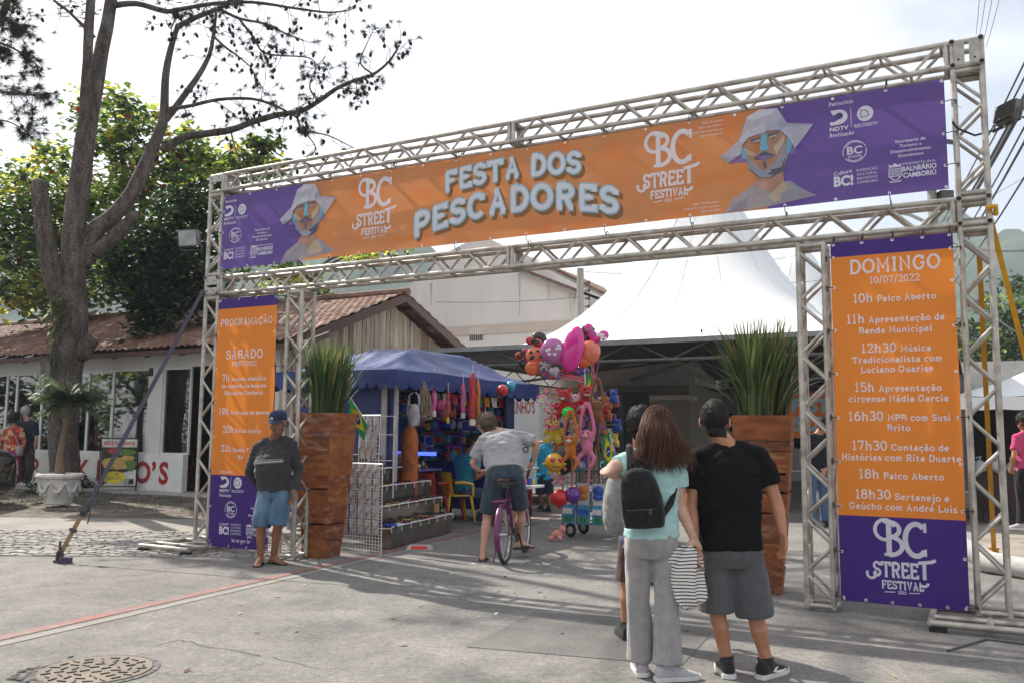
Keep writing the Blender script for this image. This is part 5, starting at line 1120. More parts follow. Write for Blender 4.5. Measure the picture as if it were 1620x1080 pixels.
# ------------------------------------------------------------------ tall wooden planters with sword leaved plants
pw = [M('planter_wood_%s' % n, c, tuple(x*.55 for x in c), 4, rough=.66, bump=.3, bscale=22, st=(1.3, 1.3, 3.4), c3=c3, s3=5, f3=.9) for n, c, c3 in (('a', (.31, .095, .024), (.13, .038, .012)), ('b', (.26, .072, .02), (.36, .18, .09)), ('c', (.35, .12, .035), (.15, .048, .015)), ('d', (.20, .06, .022), (.34, .20, .115)))]
leaf_m = [M('sword_leaf_%s' % n, c, tuple(x*.6 for x in c), 4, rough=.45, tr=.3, st=(3, 3, .6), trc=tr_c) for n, c, tr_c in (('dark', (.042, .078, .026), (.09, .16, .04)), ('mid', (.068, .112, .038), (.14, .21, .06)), ('pale', (.12, .17, .055), (.22, .30, .09)), ('dry', (.24, .17, .07), (.3, .22, .1)))]
def planter(c, h, wt, wb, rz, label, plabel, seed, lh, fan=1):
    rnd = random.Random(seed); t = thing('wooden_planter', label, 'planter', c); c = V(c); rot = Matrix.Rotation(rz, 3, 'Z'); cuts = [0]
    while cuts[-1] < h-.28: cuts.append(cuts[-1]+rnd.uniform(.17, .30))
    cuts[-1] = h-.24; cuts.append(h)
    def P(x, y, z, pr=0): k = wb+(wt-wb)*(z/h)**.85; return c+rot @ V((x*(k/2+pr), y*(k/2+pr), z))
    for s in range(4):
        a = R(90*s); rr = Matrix.Rotation(a, 2); f = lambda u, v: tuple(rr @ V((u, v)))
        b = MB(); j0 = rnd.uniform(-.02, .02)
        for i in range(len(cuts)-1):
            z0, z1 = cuts[i]+(.006 if i else 0), cuts[i+1]; z0 += (rnd.uniform(-.02, .02) if 0 < i < len(cuts)-2 else 0); pr = rnd.uniform(.0, .010)
            spl = [-1, 1] if rnd.random() < .6 else [-1, rnd.uniform(-.3, .5), 1]
            for q in range(len(spl)-1):
                A, B_ = spl[q]+(.004 if q else 0), spl[q+1]; m = rnd.randrange(4)
                V8 = [P(*f(A, -1), z0, pr), P(*f(B_, -1), z0, pr), P(*f(B_, -1), z1, pr), P(*f(A, -1), z1, pr)]; I8 = [P(*f(A, -.9), z0), P(*f(B_, -.9), z0), P(*f(B_, -.9), z1), P(*f(A, -.9), z1)]
                b.add(V8+I8, [(0, 1, 2, 3), (3, 2, 6, 7), (1, 0, 4, 5), (0, 3, 7, 4), (2, 1, 5, 6)], m)
        b.build('side_panel', pw, t, smooth=0)
    b = MB(); b.poly([P(x, y, h-.06) for x, y in ((-.93, -.93), (.93, -.93), (.93, .93), (-.93, .93))]); b.build('soil', M('potting_soil', (.04, .028, .02), (.07, .05, .035), 20, rough=1, bump=.4), t, smooth=0)
    g = thing('sword_plant', plabel, 'plant', c+Z*(h-.06)); bs = [MB(), MB(), MB(), MB()]
    for i in range(520):
        a = rnd.uniform(0, 6.283); r0 = wt*.40*math.sqrt(rnd.random()); b0 = c+rot @ V((math.cos(a)*r0, math.sin(a)*r0, h-.07)); L_ = lh*rnd.uniform(.5, 1.1); lean = fan*(rnd.uniform(.05, .42)*(r0/(wt*.4)+.15) if rnd.random() > .10 else rnd.uniform(.5, 1.1)); aa = a+rnd.uniform(-.6, .6)
        d = V((math.cos(aa), math.sin(aa), 0)); sd_ = V((-d.y, d.x, 0)); w0 = rnd.uniform(.008, .017); n = 7; rows = []; tw = rnd.uniform(-.8, .8)
        for k in range(n+1):
            s = k/n; q = b0+d*(L_*lean*s**1.7)+Z*(L_*s*(1-.30*lean*s**2)); ww = w0*(.75+.5*math.sin(math.pi*min(1, s*1.1)))*(1-s**4)+.0008; e = sd_*math.cos(tw*s)+d*math.sin(tw*s)
            rows.append([q-e*ww, q+d*ww*.35-Z*.0, q+e*ww])
        bs[rnd.choice([0, 0, 0, 1, 1, 1, 2, 2, 3])].loft(rows, caps=False, closed=False)
    for b, m in zip(bs, leaf_m): b.build('leaves', m, g, smooth=60)
planter((-2.25, 10.62, 0), 1.70, .535, .30, GA+R(5), 'tall tapered planter of reddish wood slabs beside the man in the cap', 'tall dark green sword leaved plant in the left wooden planter', 4, .96, .55)
planter((2.44, 8.46, 0), 1.66, .535, .25, GA+R(7), 'tall tapered wooden planter behind the man in the black shirt', 'tall sword leaved plant in the right wooden planter before the truss', 12, 1.0)
# urn at the foot of the pine with a small palm
un = gp(92, 797, .10); t = thing('stone_urn', 'white cast urn with swag reliefs on the verge before the pine', 'urn', un); b = MB(); b.lathe([(.22, 0), (.24, .03), (.235, .07), (.27, .16), (.32, .36), (.345, .47), (.40, .49), (.42, .53), (.40, .57), (.35, .575), (.34, .50), (.0, .49)], un, 30)
b.build('bowl', M('cast_white', (.60, .58, .55), (.48, .46, .43), 9, rough=.9, bump=.5, bscale=12, c3=(.30, .27, .23), s3=5, f3=.6), t); b = MB()
for k in range(8):
    a0 = 2*math.pi*k/8
    b.path([un+V((math.cos(a0+s*.7/8)*(.325+.02), math.sin(a0+s*.7/8)*(.325+.02), .40-.16*math.sin(math.pi*s/8))) for s in range(9)], [.012+.022*math.sin(math.pi*s/8) for s in range(9)], 6); b.ell(un+V((math.cos(a0-.04)*.34, math.sin(a0-.04)*.34, .40)), .04, 0, 7, 5); b.ell(un+V((math.cos(a0+.35)*.30, math.sin(a0+.35)*.30, .20)), (.03, .03, .06), 0, 7, 5)
b.build('swag_relief', MATS['cast_white'], t)
pm = [M('palm_leaf_%s' % n, c, tuple(x*.6 for x in c), 6, rough=.5, tr=.3) for n, c in (('dark', (.05, .10, .03)), ('pale', (.10, .17, .05)))]
t = thing('dwarf_palm', 'small feather leaved palm growing from the white urn', 'palm', un+Z*.5); b = MB(); pc = un+V((.05, .05, 1.95)); b.path([un+Z*.5, un+V((-.02, 0, .9)), un+V((.05, .02, 1.5)), pc], [.10, .06, .05, .055], 9); b.build('trunk', M('palm_trunk', (.17, .12, .08), (.10, .075, .05), 12, rough=.95, bump=.5, bscale=20, st=(1, 1, 3)), t)
bs = [MB(), MB()]; rnd = random.Random(6)
for i in range(52):
    a = rnd.uniform(0, 6.283); el = rnd.uniform(-.35, 1.35); L_ = rnd.uniform(.5, .85); d = V((math.cos(a), math.sin(a), 0)); pts = []
    for k in range(11): s = k/10; pts.append(pc+d*(L_*s*math.cos(el*(1-.4*s)))+Z*(L_*(math.sin(el)*s-.35*s*s)))
    bb = bs[i % 2]; bb.path(pts, [.009*(1-.8*k/10) for k in range(11)], 4); sd_ = V((-d.y, d.x, 0))
    for k in range(1, 11):
        for m_ in range(3):
            q = pts[k-1].lerp(pts[k], m_/3); ll = .30*math.sin(math.pi*(.12+.85*(k-1+m_/3)/10))
            for s_ in (-1, 1): e = q+sd_*s_*ll*.8+d*ll*.45-Z*ll*rnd.uniform(.25, .6); w_ = d*.008; bb.poly([q-w_, q.lerp(e, .5)-w_*1.1+Z*.02, e, q.lerp(e, .5)+w_*1.1+Z*.02, q+w_])
for b, m in zip(bs, pm): b.build('fronds', m, t, smooth=0)
# ------------------------------------------------------------------ toy seller's cart
K0 = V((1.25, 12.95, 0)); kp = lambda a, d, z: K0+GE*a+GD*d+Z*z
cart = thing('toy_cart', 'wire toy seller cart on small wheels loaded with plush toys', 'cart', K0)
b = MB()
for x in (-.42, .62):
    for y in (-.25, .25): b.tube(kp(x, y, .15), kp(x, y, .95), .014, n=6)
for z in (.20, .38, .62, .95):
    for y in (-.25, .25): b.tube(kp(-.42, y, z), kp(.62, y, z), .012, n=6)
    for x in (-.42, .62): b.tube(kp(x, -.25, z), kp(x, .25, z), .012, n=6)
for i in range(16): x = -.42+1.04*i/15; b.tube(kp(x, -.25, .62), kp(x, -.25, .95), .004, n=4); b.tube(kp(x, .25, .20), kp(x, .25, .95), .004, n=4)
for j in range(5): b.tube(kp(-.42, -.25, .64+j*.07), kp(.62, -.25, .64+j*.07), .004, n=4)
for x, y in ((-.3, 0), (.25, -.1), (.0, .15)): b.tube(kp(x, y, .6), kp(x*.4, y*.4, 2.15), .013, n=6)
for z in (1.3, 1.62, 1.9): b.path([kp(.0+math.cos(a)*.36, math.sin(a)*.22, z) for a in [2*math.pi*i/16 for i in range(16)]], .006, 5, closed=True)
b.build('wire_frame', M('cart_wire', (.16, .155, .15), (.10, .10, .095), 8, rough=.5, metal=.5), cart)
b = MB(); b.tube(kp(.0, -.02, .2), kp(-.02, 0, 2.35), .028, n=8); b.tube(kp(.1, -.15, .25), kp(.22, -.2, .85), .03, n=8); b.tube(kp(-.18, .1, .25), kp(-.2, .1, 1.0), .03, n=8); b.build('wooden_pole', M('raw_pole', (.38, .27, .16), (.3, .2, .12), 8, rough=.9), cart)
b = MB(); b.path([kp(-.42, -.2, .22), kp(-.62, -.24, .24), kp(-.66, -.22, .20), kp(-.62, -.18, .10), kp(-.45, -.18, .14)], .022, 7); b.build('handle', M('beige_tube', (.42, .38, .33), rough=.5), cart)
for x, y in ((-.30, -.24), (.52, -.24), (-.30, .24), (.52, .24)):
    w_ = MB(); c = kp(x, y, .10); ax = (GD*1+GE*.25).normalized(); w_.path([c+(Z*math.cos(a)+ax.cross(Z)*math.sin(a))*.078 for a in [2*math.pi*i/18 for i in range(18)]], .024, 8, closed=True); wo_ = w_.build('wheel', black_rubber, cart)
    r_ = MB(); r_.lathe([(.0, -.02), (.03, -.022), (.055, -.01), (.06, .0), (.055, .01), (.0, .02)], c, 14, ax=ax)
    for i in range(5): a = 2*math.pi*i/5; r_.tube(c, c+(Z*math.cos(a)+ax.cross(Z)*math.sin(a))*.06, .012, n=5)
    r_.build('rim', M('grey_rim', (.34, .33, .31), rough=.5) if 'grey_rim' not in MATS else MATS['grey_rim'], wo_)
# packed toys on the cart's lower shelves
blue_card = M('blue_card', (.03, .22, .50), (.05, .32, .58), 25, rough=.35, c3=(.45, .5, .5), s3=30, f3=.7)
for i in range(5):
    p = kp(-.30+i*.23, -.30, .20); tt = thing('toy_pack', 'blue carded toy car pack hanging on the lowest rail of the cart', 'toy', p, 'blue toy packs on the cart'); b = MB(); b.obox(p-GE*.095, GE*.19, GD*.02, Z*.27); b.build('card', blue_card, tt, smooth=0)
    b = MB(); q = p-GD*.02+Z*.17; b.loft([[q+GE*x*s-GD*y+Z*z for y, z in ((-.0, -.03), (.05, -.03), (.05, .01), (.03, .045), (0, .045))] for x, s in ((-.07, 1), (-.05, 1), (.05, 1), (.07, 1))]); b.build('toy', TM[1] if i % 2 else TM[5], tt)
    b = MB(); 
    for x in (-.05, 0, .05): b.tube(p+GE*x-GD*.02+Z*.02, p+GE*x-GD*.02+Z*.10, .018, n=7)
    b.build('bottles', TM[3], tt); b = MB(); b.obox(p-GE*.08-GD*.005+Z*.27, GE*.16, GD*.008, Z*.06); b.build('header', FILM, tt, smooth=0)
for i, m in enumerate((7, 1, 1, 0)):
    p = kp(-.08+i*.24, -.29, .52); tt = thing('toy_pack', ('orange', 'blue', 'deep blue', 'red')[i]+' toy pack in clear film on the upper rail of the cart', 'toy', p); b = MB(); b.obox(p-GE*.10, GE*.2, GD*.02, Z*.26); b.build('card', FILM, tt, smooth=0)
    b = MB(); b.ell(p-GD*.02+Z*.16, (.085, .04, .07), 0, 10, 6, Matrix.Rotation(GA, 3, 'Z')); b.ell(p-GD*.02+Z*.07, (.08, .035, .05), 0, 10, 6, Matrix.Rotation(GA, 3, 'Z')); b.build('toy', TM[m], tt)
def plush_mat(n, c): return M(n, c, tuple(x*.6 for x in c), 60, rough=1, bump=.5, bscale=120, sheen=.4, spec=.1)
def plush(loc, m, label, kind='bear', k=1.0, rz=0, face=None):
    """a soft toy: one fused body with snout, ears and limbs; long armed kinds hang from their hands"""
    tt = thing('plush_toy', label, 'soft toy', loc); b = MB(); rot = Matrix.Rotation(rz, 3, 'Z'); P = lambda x, y, z: V(loc)+rot @ V((x*k, y*k, z*k)); k *= 1.18; E = lambda x, y, z, r: b.ell(P(x, y, z), (r[0]*k, r[1]*k, r[2]*k), 0, 10, 7, rot) if isinstance(r, tuple) else b.ell(P(x, y, z), r*k, 0, 10, 7)
    T = lambda pts, rs: b.path([P(*p) for p in pts], [r*k for r in rs], 8)
    if kind == 'long':       # hung by long arms
        E(0, 0, 0, (.06, .05, .075)); E(0, -.01, .11, (.052, .048, .05)); E(0, -.05, .10, (.032, .02, .026))
        for s in (-1, 1): T([(s*.05, 0, .05), (s*.075, -.01, .16), (s*.05, -.01, .30), (s*.01, 0, .42)], [.022, .02, .018, .022]); E(s*.055, 0, .12, .02); T([(s*.035, 0, -.06), (s*.085, -.03, -.11), (s*.06, -.05, -.18), (s*.03, -.04, -.20)], [.026, .022, .018, .024])
        T([(0, .03, -.05), (.01, .03, -.2), (.0, .02, -.42)], [.016, .014, .014])
    else:
        E(0, 0, 0, (.085, .07, .09)); E(0, -.03, .13, (.075, .07, .068)); E(0, -.095, .115, (.04, .03, .03))
        for s in (-1, 1): E(s*.06, -.01, .195, (.03, .018, .032) if kind == 'bear' else (.02, .016, .06)); T([(s*.07, -.02, .05), (s*.12, -.05, -.01)], [.034, .028]); T([(s*.05, -.02, -.06), (s*.075, -.09, -.09)], [.04, .036])
    fuse(b, .010*k+.002, 3).build('body', m, tt, smooth=180)
    hy, hz = (-.052, .125) if kind == 'long' else (-.092, .155)
    for s in (-1, 1): e = MB(); e.ell(P(s*.026, hy, hz), .009*k, 0, 7, 5); e.build('eye', TM[8], tt)
    if face is not None: e = MB(); e.ell(P(0, (-.062 if kind == 'long' else -.105), (.098 if kind == 'long' else .105)), (.03*k, .018*k, .02*k), 0, 9, 6, rot); e.build('muzzle', face, tt)
    if kind != 'long': e = MB(); e.ell(P(0, -.128, .125), .011*k, 0, 6, 4); e.build('nose', TM[8], tt)
    return tt
PC = {n: plush_mat('plush_'+n, c) for n, c in dict(red=(.50, .015, .02), pink=(.75, .22, .36), palepink=(.72, .38, .42), orange=(.60, .17, .02), brown=(.24, .09, .03), yellow=(.70, .52, .05), blue=(.03, .08, .38), green=(.05, .62, .08), white=(.66, .64, .62), violet=(.20, .06, .28), grey=(.28, .27, .27), teal=(.06, .30, .36)).items()}
def cx(px, py, Y=12.75): return at(px, py, Y)
for i, (px, py, c, kd, k, f, lb) in enumerate((
    (893, 645, 'red', 'bear', 1.15, 'white', 'red plush bear at the upper left of the cart'), (927, 640, 'red', 'bear', 1.2, 'white', 'red plush bear on the right of the cart pole'), (911, 648, 'palepink', 'bunny', 1.0, None, 'pale pink plush rabbit between the two red bears'), (917, 662, 'pink', 'bear', .8, None, 'small pink plush toy under the pale rabbit'),
    (879, 685, 'yellow', 'bear', 1.1, 'yellow', 'yellow plush bear at the left side of the cart'), (893, 688, 'blue', 'bear', .75, 'white', 'small blue and white plush figure beside the yellow bear'), (885, 704, 'orange', 'bear', .7, 'blue', 'small orange and blue plush toy below the yellow bear'),
    (903, 712, 'orange', 'long', 1.15, 'white', 'orange long armed plush monkey hanging at the cart middle'), (929, 705, 'pink', 'long', 1.25, 'palepink', 'pink long armed plush monkey hanging at the front of the cart'), (945, 655, 'brown', 'long', 1.05, None, 'brown long armed plush monkey hanging at the right of the cart'),
    (911, 690, 'white', 'bear', .75, 'orange', 'white and orange plush toy between the monkeys'), (913, 675, 'yellow', 'bear', .7, None, 'small yellow plush toy above the pink monkey'), (920, 725, 'violet', 'bear', .9, None, 'violet plush toy low behind the pink monkey'), (934, 690, 'green', 'bear', .55, None, 'small green plush toy at the pink monkey shoulder'),
    (872, 668, 'red', 'bear', .6, None, 'small red plush toy at the left edge of the cart'), (918, 705, 'red', 'bear', .8, None, 'red plush toy half hidden behind the pink monkey'), (897, 672, 'palepink', 'bear', .6, None, 'small pale plush face under the green ball'), (940, 676, 'violet', 'bunny', .9, None, 'dark violet plush rabbit behind the brown monkey'), (900, 735, 'teal', 'bear', .7, None, 'teal plush toy at the bottom of the cart pile'), (925, 672, 'blue', 'bear', .6, 'yellow', 'blue plush toy with yellow muzzle under the red bear'), (890, 725, 'grey', 'bear', .8, None, 'grey plush toy behind the smiling balloon'), (886, 755, 'palepink', 'bear', .8, None, 'pale peach plush toy hanging below the cart pile'))):
    plush(cx(px, py, (12.36 if kd == 'long' else 12.62+.012*(i % 9))), PC[c], lb, kd, k, GA*.4+random.uniform(-.4, .4), PC[f] if f else None)
rnd = random.Random(3)
for i in range(64):          # a pile of little toys fills the cart frame
    a, d, z = rnd.uniform(-.40, .34), rnd.uniform(-.22, .2), rnd.uniform(.95, 2.05); p = kp(a*(.9 if z > 1.2 else 1.1), d, z)
    tt = thing('toy_bundle', 'small bright soft toy packed inside the cart frame', 'soft toy', p, 'small soft toys packed in the cart'); b = MB(); r_ = rnd.uniform(.045, .075); b.ell(p, (r_, r_*.85, r_), 0, 9, 6); b.ell(p+Z*r_*1.2, r_*.75, 0, 9, 6)
    for s in (-1, 1): b.ell(p+GE*s*r_*.6+Z*r_*1.8, r_*.28, 0, 6, 5); b.ell(p+GE*s*r_*.8-GD*r_*.4-Z*r_*.5, r_*.4, 0, 6, 5)
    b.build('body', rnd.choice([PC[c] for c in ('red', 'orange', 'pink', 'blue', 'yellow', 'violet', 'grey', 'teal', 'brown', 'white')]), tt)
# spiky green ball
gb = cx(899, 652, 12.45); tt = thing('spiky_ball', 'neon green spiky ball hanging in the upper part of the cart', 'ball', gb); b = MB(); b.ell(gb, .07, 0, 14, 9); rnd = random.Random(8)
for i in range(120):
    d = V((rnd.gauss(0, 1), rnd.gauss(0, 1), rnd.gauss(0, 1))).normalized(); b.tube(gb+d*.062, gb+d*.095, .009, .002, n=4)
b.build('spikes', M('neon_green', (.03, .70, .10), rough=.5), tt)
# neon bead hoops
def hoop(c, r, label):
    tt = thing('bead_hoop', label, 'toy', c); cols = [M('neon_'+n, cc, rough=.4) if 'neon_'+n not in MATS else MATS['neon_'+n] for n, cc in (('pink', (.75, .03, .40)), ('lime', (.45, .75, .02)), ('violet', (.30, .05, .5)), ('coral', (.8, .2, .1)))]
    for ax in range(4):
        b = MB(); n_ = 26; axv = V((math.sin(ax*.9), math.cos(ax*.9)*.9, .5*(ax-1.5))).normalized(); X, Y = frame(axv)
        for i in range(n_): a = 2*math.pi*i/n_; b.ell(V(c)+(X*math.cos(a)+Y*math.sin(a))*r*(1 if ax < 3 else .55), .013, i % 4, 6, 4)
        b.build('bead_ring', cols, tt)
hoop(cx(868, 632, 12.6), .17, 'large hoop ball of pink, lime and violet beads at the upper left of the cart'); hoop(cx(872, 668, 12.5), .11, 'small bead hoop ball under the large one')
# balloons on the cart
goldb = bmat('gold_foil', (.72, .42, .02), .2); tt = ball(cx(877, 731, 12.35), .135, goldb, 'golden face balloon with heart eyes at the lower left of the cart', knot=False)
q = cx(877, 731, 12.35)
def onball(u, v, r=.137): 
    d = V((math.sin(u)*math.cos(v), -math.cos(u)*math.cos(v), math.sin(v))); return q+d*r
b = MB()
for s in (-.42, .42):
    for dx in (-.12, .12): b.ell(onball(s+.2+dx, .32), (.026, .014, .026), 0, 8, 5)
    b.ell(onball(s+.2, .18), (.026, .014, .026), 0, 8, 5)
b.build('heart_eyes', TM[0], tt); b = MB(); b.path([onball(.2+a, -.25-.18*math.cos(a*2.2)) for a in (-.5, -.3, -.1, .1, .3, .5)], .009, 5); b.build('smile', PC['brown'], tt); b = MB()
for s in (-1, 1): b.ell(q+V((s*.06, -.02, -.14)), (.03, .03, .03), 0, 7, 5); b.ell(q+V((s*.14, 0, -.02)), (.035, .02, .02), 0, 7, 5)
b.build('feet', goldb, tt)
for px, py, r_, n, c, lb in ((885, 787, .125, 'red_balloon', (.62, .01, .015), 'shiny red balloon low on the left of the cart'), (906, 782, .115, 'violet_balloon', (.16, .03, .33), 'shiny dark violet balloon beside the red one'), (919, 737, .08, 'teal_balloon', (.05, .30, .36), 'teal and grey ball under the pink monkey')):
    ball(cx(px, py, 12.42), r_, bmat(n, c), lb)
blk = cx(890, 735, 12.5); tt = thing('plush_disc', 'round black plush cushion behind the golden balloon', 'soft toy', blk); b = MB(); b.ell(blk, (.14, .06, .14), 0, 16, 8); b.build('body', plush_mat('plush_black', (.02, .02, .02)), tt)
# foil balloon bunch above the cart
top_ = kp(-.02, 0, 2.3)
def bstick(loc, m): 
    b = MB(); p = V(loc); b.path([p, p.lerp(top_, .55)+V((.02, 0, -.02)), top_+V((random.uniform(-.05, .05), 0, -.1))], .006, 5); return b
strm = [M('pink_string', (.65, .08, .30), rough=.5), M('tan_stick', (.5, .38, .2), rough=.7)]
def foil(px, py, rx, rz, m, label, kind='round', tilt=0, Y=12.8, m2=None, th=.42):
    rx *= 1.18; rz *= 1.15; c = at(px, py, Y); tt = thing('foil_balloon', label, 'balloon', c, None); rot = Matrix.Rotation(tilt, 3, 'Y'); b = MB(); n = 40; prof = []
    for i in range(n):
        a = 2*math.pi*i/n
        if kind == 'round': r = 1+.012*math.sin(a*20)
        elif kind == 'heart': r = (math.sin(a)*math.sqrt(abs(math.cos(a)))/(math.sin(a)+1.4)-2*math.sin(a)+2)*.42
        elif kind == 'star': r = .72+.30*math.cos(5*(a-math.pi/2))
        elif kind == 'bow': r = .35+.68*abs(math.cos(a))**.8
        elif kind == 'drop': r = 1-.28*math.sin(a)*(1 if math.sin(a) < 0 else .3)-.12*abs(math.cos(a))
        elif kind == 'fish': r = .8+.22*math.cos(a)+.16*math.cos(3*a)
        if kind == 'heart': prof.append((r*math.cos(a), r*math.sin(a)+.5))
        else: prof.append((r*math.cos(a), r*math.sin(a)))
    rings = []
    for s, y in ((.03, -1), (.3, -.96), (.55, -.84), (.75, -.65), (.9, -.38), (.98, -.12), (1, 0), (.98, .12), (.9, .38), (.75, .65), (.55, .84), (.3, .96), (.03, 1)):
        rings.append([c+rot @ V((x*rx*s, y*min(rx, rz)*th, z*rz*s)) for x, z in prof])
    b.loft(rings); b.build('skin', m, tt, smooth=70)
    if m2:
        e = MB(); rnd = random.Random(int(px))
        for i in range(7): a, r_ = rnd.uniform(0, 6.28), rnd.uniform(.1, .62); e.ell(c+rot @ V((math.cos(a)*r_*rx, -min(rx, rz)*th*math.sqrt(max(.1, 1-r_*r_))*.97, math.sin(a)*r_*rz)), (.030, .010, .024), 0, 8, 5)
        e.build('printed_spots', m2, tt)
    s_ = bstick(c-Z*rz*.8, 0); s_.build('stick', strm[int(px) % 2 if int(px) % 3 == 0 else 0], tt); return tt
hotp = bmat('hot_pink_foil', (.78, .03, .36)); salm = bmat('salmon_foil', (.80, .20, .10)); oranf = bmat('orange_foil', (.78, .14, .03)); redf = bmat('red_foil', (.55, .02, .03)); blkf = bmat('black_foil', (.015, .014, .016)); lilac = bmat('lilac_foil', (.50, .16, .42)); greyf = bmat('grey_foil', (.42, .40, .42)); bluef = bmat('blue_foil', (.03, .10, .45)); whitef = M('white_spot', (.7, .68, .7), rough=.3); yelw = M('yellow_spot', (.7, .5, .1), rough=.3)
foil(845, 541, .105, .085, redf, 'red bow shaped foil balloon at the top left of the bunch', 'bow', .3, 12.9, blkf); foil(826, 560, .10, .08, redf, 'red and black bow shaped foil balloon at the far left of the bunch', 'bow', -.5, 12.95, blkf)
foil(833, 573, .10, .10, blkf, 'black round foil balloon behind the red bows', 'round', 0, 13.1); foil(853, 537, .10, .10, blkf, 'black round foil balloon behind the top red bow', 'round', 0, 13.1)
foil(847, 563, .125, .12, salm, 'salmon round foil balloon between the red bows', 'round', 0, 12.85, blkf, .5); foil(843, 580, .10, .09, oranf, 'orange drop shaped foil balloon below the salmon one', 'drop', .3, 12.8)
foil(875, 555, .155, .165, lilac, 'lilac round foil balloon printed with pink and white spots', 'round', 0, 12.65, whitef, .5); foil(862, 578, .08, .09, greyf, 'grey star shaped foil balloon below the lilac one', 'star', .2, 12.7); foil(877, 588, .07, .08, greyf, 'grey heart foil balloon under the lilac one', 'heart', -.2, 12.6)
foil(867, 592, .13, .075, bluef, 'dark blue fish shaped foil balloon at the bottom of the bunch', 'fish', .2, 12.75, redf)
foil(908, 546, .145, .27, hotp, 'hot pink teardrop foil balloon, the tallest of the bunch', 'drop', .22, 12.6, None, .5); foil(933, 557, .135, .15, salm, 'salmon round foil balloon at the right of the bunch', 'round', 0, 12.7, None, .6); foil(922, 570, .11, .09, oranf, 'orange foil balloon under the right salmon one', 'round', 0, 12.68)
foil(927, 530, .11, .14, blkf, 'black drop shaped foil balloon behind the pink bows', 'drop', -.1, 12.95); foil(934, 524, .10, .09, hotp, 'pink bow foil balloon at the top of the bunch', 'bow', 1.1, 12.75, lilac); foil(949, 533, .115, .10, hotp, 'pink bow foil balloon at the far right of the bunch', 'bow', -.4, 12.75, whitef)
foil(920, 586, .09, .07, bluef, 'small blue foil balloon under the orange one', 'fish', 0, 12.8); foil(897, 585, .06, .08, redf, 'small red foil balloon among the sticks', 'heart', 0, 12.9)
flag(cx(927, 645, 12.6), cx(925, 583, 12.6), V((.34, .05, -.42)), .36, 'Brazilian hand flag standing in the top of the cart'); flag(at(978, 745, 12.2), at(963, 678, 12.2), V((-.36, .05, -.36)), .34, 'Brazilian hand flag at the right end of the cart beside the woman')
tt = thing('green_ribbon', 'neon green ribbon hanging down the right of the cart', 'ribbon', cx(939, 640)); b = MB(); b.path([cx(938+2*math.sin(i*.8), 625+i*12, 12.5) for i in range(10)], .006, 5); b.build('ribbon', MATS['neon_green'], tt)
db = cx(882, 834, 12.3); db.z = .10; tt = thing('rag_doll', 'small peach doll toy lying on the road left of the cart', 'toy', db); b = MB(); b.ell(db, (.09, .05, .06), 0, 9, 6); b.ell(db+V((.07, 0, .07)), .05, 0, 9, 6); b.ell(db+V((-.09, -.02, -.05)), (.05, .03, .035), 0, 8, 5); b.ell(db+V((.03, -.05, -.05)), (.035, .04, .035), 0, 8, 5); b.build('body', M('peach_plush', (.62, .30, .24), (.5, .2, .15), 20, rough=1), tt)
# striped tarpaulin goods by the cart: low red crate table beside the trailer
lt = gp(845, 812); t = thing('goods_table', 'low table of small goods with red front beside the food trailer', 'table', lt); b = MB(); b.obox(lt+V((-.75, -.1, .5)), GE*.8, GD*.5, Z*.04); b.build('top', white_paint, t, smooth=0); b = MB(); b.obox(lt+V((-.73, -.08, .02)), GE*.76, GD*.03, Z*.46); b.build('front', M('dark_red_cloth', (.22, .02, .02), rough=.8), t, smooth=0)
rnd = random.Random(14)
for i in range(16): p = lt+V((-.7, -.05, .545))+GE*rnd.uniform(0, .7)+GD*rnd.uniform(.02, .4); tt = thing('toy_pack', 'small bright boxed toy on the low red fronted table', 'toy', p, 'boxed toys on the red fronted table'); b = MB(); b.box(p+Z*.05, (rnd.uniform(.06, .12), .06, rnd.uniform(.06, .14)), rnd.uniform(0, 1)); b.build('box', rnd.choice(TM), tt, smooth=0)

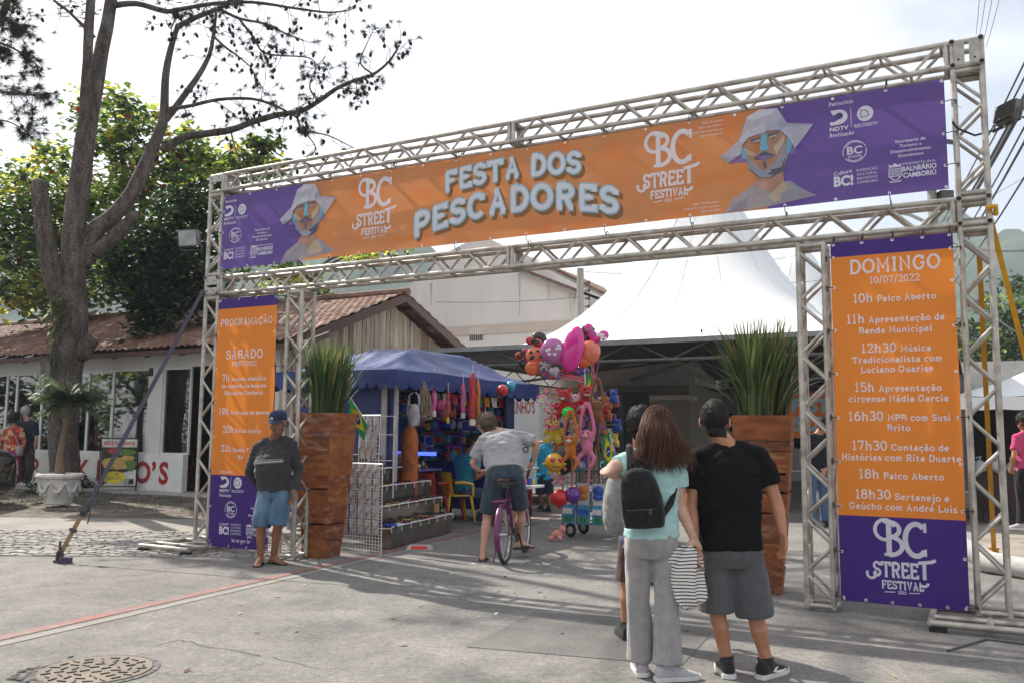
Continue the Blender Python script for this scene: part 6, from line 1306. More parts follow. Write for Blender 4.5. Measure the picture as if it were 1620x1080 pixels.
# ------------------------------------------------------------------ bicycle
BR, BF = V((-.055, 10.10, 0)), V((.19, 11.15, 0)); bd_ = (BF-BR).normalized(); bn = V((bd_.y, -bd_.x, 0)); WR = .33; LEAN = Matrix.Rotation(R(-3), 3, bd_)
bp_ = lambda a, s, z: BR+LEAN @ (bd_*a+bn*s+Z*z)
bike = thing('bicycle', 'magenta city bicycle with black saddle and rear rack under the grey shirted man', 'bicycle', BR)
mag = M('magenta_paint', (.13, .012, .085), (.10, .01, .065), 6, rough=.35, coat=.4); bblack = M('bike_black', (.018, .018, .02), rough=.5)
WB = 1.08
for x in (0, WB):
    w_ = MB(); c = bp_(x, 0, WR); w_.path([c+LEAN @ (bd_*math.cos(a)+Z*math.sin(a))*(WR-.021) for a in [2*math.pi*i/44 for i in range(44)]], .0225, 9, closed=True); wh = w_.build('wheel', M('tyre_rubber', (.025, .024, .023), (.05, .047, .043), 20, rough=.85) if 'tyre_rubber' not in MATS else MATS['tyre_rubber'], bike)
    r_ = MB(); r_.path([c+LEAN @ (bd_*math.cos(a)+Z*math.sin(a))*(WR-.053) for a in [2*math.pi*i/44 for i in range(44)]], .013, 7, closed=True); r_.build('rim', M('bright_rim', (.62, .61, .60), (.45, .44, .43), 10, rough=.3, metal=.6) if 'bright_rim' not in MATS else MATS['bright_rim'], wh)
    s_ = MB()
    for i in range(32): a = 2*math.pi*i/32; s_.tube(c+LEAN @ (bd_*math.cos(a+.5*(-1)**i)*.02+Z*math.sin(a+.5*(-1)**i)*.02+bn*.03*(-1)**i), c+LEAN @ (bd_*math.cos(a)+Z*math.sin(a))*(WR-.06), .0014, n=4)
    s_.tube(c-LEAN @ bn*.045, c+LEAN @ bn*.045, .02, n=8); s_.build('spokes', chrome, wh)
    f_ = MB(); A = range(int(-25 if x == 0 else 15), int(165 if x == 0 else 150), 8); rows = []
    for a in A:
        a = R(a if x else 180-a); cc = c+LEAN @ (bd_*math.cos(a)+Z*math.sin(a))*(WR+.02); rr = LEAN @ (bd_*math.cos(a)+Z*math.sin(a)); nb = LEAN @ bn
        rows.append([cc+nb*.032*math.sin(q)+rr*(.016*math.cos(q)-.012) for q in [R(-100+200*k/8) for k in range(9)]])
    f_.loft(rows, caps=False, closed=False); f_.build('fender', mag, bike, smooth=70)
b = MB(); T_ = lambda p, q, r: b.tube(bp_(*p), bp_(*q), r, n=9)
BB, ST, HT, HB = (.44, 0, .29), (.30, 0, .78), (.86, 0, .84), (.91, 0, .66)
T_(BB, (.27, 0, .86), .0165); T_(HT, (.925, 0, .60), .02); T_(BB, (.90, 0, .70), .0175); T_((.34, 0, .55), HT, .015)
for s in (-1, 1): T_((.44, s*.03, .29), (0, s*.06, WR), .010); T_((.30, s*.02, .76), (0, s*.06, WR), .009); T_((.925, s*.05, .60), (WB, s*.055, WR), .012)
T_((.925, -.055, .61), (.925, .055, .61), .014); b.build('frame', mag, bike)
b = MB()
for s in (-.065, .065): T_((-.22, s, .71), (.28, s, .73), .007); T_((-.12, s, .71), (0, s*1.05, WR), .006)
for a in (-.22, -.1, .02, .14): T_((a, -.065, .712), (a, .065, .712), .006)
b.build('rack', mag, bike)
b = MB(); rows = []
for a, w_, z in ((.06, .02, .875), (.08, .095, .895), (.14, .115, .905), (.20, .09, .90), (.27, .035, .895), (.36, .022, .885), (.385, .008, .875)):
    rows.append([bp_(a, w_*math.cos(t_), z+.028*math.sin(t_)*(1 if math.sin(t_) > 0 else 1.2)) for t_ in [2*math.pi*i/14 for i in range(14)]])
b.loft(rows); b.build('saddle', bblack, bike); b = MB(); T_((.27, 0, .84), (.255, 0, .90), .013); b.build('seat_post', chrome, bike)
b = MB(); T_(HT, (.845, 0, .98), .012); b.path([bp_(*p) for p in ((.60, -.31, 1.02), (.70, -.30, 1.03), (.84, -.2, 1.05), (.87, 0, .98), (.84, .2, 1.05), (.70, .30, 1.03), (.60, .31, 1.02))], .011, 8); b.build('handlebar', chrome, bike)
for s in (-1, 1): b = MB(); T_((.59, s*.31, 1.02), (.71, s*.30, 1.03), .018); b.build('grip', bblack, bike); b = MB(); b.path([bp_(.72, s*.30, 1.03), bp_(.68, s*.27, 1.0), bp_(.6, s*.28, .99)], .006, 5); b.build('brake_lever', bblack, bike)
b = MB(); b.lathe([(.095, -.004), (.095, .004)], bp_(.44, .05, .29), 22, ax=LEAN @ bn); T_((.44, -.07, .29), (.44, .08, .29), .014); T_((.44, .075, .29), (.52, .085, .14), .011); T_((.44, -.07, .29), (.36, -.08, .44), .011); b.build('crank', steel_dark, bike)
for p in ((.52, .13, .13), (.36, -.13, .45)): b = MB(); b.box(bp_(*p), (.09, .09, .025), math.atan2(bd_.y, bd_.x)); b.build('pedal', bblack, bike, smooth=0)
b = MB(); b.path([bp_(.44, .055, .385), bp_(.02, .055, WR+.045)], .005, 5); b.path([bp_(.44, .055, .195), bp_(.02, .055, WR-.045)], .005, 5); b.build('chain', steel_dark, bike); b = MB(); b.path([bp_(.05, -.08, .30), bp_(-.05, -.13, .02)], .008, 5); b.build('kickstand', steel_dark, bike)
# ------------------------------------------------------------------ people
def skin_m(n, c): return M('skin_'+n, c, tuple(x*.82 for x in c), 14, rough=.5, spec=.35, bump=.05, bscale=90, c3=tuple(x*y for x, y in zip(c, (1.05, .8, .75))), s3=9, f3=.6)
SK = dict(dark=skin_m('tanned_dark', (.25, .115, .065)), tan=skin_m('tanned', (.40, .19, .11)), fair=skin_m('fair', (.55, .33, .24)), pale=skin_m('rosy', (.52, .30, .22)))
def fab(n, c, c2=None, sc_=40, **k): return M('fabric_'+n, c, c2 or tuple(x*.8 for x in c), sc_, rough=.9, spec=.15, bump=k.pop('bump', .3), bscale=k.pop('bscale', 55), sheen=.15, **k)
def hand(mb, w_, d, n, k=1.0, side=1, curl=.5, spread=.08):
    """palm and five separate fingers from the wrist w_ along d, palm facing n"""
    d = d.normalized(); n = (n-d*n.dot(d)).normalized(); s = d.cross(n)*side
    mb.loft([[w_+d*x*k+s*(y*hw*k)+n*(z*ht*k) for y, z in ((-1, -.6), (0, -1), (1, -.6), (1, .6), (0, 1), (-1, .6))] for x, hw, ht in ((-.01, .024, .018), (.025, .031, .016), (.06, .041, .0145), (.09, .041, .0125))])
    for i, (o, L_) in enumerate(((-.031, .066), (-.0105, .080), (.0105, .084), (.031, .074))):
        p = w_+d*.084*k+s*o*k; a = 0; pts = [p]; dd = d+s*(o/.03*spread)
        for j, f in enumerate((.46, .31, .23)):
            a += curl*(.55+.35*j)*(1.0+.12*(i-1.5)*-1); dr = dd*math.cos(a)+n*math.sin(a); p = p+dr*(L_*f*k); pts.append(p)
        mb.path(pts, [.0095*k, .0088*k, .0080*k, .0062*k], 8)
    p = w_+d*.02*k+s*.030*k; q = p+(d*.55+s*.65+n*.25)*.046*k; r_ = q+(d*.85+s*.15+n*.35)*.034*k; mb.path([p, q, r_, r_+(d*.9-s*.05+n*.3)*.022*k], [.015*k, .012*k, .0105*k, .0075*k], 8)
def foot(mb, a, t, k=1.0, bare=True):
    t = V((t[0], t[1], 0)).normalized(); s = V((t.y, -t.x, 0)); g = V((a.x, a.y, 0)); z0 = a.z-.085*k
    mb.loft([[g+t*x*k+s*math.cos(q)*w_*k+Z*(z0+(zc+math.sin(q)*h)*k) for q in [2*math.pi*i/10 for i in range(10)]] for x, w_, zc, h in ((-.062, .014, .03, .012), (-.05, .030, .036, .032), (-.02, .034, .052, .050), (.03, .034, .05, .046), (.08, .040, .034, .032), (.13, .045, .022, .020), (.16, .040, .016, .013), (.175, .025, .014, .008))])
    for i, (o, L_, r_) in enumerate(((-.033, .045, .012), (-.013, .043, .009), (.003, .038, .0085), (.018, .03, .008), (.032, .022, .0078))): p = g+t*(.155*k)+s*o*k+Z*(z0+.013*k); mb.path([p, p+t*L_*k*.6, p+t*L_*k-Z*.003], [r_*k, r_*k*1.05, r_*k*.6], 7)
def headgeo(mb, c, f, k, front=False):
    f = f.normalized(); r_ = f.cross(Z).normalized(); u = r_.cross(f); mx = Matrix((r_, f, u)).transposed(); P = lambda x, y, z: c+r_*x*k+f*y*k+u*z*k
    E = lambda x, y, z, a, b, e: mb.ell(P(x, y, z), (a*k, b*k, e*k), 0, 14, 9, mx)
    E(0, -.008, .028, .076, .094, .088); E(0, .028, -.045, .054, .062, .068); E(0, .06, -.088, .026, .022, .02); E(0, .02, -.01, .066, .07, .08)
    for s in (-1, 1):
        E(s*.079, -.006, -.012, .010, .021, .032); E(s*.040, .060, -.03, .024, .018, .022)
    E(0, .094, -.022, .014, .020, .026); E(0, .086, .008, .010, .014, .022); E(0, .080, .030, .048, .014, .010); E(0, .082, -.062, .022, .012, .007); E(0, .080, -.073, .019, .011, .008)
    return P, mx
def person(label, J, k=1.0, sk='tan', f=(0, 1), hf=None, shirt=None, sl=.6, hem=-.08, shorts=None, leg=1.0, lw=.098, flare=0, feet='bare', toes=((0, 1), (0, 1)), shoe=None, sole=None, belly=0, hands=((1, .5), (1, .5)), vox=.010, wr=.007, hair=None, loose=1.0, waist=.9, seed=0, wp=1.0, palm=None, hs=1.12, col=False):
    J = {a: V(b) for a, b in J.items()}; P0, S0_ = (J['hL']+J['hR'])/2, (J['sL']+J['sR'])/2; f = V((f[0], f[1], 0)).normalized(); hf = V(hf).normalized() if hf else f
    base = V((P0.x, P0.y, min(J['aL'].z, J['aR'].z)-.085*k)); root = thing('person', label, 'person', base)
    lh, ls = (J['hR']-J['hL']), (J['sR']-J['sL']); HP, SH = lh.length/2+.075*k, ls.length/2; U = S0_-P0
    def rings(prof, inf):
        out = []
        for t_, hw, hd, fo in prof:
            c = P0+U*t_; lat = lh.normalized().lerp(ls.normalized(), max(0, min(1, t_))); lat.normalize(); dep = U.cross(lat).normalized(); dep = dep if dep.dot(f) > 0 else -dep; c = c+dep*fo*k
            row = []
            for i in range(20):
                a = 2*math.pi*i/20; ca, sa = math.cos(a), math.sin(a); row.append(c+lat*(abs(ca)**.9*math.copysign(1, ca))*(hw+inf)+dep*(abs(sa)**.9*math.copysign(1, sa))*(hd*k+inf))
            out.append(row)
        return out
    W_ = HP*waist
    full = [(-.2, HP*.7, .085, 0), (-.10, HP*.95, .115, -.01), (.04, HP, .125, -.01), (.2, HP*.96, .118, 0+belly*.5), (.42, W_, .105+belly*.35, belly), (.68, max(SH*.90, W_*.95), .118+belly*.2, belly*.4), (.82, SH*.94, .112, -.005), (.93, SH*.78, .095, -.012), (1.02, SH*.54, .076, -.014), (1.10, SH*.34, .060, -.01), (1.17, .060*k, .056, 0)]
    b = MB(); b.loft(rings(full, -.006)); hd_ = J['head']; nb = S0_+U.normalized()*.05*k; HS = k*hs
    b.path([nb-U.normalized()*.05*k, nb+U.normalized()*.03*k, hd_-Z*.06*k-hf*.02*k, hd_], [.075*k, .064*k, .060*k, .056*k], 12); PH, mx = headgeo(b, hd_, hf, HS)
    for s in 'LR':
        A, B_, C_ = J['s'+s], J['e'+s], J['w'+s]; b.path([S0_+U.normalized()*.075*k, A.lerp(S0_, .4)+Z*.035*k, A], [.052*k, .055*k, .054*k], 10); b.path([A.lerp(S0_, .25), A, A.lerp(B_, .35), A.lerp(B_, .75), B_, B_.lerp(C_, .3), B_.lerp(C_, .75), C_], [.05*k, .056*k, .050*k, .042*k, .039*k, .041*k, .031*k, .026*k], 12)
        sd_ = 0 if s == 'L' else 1; hs, cu = hands[sd_]
        d = (C_-B_).normalized(); pn = V(palm[sd_]) if palm and palm[sd_] else (f*.3+V((S0_.x-C_.x, S0_.y-C_.y, 0)))
        if isinstance(hs, (tuple, Vector)): d = (V(hs)).normalized(); hs = 1
        hand(b, C_, d, pn, k*1.0, 1 if s == 'L' else -1, cu)
        H_, K_, A_ = J['h'+s], J['k'+s], J['a'+s]; cal = K_.lerp(A_, .3)-f*.015*k
        b.path([H_+Z*.03, H_, H_.lerp(K_, .4), K_, K_.lerp(A_, .12), cal, K_.lerp(A_, .65), A_], [.085*k, .088*k, .074*k, .055*k, .050*k, .055*k, .042*k, .036*k], 12)
        if feet != 'none': foot(b, A_, toes[sd_], k)
    fuse(b, vox*.62 if vox < .011 else vox, 3).build('body', SK[sk], root, smooth=180)
    if shirt:
        b = MB(); pr = [(t_, hw*loose, hd*loose, fo) for t_, hw, hd, fo in full if hem < t_ < 1.13]; h0 = [q for q in full if q[0] <= hem][-1]; pr = [(hem, max(h0[1], HP)*loose*1.02, .128*loose, 0)]+pr; b.loft(rings(pr, .014))
        for s in 'LR':
            A, B_, C_ = J['s'+s], J['e'+s], J['w'+s]
            b.path([S0_+U.normalized()*.062*k, A.lerp(S0_, .42)+Z*.036*k, A], [.060*k, .066*k, .068*k], 12)
            if sl <= 1: E_ = A.lerp(B_, sl); b.path([A.lerp(S0_, .35), A, A.lerp(B_, sl*.5), E_], [.066*k, .071*k, .070*k*loose, .071*k*loose], 14)
            else: b.path([A.lerp(S0_, .35), A, A.lerp(B_, .5), B_, B_.lerp(C_, .5), B_.lerp(C_, .93)], [.06*k, .070*k, .066*k, .058*k, .052*k, .042*k], 12)
        fuse(b, vox, 12, wr*2.0, (7, 7, 13), seed).build('shirt', shirt, root, smooth=180)
        b = MB(); c = S0_+U.normalized()*.082*k
        if col: b.path([c+(ls.normalized()*math.cos(a)*.078+f*math.sin(a)*.072-Z*.020*math.sin(a))*k for a in [2*math.pi*i/20 for i in range(20)]], .009*k, 6, closed=True); b.build('collar', shirt, root)
    if shorts:
        b = MB(); b.loft(rings([(-.19, HP*.80, .10, -.005)]+[(t_, hw, hd, fo) for t_, hw, hd, fo in full if -.15 < t_ < .15]+[(.17, HP*.97, .12, 0)], .010))
        for s in 'LR':
            H_, K_, A_ = J['h'+s], J['k'+s], J['a'+s]
            if leg <= 1.2: E_ = H_.lerp(K_, leg); b.path([H_+Z*.04, H_-Z*.02, H_.lerp(K_, leg*.5), E_], [.092*k, .100*k*wp, lw*k, lw*k*(1+flare)], 16)
            else: b.path([H_+Z*.04, H_-Z*.02, H_.lerp(K_, .5), K_, K_.lerp(A_, .5), K_.lerp(A_, .97)], [.09*k, .10*k*wp, .092*k*wp, lw*k, lw*k*(1+flare*.5), lw*k*(1+flare)], 16)
        fuse(b, vox, 3, wr*(1.7 if leg <= 1.2 else 2.4), (9, 9, 6 if leg <= 1.2 else 2.6), seed+4).build('shorts' if leg <= 1.2 else 'trousers', shorts, root, smooth=180)
    for i, s in enumerate('LR'):
        A_ = J['a'+s]; t_ = V((*toes[i], 0)).normalized(); q = V((t_.y, -t_.x, 0)); g = V((A_.x, A_.y, A_.z-.085*k))
        if feet == 'flip':
            b = MB(); b.loft([[g+t_*x*k+q*y*w_*k+Z*z for y, z in ((-1, -.006), (1, -.006), (1, .013), (-1, .013))] for x, w_ in ((-.085, .022), (-.07, .037), (0, .038), (.08, .043), (.14, .049), (.185, .040), (.205, .018))], 0); o_ = b.build('flip_flop', bblack, root, smooth=30)
            b = MB(); b.path([g+t_*.135*k+q*-.012*k+Z*.012, g+t_*.115*k+q*-.01*k+Z*.045*k, g+t_*.03*k+q*.045*k+Z*.018], [.006, .011, .009], 6); b.path([g+t_*.115*k+q*-.01*k+Z*.045*k, g+t_*.03*k+q*-.046*k+Z*.018], [.011, .009], 6); b.build('strap', bblack, o_)
        if shoe:
            b = MB(); R_ = lambda L_: [[g+t_*x*k+q*math.cos(a)*w_*k+Z*max(.018, (zc+math.sin(a)*h))*k for a in [2*math.pi*j/12 for j in range(12)]] for x, w_, zc, h in L_]
            b.loft(R_([(-.085, .020, .05, .02), (-.075, .036, .05, .045), (-.04, .041, .055, .060), (.02, .042, .06, .058), (.07, .044, .045, .042), (.12, .049, .035, .028), (.17, .045, .028, .020), (.205, .030, .024, .012), (.215, .01, .022, .006)]))
            b.path([g+Z*.07*k, A_+Z*.035*k], [.047*k, .043*k], 10); b.path([g-t_*.07*k+Z*.09*k, g-t_*.095*k+Z*.135*k], [.014*k, .008*k], 6)
            for j in range(4): c = g+t_*(.05+.022*j)*k+Z*(.092-.011*j)*k; b.path([c-q*.026*k-Z*.012*k, c+Z*.004, c+q*.026*k-Z*.012*k], .0045*k, 5)
            fuse(b, .008, 2).build('shoe', shoe, root, smooth=180); o_ = root.children[-1]
            b = MB(); b.loft([[g+t_*x*k+q*y*w_*k+Z*z*k for y, z in ((-1, 0), (1, 0), (1.04, .014), (1, .027), (-1, .027), (-1.04, .014))] for x, w_ in ((-.092, .022), (-.08, .040), (0, .044), (.08, .049), (.14, .053), (.185, .044), (.215, .024), (.222, .008))]); b.build('sole', sole, o_, smooth=30)
    return root, PH, mx, dict(f=f, U=U, P0=P0, S0=S0_, ls=ls.normalized(), k=k)
def crop(root, c, PH, mx, m, k, kind='short', seed=0, thick=1.08, line_=(.55, -.12, -.62), rim=.03):
    """hair grown from the head itself: the skull's faces inside the hairline, lifted by a thickness that dies out at the edge, with loose locks"""
    body = next(o for o in root.children if o.name.startswith('body')); me = body.data; rnd = random.Random(seed); inv = mx.transposed(); HS = k*1.12; off = V(root.location); b = MB(); idx = {}; th = (thick-1)*.16+.004
    def edge(p):             # >0 inside the hair, in metres at head scale
        x, y, z = p
        fr = .068 if y > .055 else None; sd = .012+max(0, y)*.55; bk = -.095 if y < -.05 else None
        z0 = fr if fr is not None else (bk if bk is not None else (sd if y > -.01 else sd+(-.095-sd)*min(1, (-.01-y)/.04)))
        z0 += line_[1]*.12 if (fr is None and bk is None and line_[1] < -.25) else 0
        return z-z0+.006*noise.noise(V((x*60, y*60, seed)))
    for v in me.vertices:
        w_ = v.co+off; p = (inv @ (w_-c))/HS
        if p.length > .19 or (abs(p.x) > .079 and p.z < .028 and abs(p.y+.006) < .03): continue
        e = edge(p)
        if e < 0 or (p.y < -.02 and p.z < -.03 and abs(p.x) > .066): continue
        q = min(1, e/.035); n = v.normal; h = .0015+th*q*(.8+.35*noise.noise(p*38+V((seed, 0, 0)))+.3*noise.noise(p*95))
        idx[v.index] = len(b.v); b.v.append(tuple(w_+n*h))
        if rnd.random() < (.5 if k*th > .012 else .35): d = (n*.8+V((rnd.gauss(0, .5), rnd.gauss(0, .5), rnd.gauss(-.15, .4)))).normalized(); idx.setdefault('t', []).append((w_+n*h*.8, d, th*rnd.uniform(.5, 1.3)*(.4+q)))
    tl = idx.pop('t', [])
    for f in me.polygons:
        if all(x in idx for x in f.vertices): b.f.append(tuple(idx[x] for x in f.vertices)); b.m.append(0)
    for p, d, l in tl: b.path([p, p+d*l*.6, p+d*l+V((0, 0, -l*.35))], [.0019, .0014, .0005], 3, caps=False)
    b.build('hair', m, root, smooth=180)
def hairm(n, c, c2): return M('hair_'+n, c, c2, 18, rough=.6, spec=.25, bump=.5, bscale=110, st=(1, 1, .25))
HB, HK, HG = hairm('brown', (.15, .074, .046), (.065, .031, .021)), hairm('black', (.010, .009, .009), (.022, .018, .016)), hairm('greying', (.17, .135, .10), (.075, .055, .038))
shoe_b = fab('black_knit', (.016, .016, .017), (.03, .03, .032), 90); sole_w = M('white_sole', (.62, .61, .59), (.5, .49, .47), 12, rough=.7); shoe_g = fab('pale_grey_knit', (.42, .40, .42), (.33, .32, .34), 60)
# man in the cap, hands behind his back
Y = 9.92
poloM = fab('charcoal', (.040, .040, .041), (.028, .028, .03), 30); denim = fab('washed_denim', (.05, .10, .17), (.11, .18, .26), 6, c3=(.28, .34, .38), s3=4.5, f3=.7, st=(1, 1, .5))
J = dict(head=at(440, 669, 9.80), sL=at(408, 707, Y+.06), sR=at(461, 702, Y-.06), eL=at(394, 748, Y+.12), wL=at(416, 772, Y+.22), eR=at(473, 745, Y-.02), wR=at(464, 778, Y-.14), hL=at(422, 775, Y), hR=at(449, 774, Y-.05), kL=at(413, 830, Y-.06), kR=at(440, 827, Y-.08), aL=at(412, 881, Y-.02), aR=at(433, 876, Y+.06))
for a in 'LR': J['a'+a].z = .088
root, PH, mx, I = person('older man in navy cap, charcoal polo, denim shorts and flip flops beside the Saturday banner', J, 1.0, 'dark', (.30, -.95), (-.28, -.93, -.22), shirt=poloM, sl=1.9, hem=-.02, shorts=denim, leg=1.06, lw=.104, feet='flip', toes=((.05, -1), (.85, -.5)), belly=.055, hands=(((1, .1, -.2), .7), ((-.1, .3, -1), .9)), loose=1.06, waist=1.05, wr=.008, seed=3, col=True)
c = J['head']; k = 1
navy = fab('navy_twill', (.012, .02, .055), (.02, .03, .07), 60)
b = MB(); rows = []
for z, r_ in ((.034, 1.0), (.05, 1.05), (.08, 1.04), (.105, .93), (.122, .72), (.131, .42), (.134, .03)): rows.append([PH(math.cos(a)*.083*r_, -.008+math.sin(a)*.102*r_, z+.012*math.sin(a)*(z < .06)) for a in [2*math.pi*i/24 for i in range(24)]])
b.loft(rows); cap = b.build('cap', navy, root, smooth=60)
b = MB(); rows = []
for q in range(6):
    s = q/5; rows.append([PH(math.sin(a)*(.080+.004*s), .055+math.cos(a)*(.038+.075*s), .046-.012*s-.020*abs(math.sin(a))**2+.004) for a in [R(-88+176*i/16) for i in range(17)]])
b.loft(rows, caps=False, closed=False); b.build('brim', navy, cap, smooth=60)
b = MB(); put = lambda s, t, z=0: PH(s, .1005-z*0+.004-abs(s)*.35, .072+t); flat(b, [(-.012, -.01), (.004, -.012), (.012, .012), (-.006, .014)], put); line(b, [(.014, -.008), (.045, -.006)], .007, put); b.build('badge', white_paint, cap, smooth=0)
b = MB()
for s in (-1, 1): b.ell(PH(s*.031, .0805, .004), (.012, .008, .006), 0, 8, 5, mx)
b.build('eyes', M('eye_dark', (.03, .02, .018), (.3, .28, .26), 60, rough=.2), root); b = MB()
for s in (-1, 1): b.path([PH(s*.012, .094, .018), PH(s*.030, .092, .024), PH(s*.050, .078, .017)], .0045, 5)
b.path([PH(-.030, .080, -.052), PH(0, .098, -.046), PH(.030, .080, -.052)], [.005, .009, .005], 6); b.ell(PH(0, .072, -.098), (.022, .014, .012), 0, 8, 5, mx)
for s in (-1, 1): b.ell(PH(s*.074, .012, -.005), (.006, .014, .028), 0, 8, 6, mx); b.ell(PH(s*.05, -.07, -.02), (.03, .03, .035), 0, 8, 6, mx)
b.build('hair', hairm('grey_stubble', (.05, .045, .042), (.11, .10, .095)), root); b = MB(); b.path([PH(-.022, .0905, -.066), PH(0, .097, -.0665), PH(.022, .0905, -.066)], .0028, 5); b.build('mouth', M('lip_dark', (.16, .05, .04), rough=.5), root)
b = MB()        # chest stripes follow the polo's front
for j, (tz, m) in enumerate(((.66, 0), (.625, 1), (.60, 0))):
    pts = []
    for i in range(15):
        a = R(-62+124*i/14); lat = I['ls']; dep = I['U'].cross(lat).normalized(); dep = dep if dep.dot(I['f']) > 0 else -dep; pts.append(I['P0']+I['U']*tz+dep*(.055*.45+(.118+.055*.2)*1.06*math.cos(a)**.8+.026)+lat*(.205*math.sin(a)))
    b.path(pts, .0055 if m else .011, 5, m)
b.build('stripes', [fab('grey_stripe', (.14, .14, .145)), white_paint], root)
# cyclist
J = dict(head=at(770, 672, 10.82), sL=at(764, 697, 10.62), sR=at(822, 690, 10.66), eL=at(748, 732, 10.62), wL=bp_(.60, -.33, 1.06), eR=at(850, 700, 10.62), wR=bp_(.60, .40, 1.09), hL=at(783, 752, 10.36), hR=at(815, 750, 10.38), kL=at(771, 818, 10.46), kR=at(824, 808, 10.62), aL=at(764, 876, 10.36), aR=at(822, 855, 10.72))
J['wL'] = at(757, 743, 10.66); J['wR'] = at(845, 727, 10.70)
greyd = fab('dotted_grey', (.36, .36, .37), (.22, .22, .235), 190, lo=.5, hi=.6, bump=.15); slate = fab('slate', (.045, .062, .085), (.033, .047, .065), 12)
for a in 'LR': J['a'+a].z = max(.09, J['a'+a].z)
root, PH, mx, I = person('man in grey dotted shirt and slate shorts leaning over the magenta bicycle', J, 1.06, 'pale', (.12, .97), (-.25, .92, -.35), shirt=greyd, sl=.80, hem=.10, shorts=slate, leg=.88, lw=.105, feet='flip', toes=((.1, 1), (.8, .55)), hands=(((.55, .5, -.25), 1.3), ((-.1, .6, -.6), 1.3)), loose=1.12, waist=1.02, wr=.010, seed=9)
crop(root, J['head'], PH, mx, HG, 1.06, seed=4, thick=1.13, line_=(.6, -.3, -.75))
# man in black, seen from behind
J = dict(head=at(1131, 664, 5.53), sL=at(1101, 727, 5.52), sR=at(1201, 722, 5.49), eL=at(1093, 800, 5.50), wL=at(1099, 862, 5.42), eR=at(1229, 795, 5.46), wR=at(1239, 843, 5.40), hL=at(1131, 868, 5.5), hR=at(1181, 868, 5.48), kL=at(1134, 965, 5.52), kR=at(1195, 972, 5.5), aL=at(1150, 1049, 5.53), aR=at(1213, 1052, 5.50))
for a in 'LR': J['a'+a].z = .088
blackT = fab('black_jersey', (.005, .005, .006), (.008, .008, .009), 25, bump=.3); blackT.node_tree.nodes['Principled BSDF'].inputs['Sheen Weight'].default_value = 0; greyS = fab('grey_twill', (.085, .088, .092), (.07, .073, .077), 14, bump=.15)
root, PH, mx, I = person('man in black T shirt and grey shorts seen from behind with black trainers', J, 1.0, 'tan', (.18, .98), (.30, .95, .05), shirt=blackT, sl=.62, hem=.0, shorts=greyS, leg=1.0, lw=.112, flare=.06, feet='bare', toes=((.05, 1), (.72, .65)), shoe=shoe_b, sole=sole_w, hands=((1, .5), ((.0, -.05, -1), .45)), palm=((1, 0, 0), (-1, -.2, 0)), loose=1.08, waist=1.0, wr=.006, vox=.009, seed=14)
crop(root, J['head'], PH, mx, HK, 1.0, seed=7, thick=1.015, line_=(.5, -.02, -.60))
t_ = V((.72, .65, 0)).normalized(); q = V((t_.y, -t_.x, 0)); g = V((J['aR'].x, J['aR'].y, 0)); b = MB(); b.path([g+t_*x+q*w_+Z*z for x, w_, z in ((.15, .046, .040), (.09, .0465, .034), (.04, .046, .036), (.01, .0455, .044), (.03, .0455, .058), (.055, .044, .063))], [.002, .006, .009, .009, .006, .002], 5); b.build('shoe_mark', white_paint, root)
# woman with backpack
J = dict(head=at(1041, 678, 5.42), sL=at(1003, 727, 5.42), sR=at(1069, 731, 5.44), eL=at(957, 744, 5.26), wL=at(1003, 756, 5.47), eR=at(1076, 800, 5.43), wR=at(1097, 850, 5.40), hL=at(1009, 856, 5.46), hR=at(1051, 856, 5.45), kL=at(1009, 955, 5.50), kR=at(1055, 958, 5.43), aL=at(1015, 1049, 5.54), aR=at(1057, 1054, 5.40))
for a in 'LR': J['a'+a].z = .085
mint = fab('mint_jersey', (.36, .56, .54), (.31, .50, .48), 20, bump=.1)
rib = fab('ribbed_grey', (.36, .345, .34), (.29, .28, .275), 20); t = rib.node_tree; wv = N(t, 'ShaderNodeTexWave'); wv.inputs['Scale'].default_value = 42; wv.inputs['Distortion'].default_value = .6; wv.bands_direction = 'X'; bp2 = N(t, 'ShaderNodeBump'); bp2.inputs['Strength'].default_value = .9; bp2.inputs['Distance'].default_value = .004; co = N(t, 'ShaderNodeTexCoord'); t.links.new(co.outputs['Object'], wv.inputs[0]); t.links.new(wv.outputs[1], bp2.inputs['Height']); t.links.new(bp2.outputs[0], t.nodes['Principled BSDF'].inputs['Normal'])
root, PH, mx, I = person('long haired woman in mint T shirt and ribbed grey trousers seen from behind', J, .95, 'fair', (.18, .98), (.30, .94, -.05), shirt=mint, sl=.58, hem=.06, shorts=rib, leg=2, lw=.078, flare=.22, feet='bare', toes=((.0, 1), (.95, .25)), shoe=shoe_g, sole=sole_w, hands=(((.6, .5, .2), .4), ((.25, .05, -1), 1.0)), palm=((0, 1, 0), (-.3, 1, 0)), loose=1.04, waist=.92, wr=.006, vox=.009, seed=21, wp=.90)
crop(root, J['head'], PH, mx, HB, .97, seed=2, thick=1.03, line_=(.45, -.5, -.95))
rnd = random.Random(17); b = MB(); hc = J['head']; SH0 = I['S0']
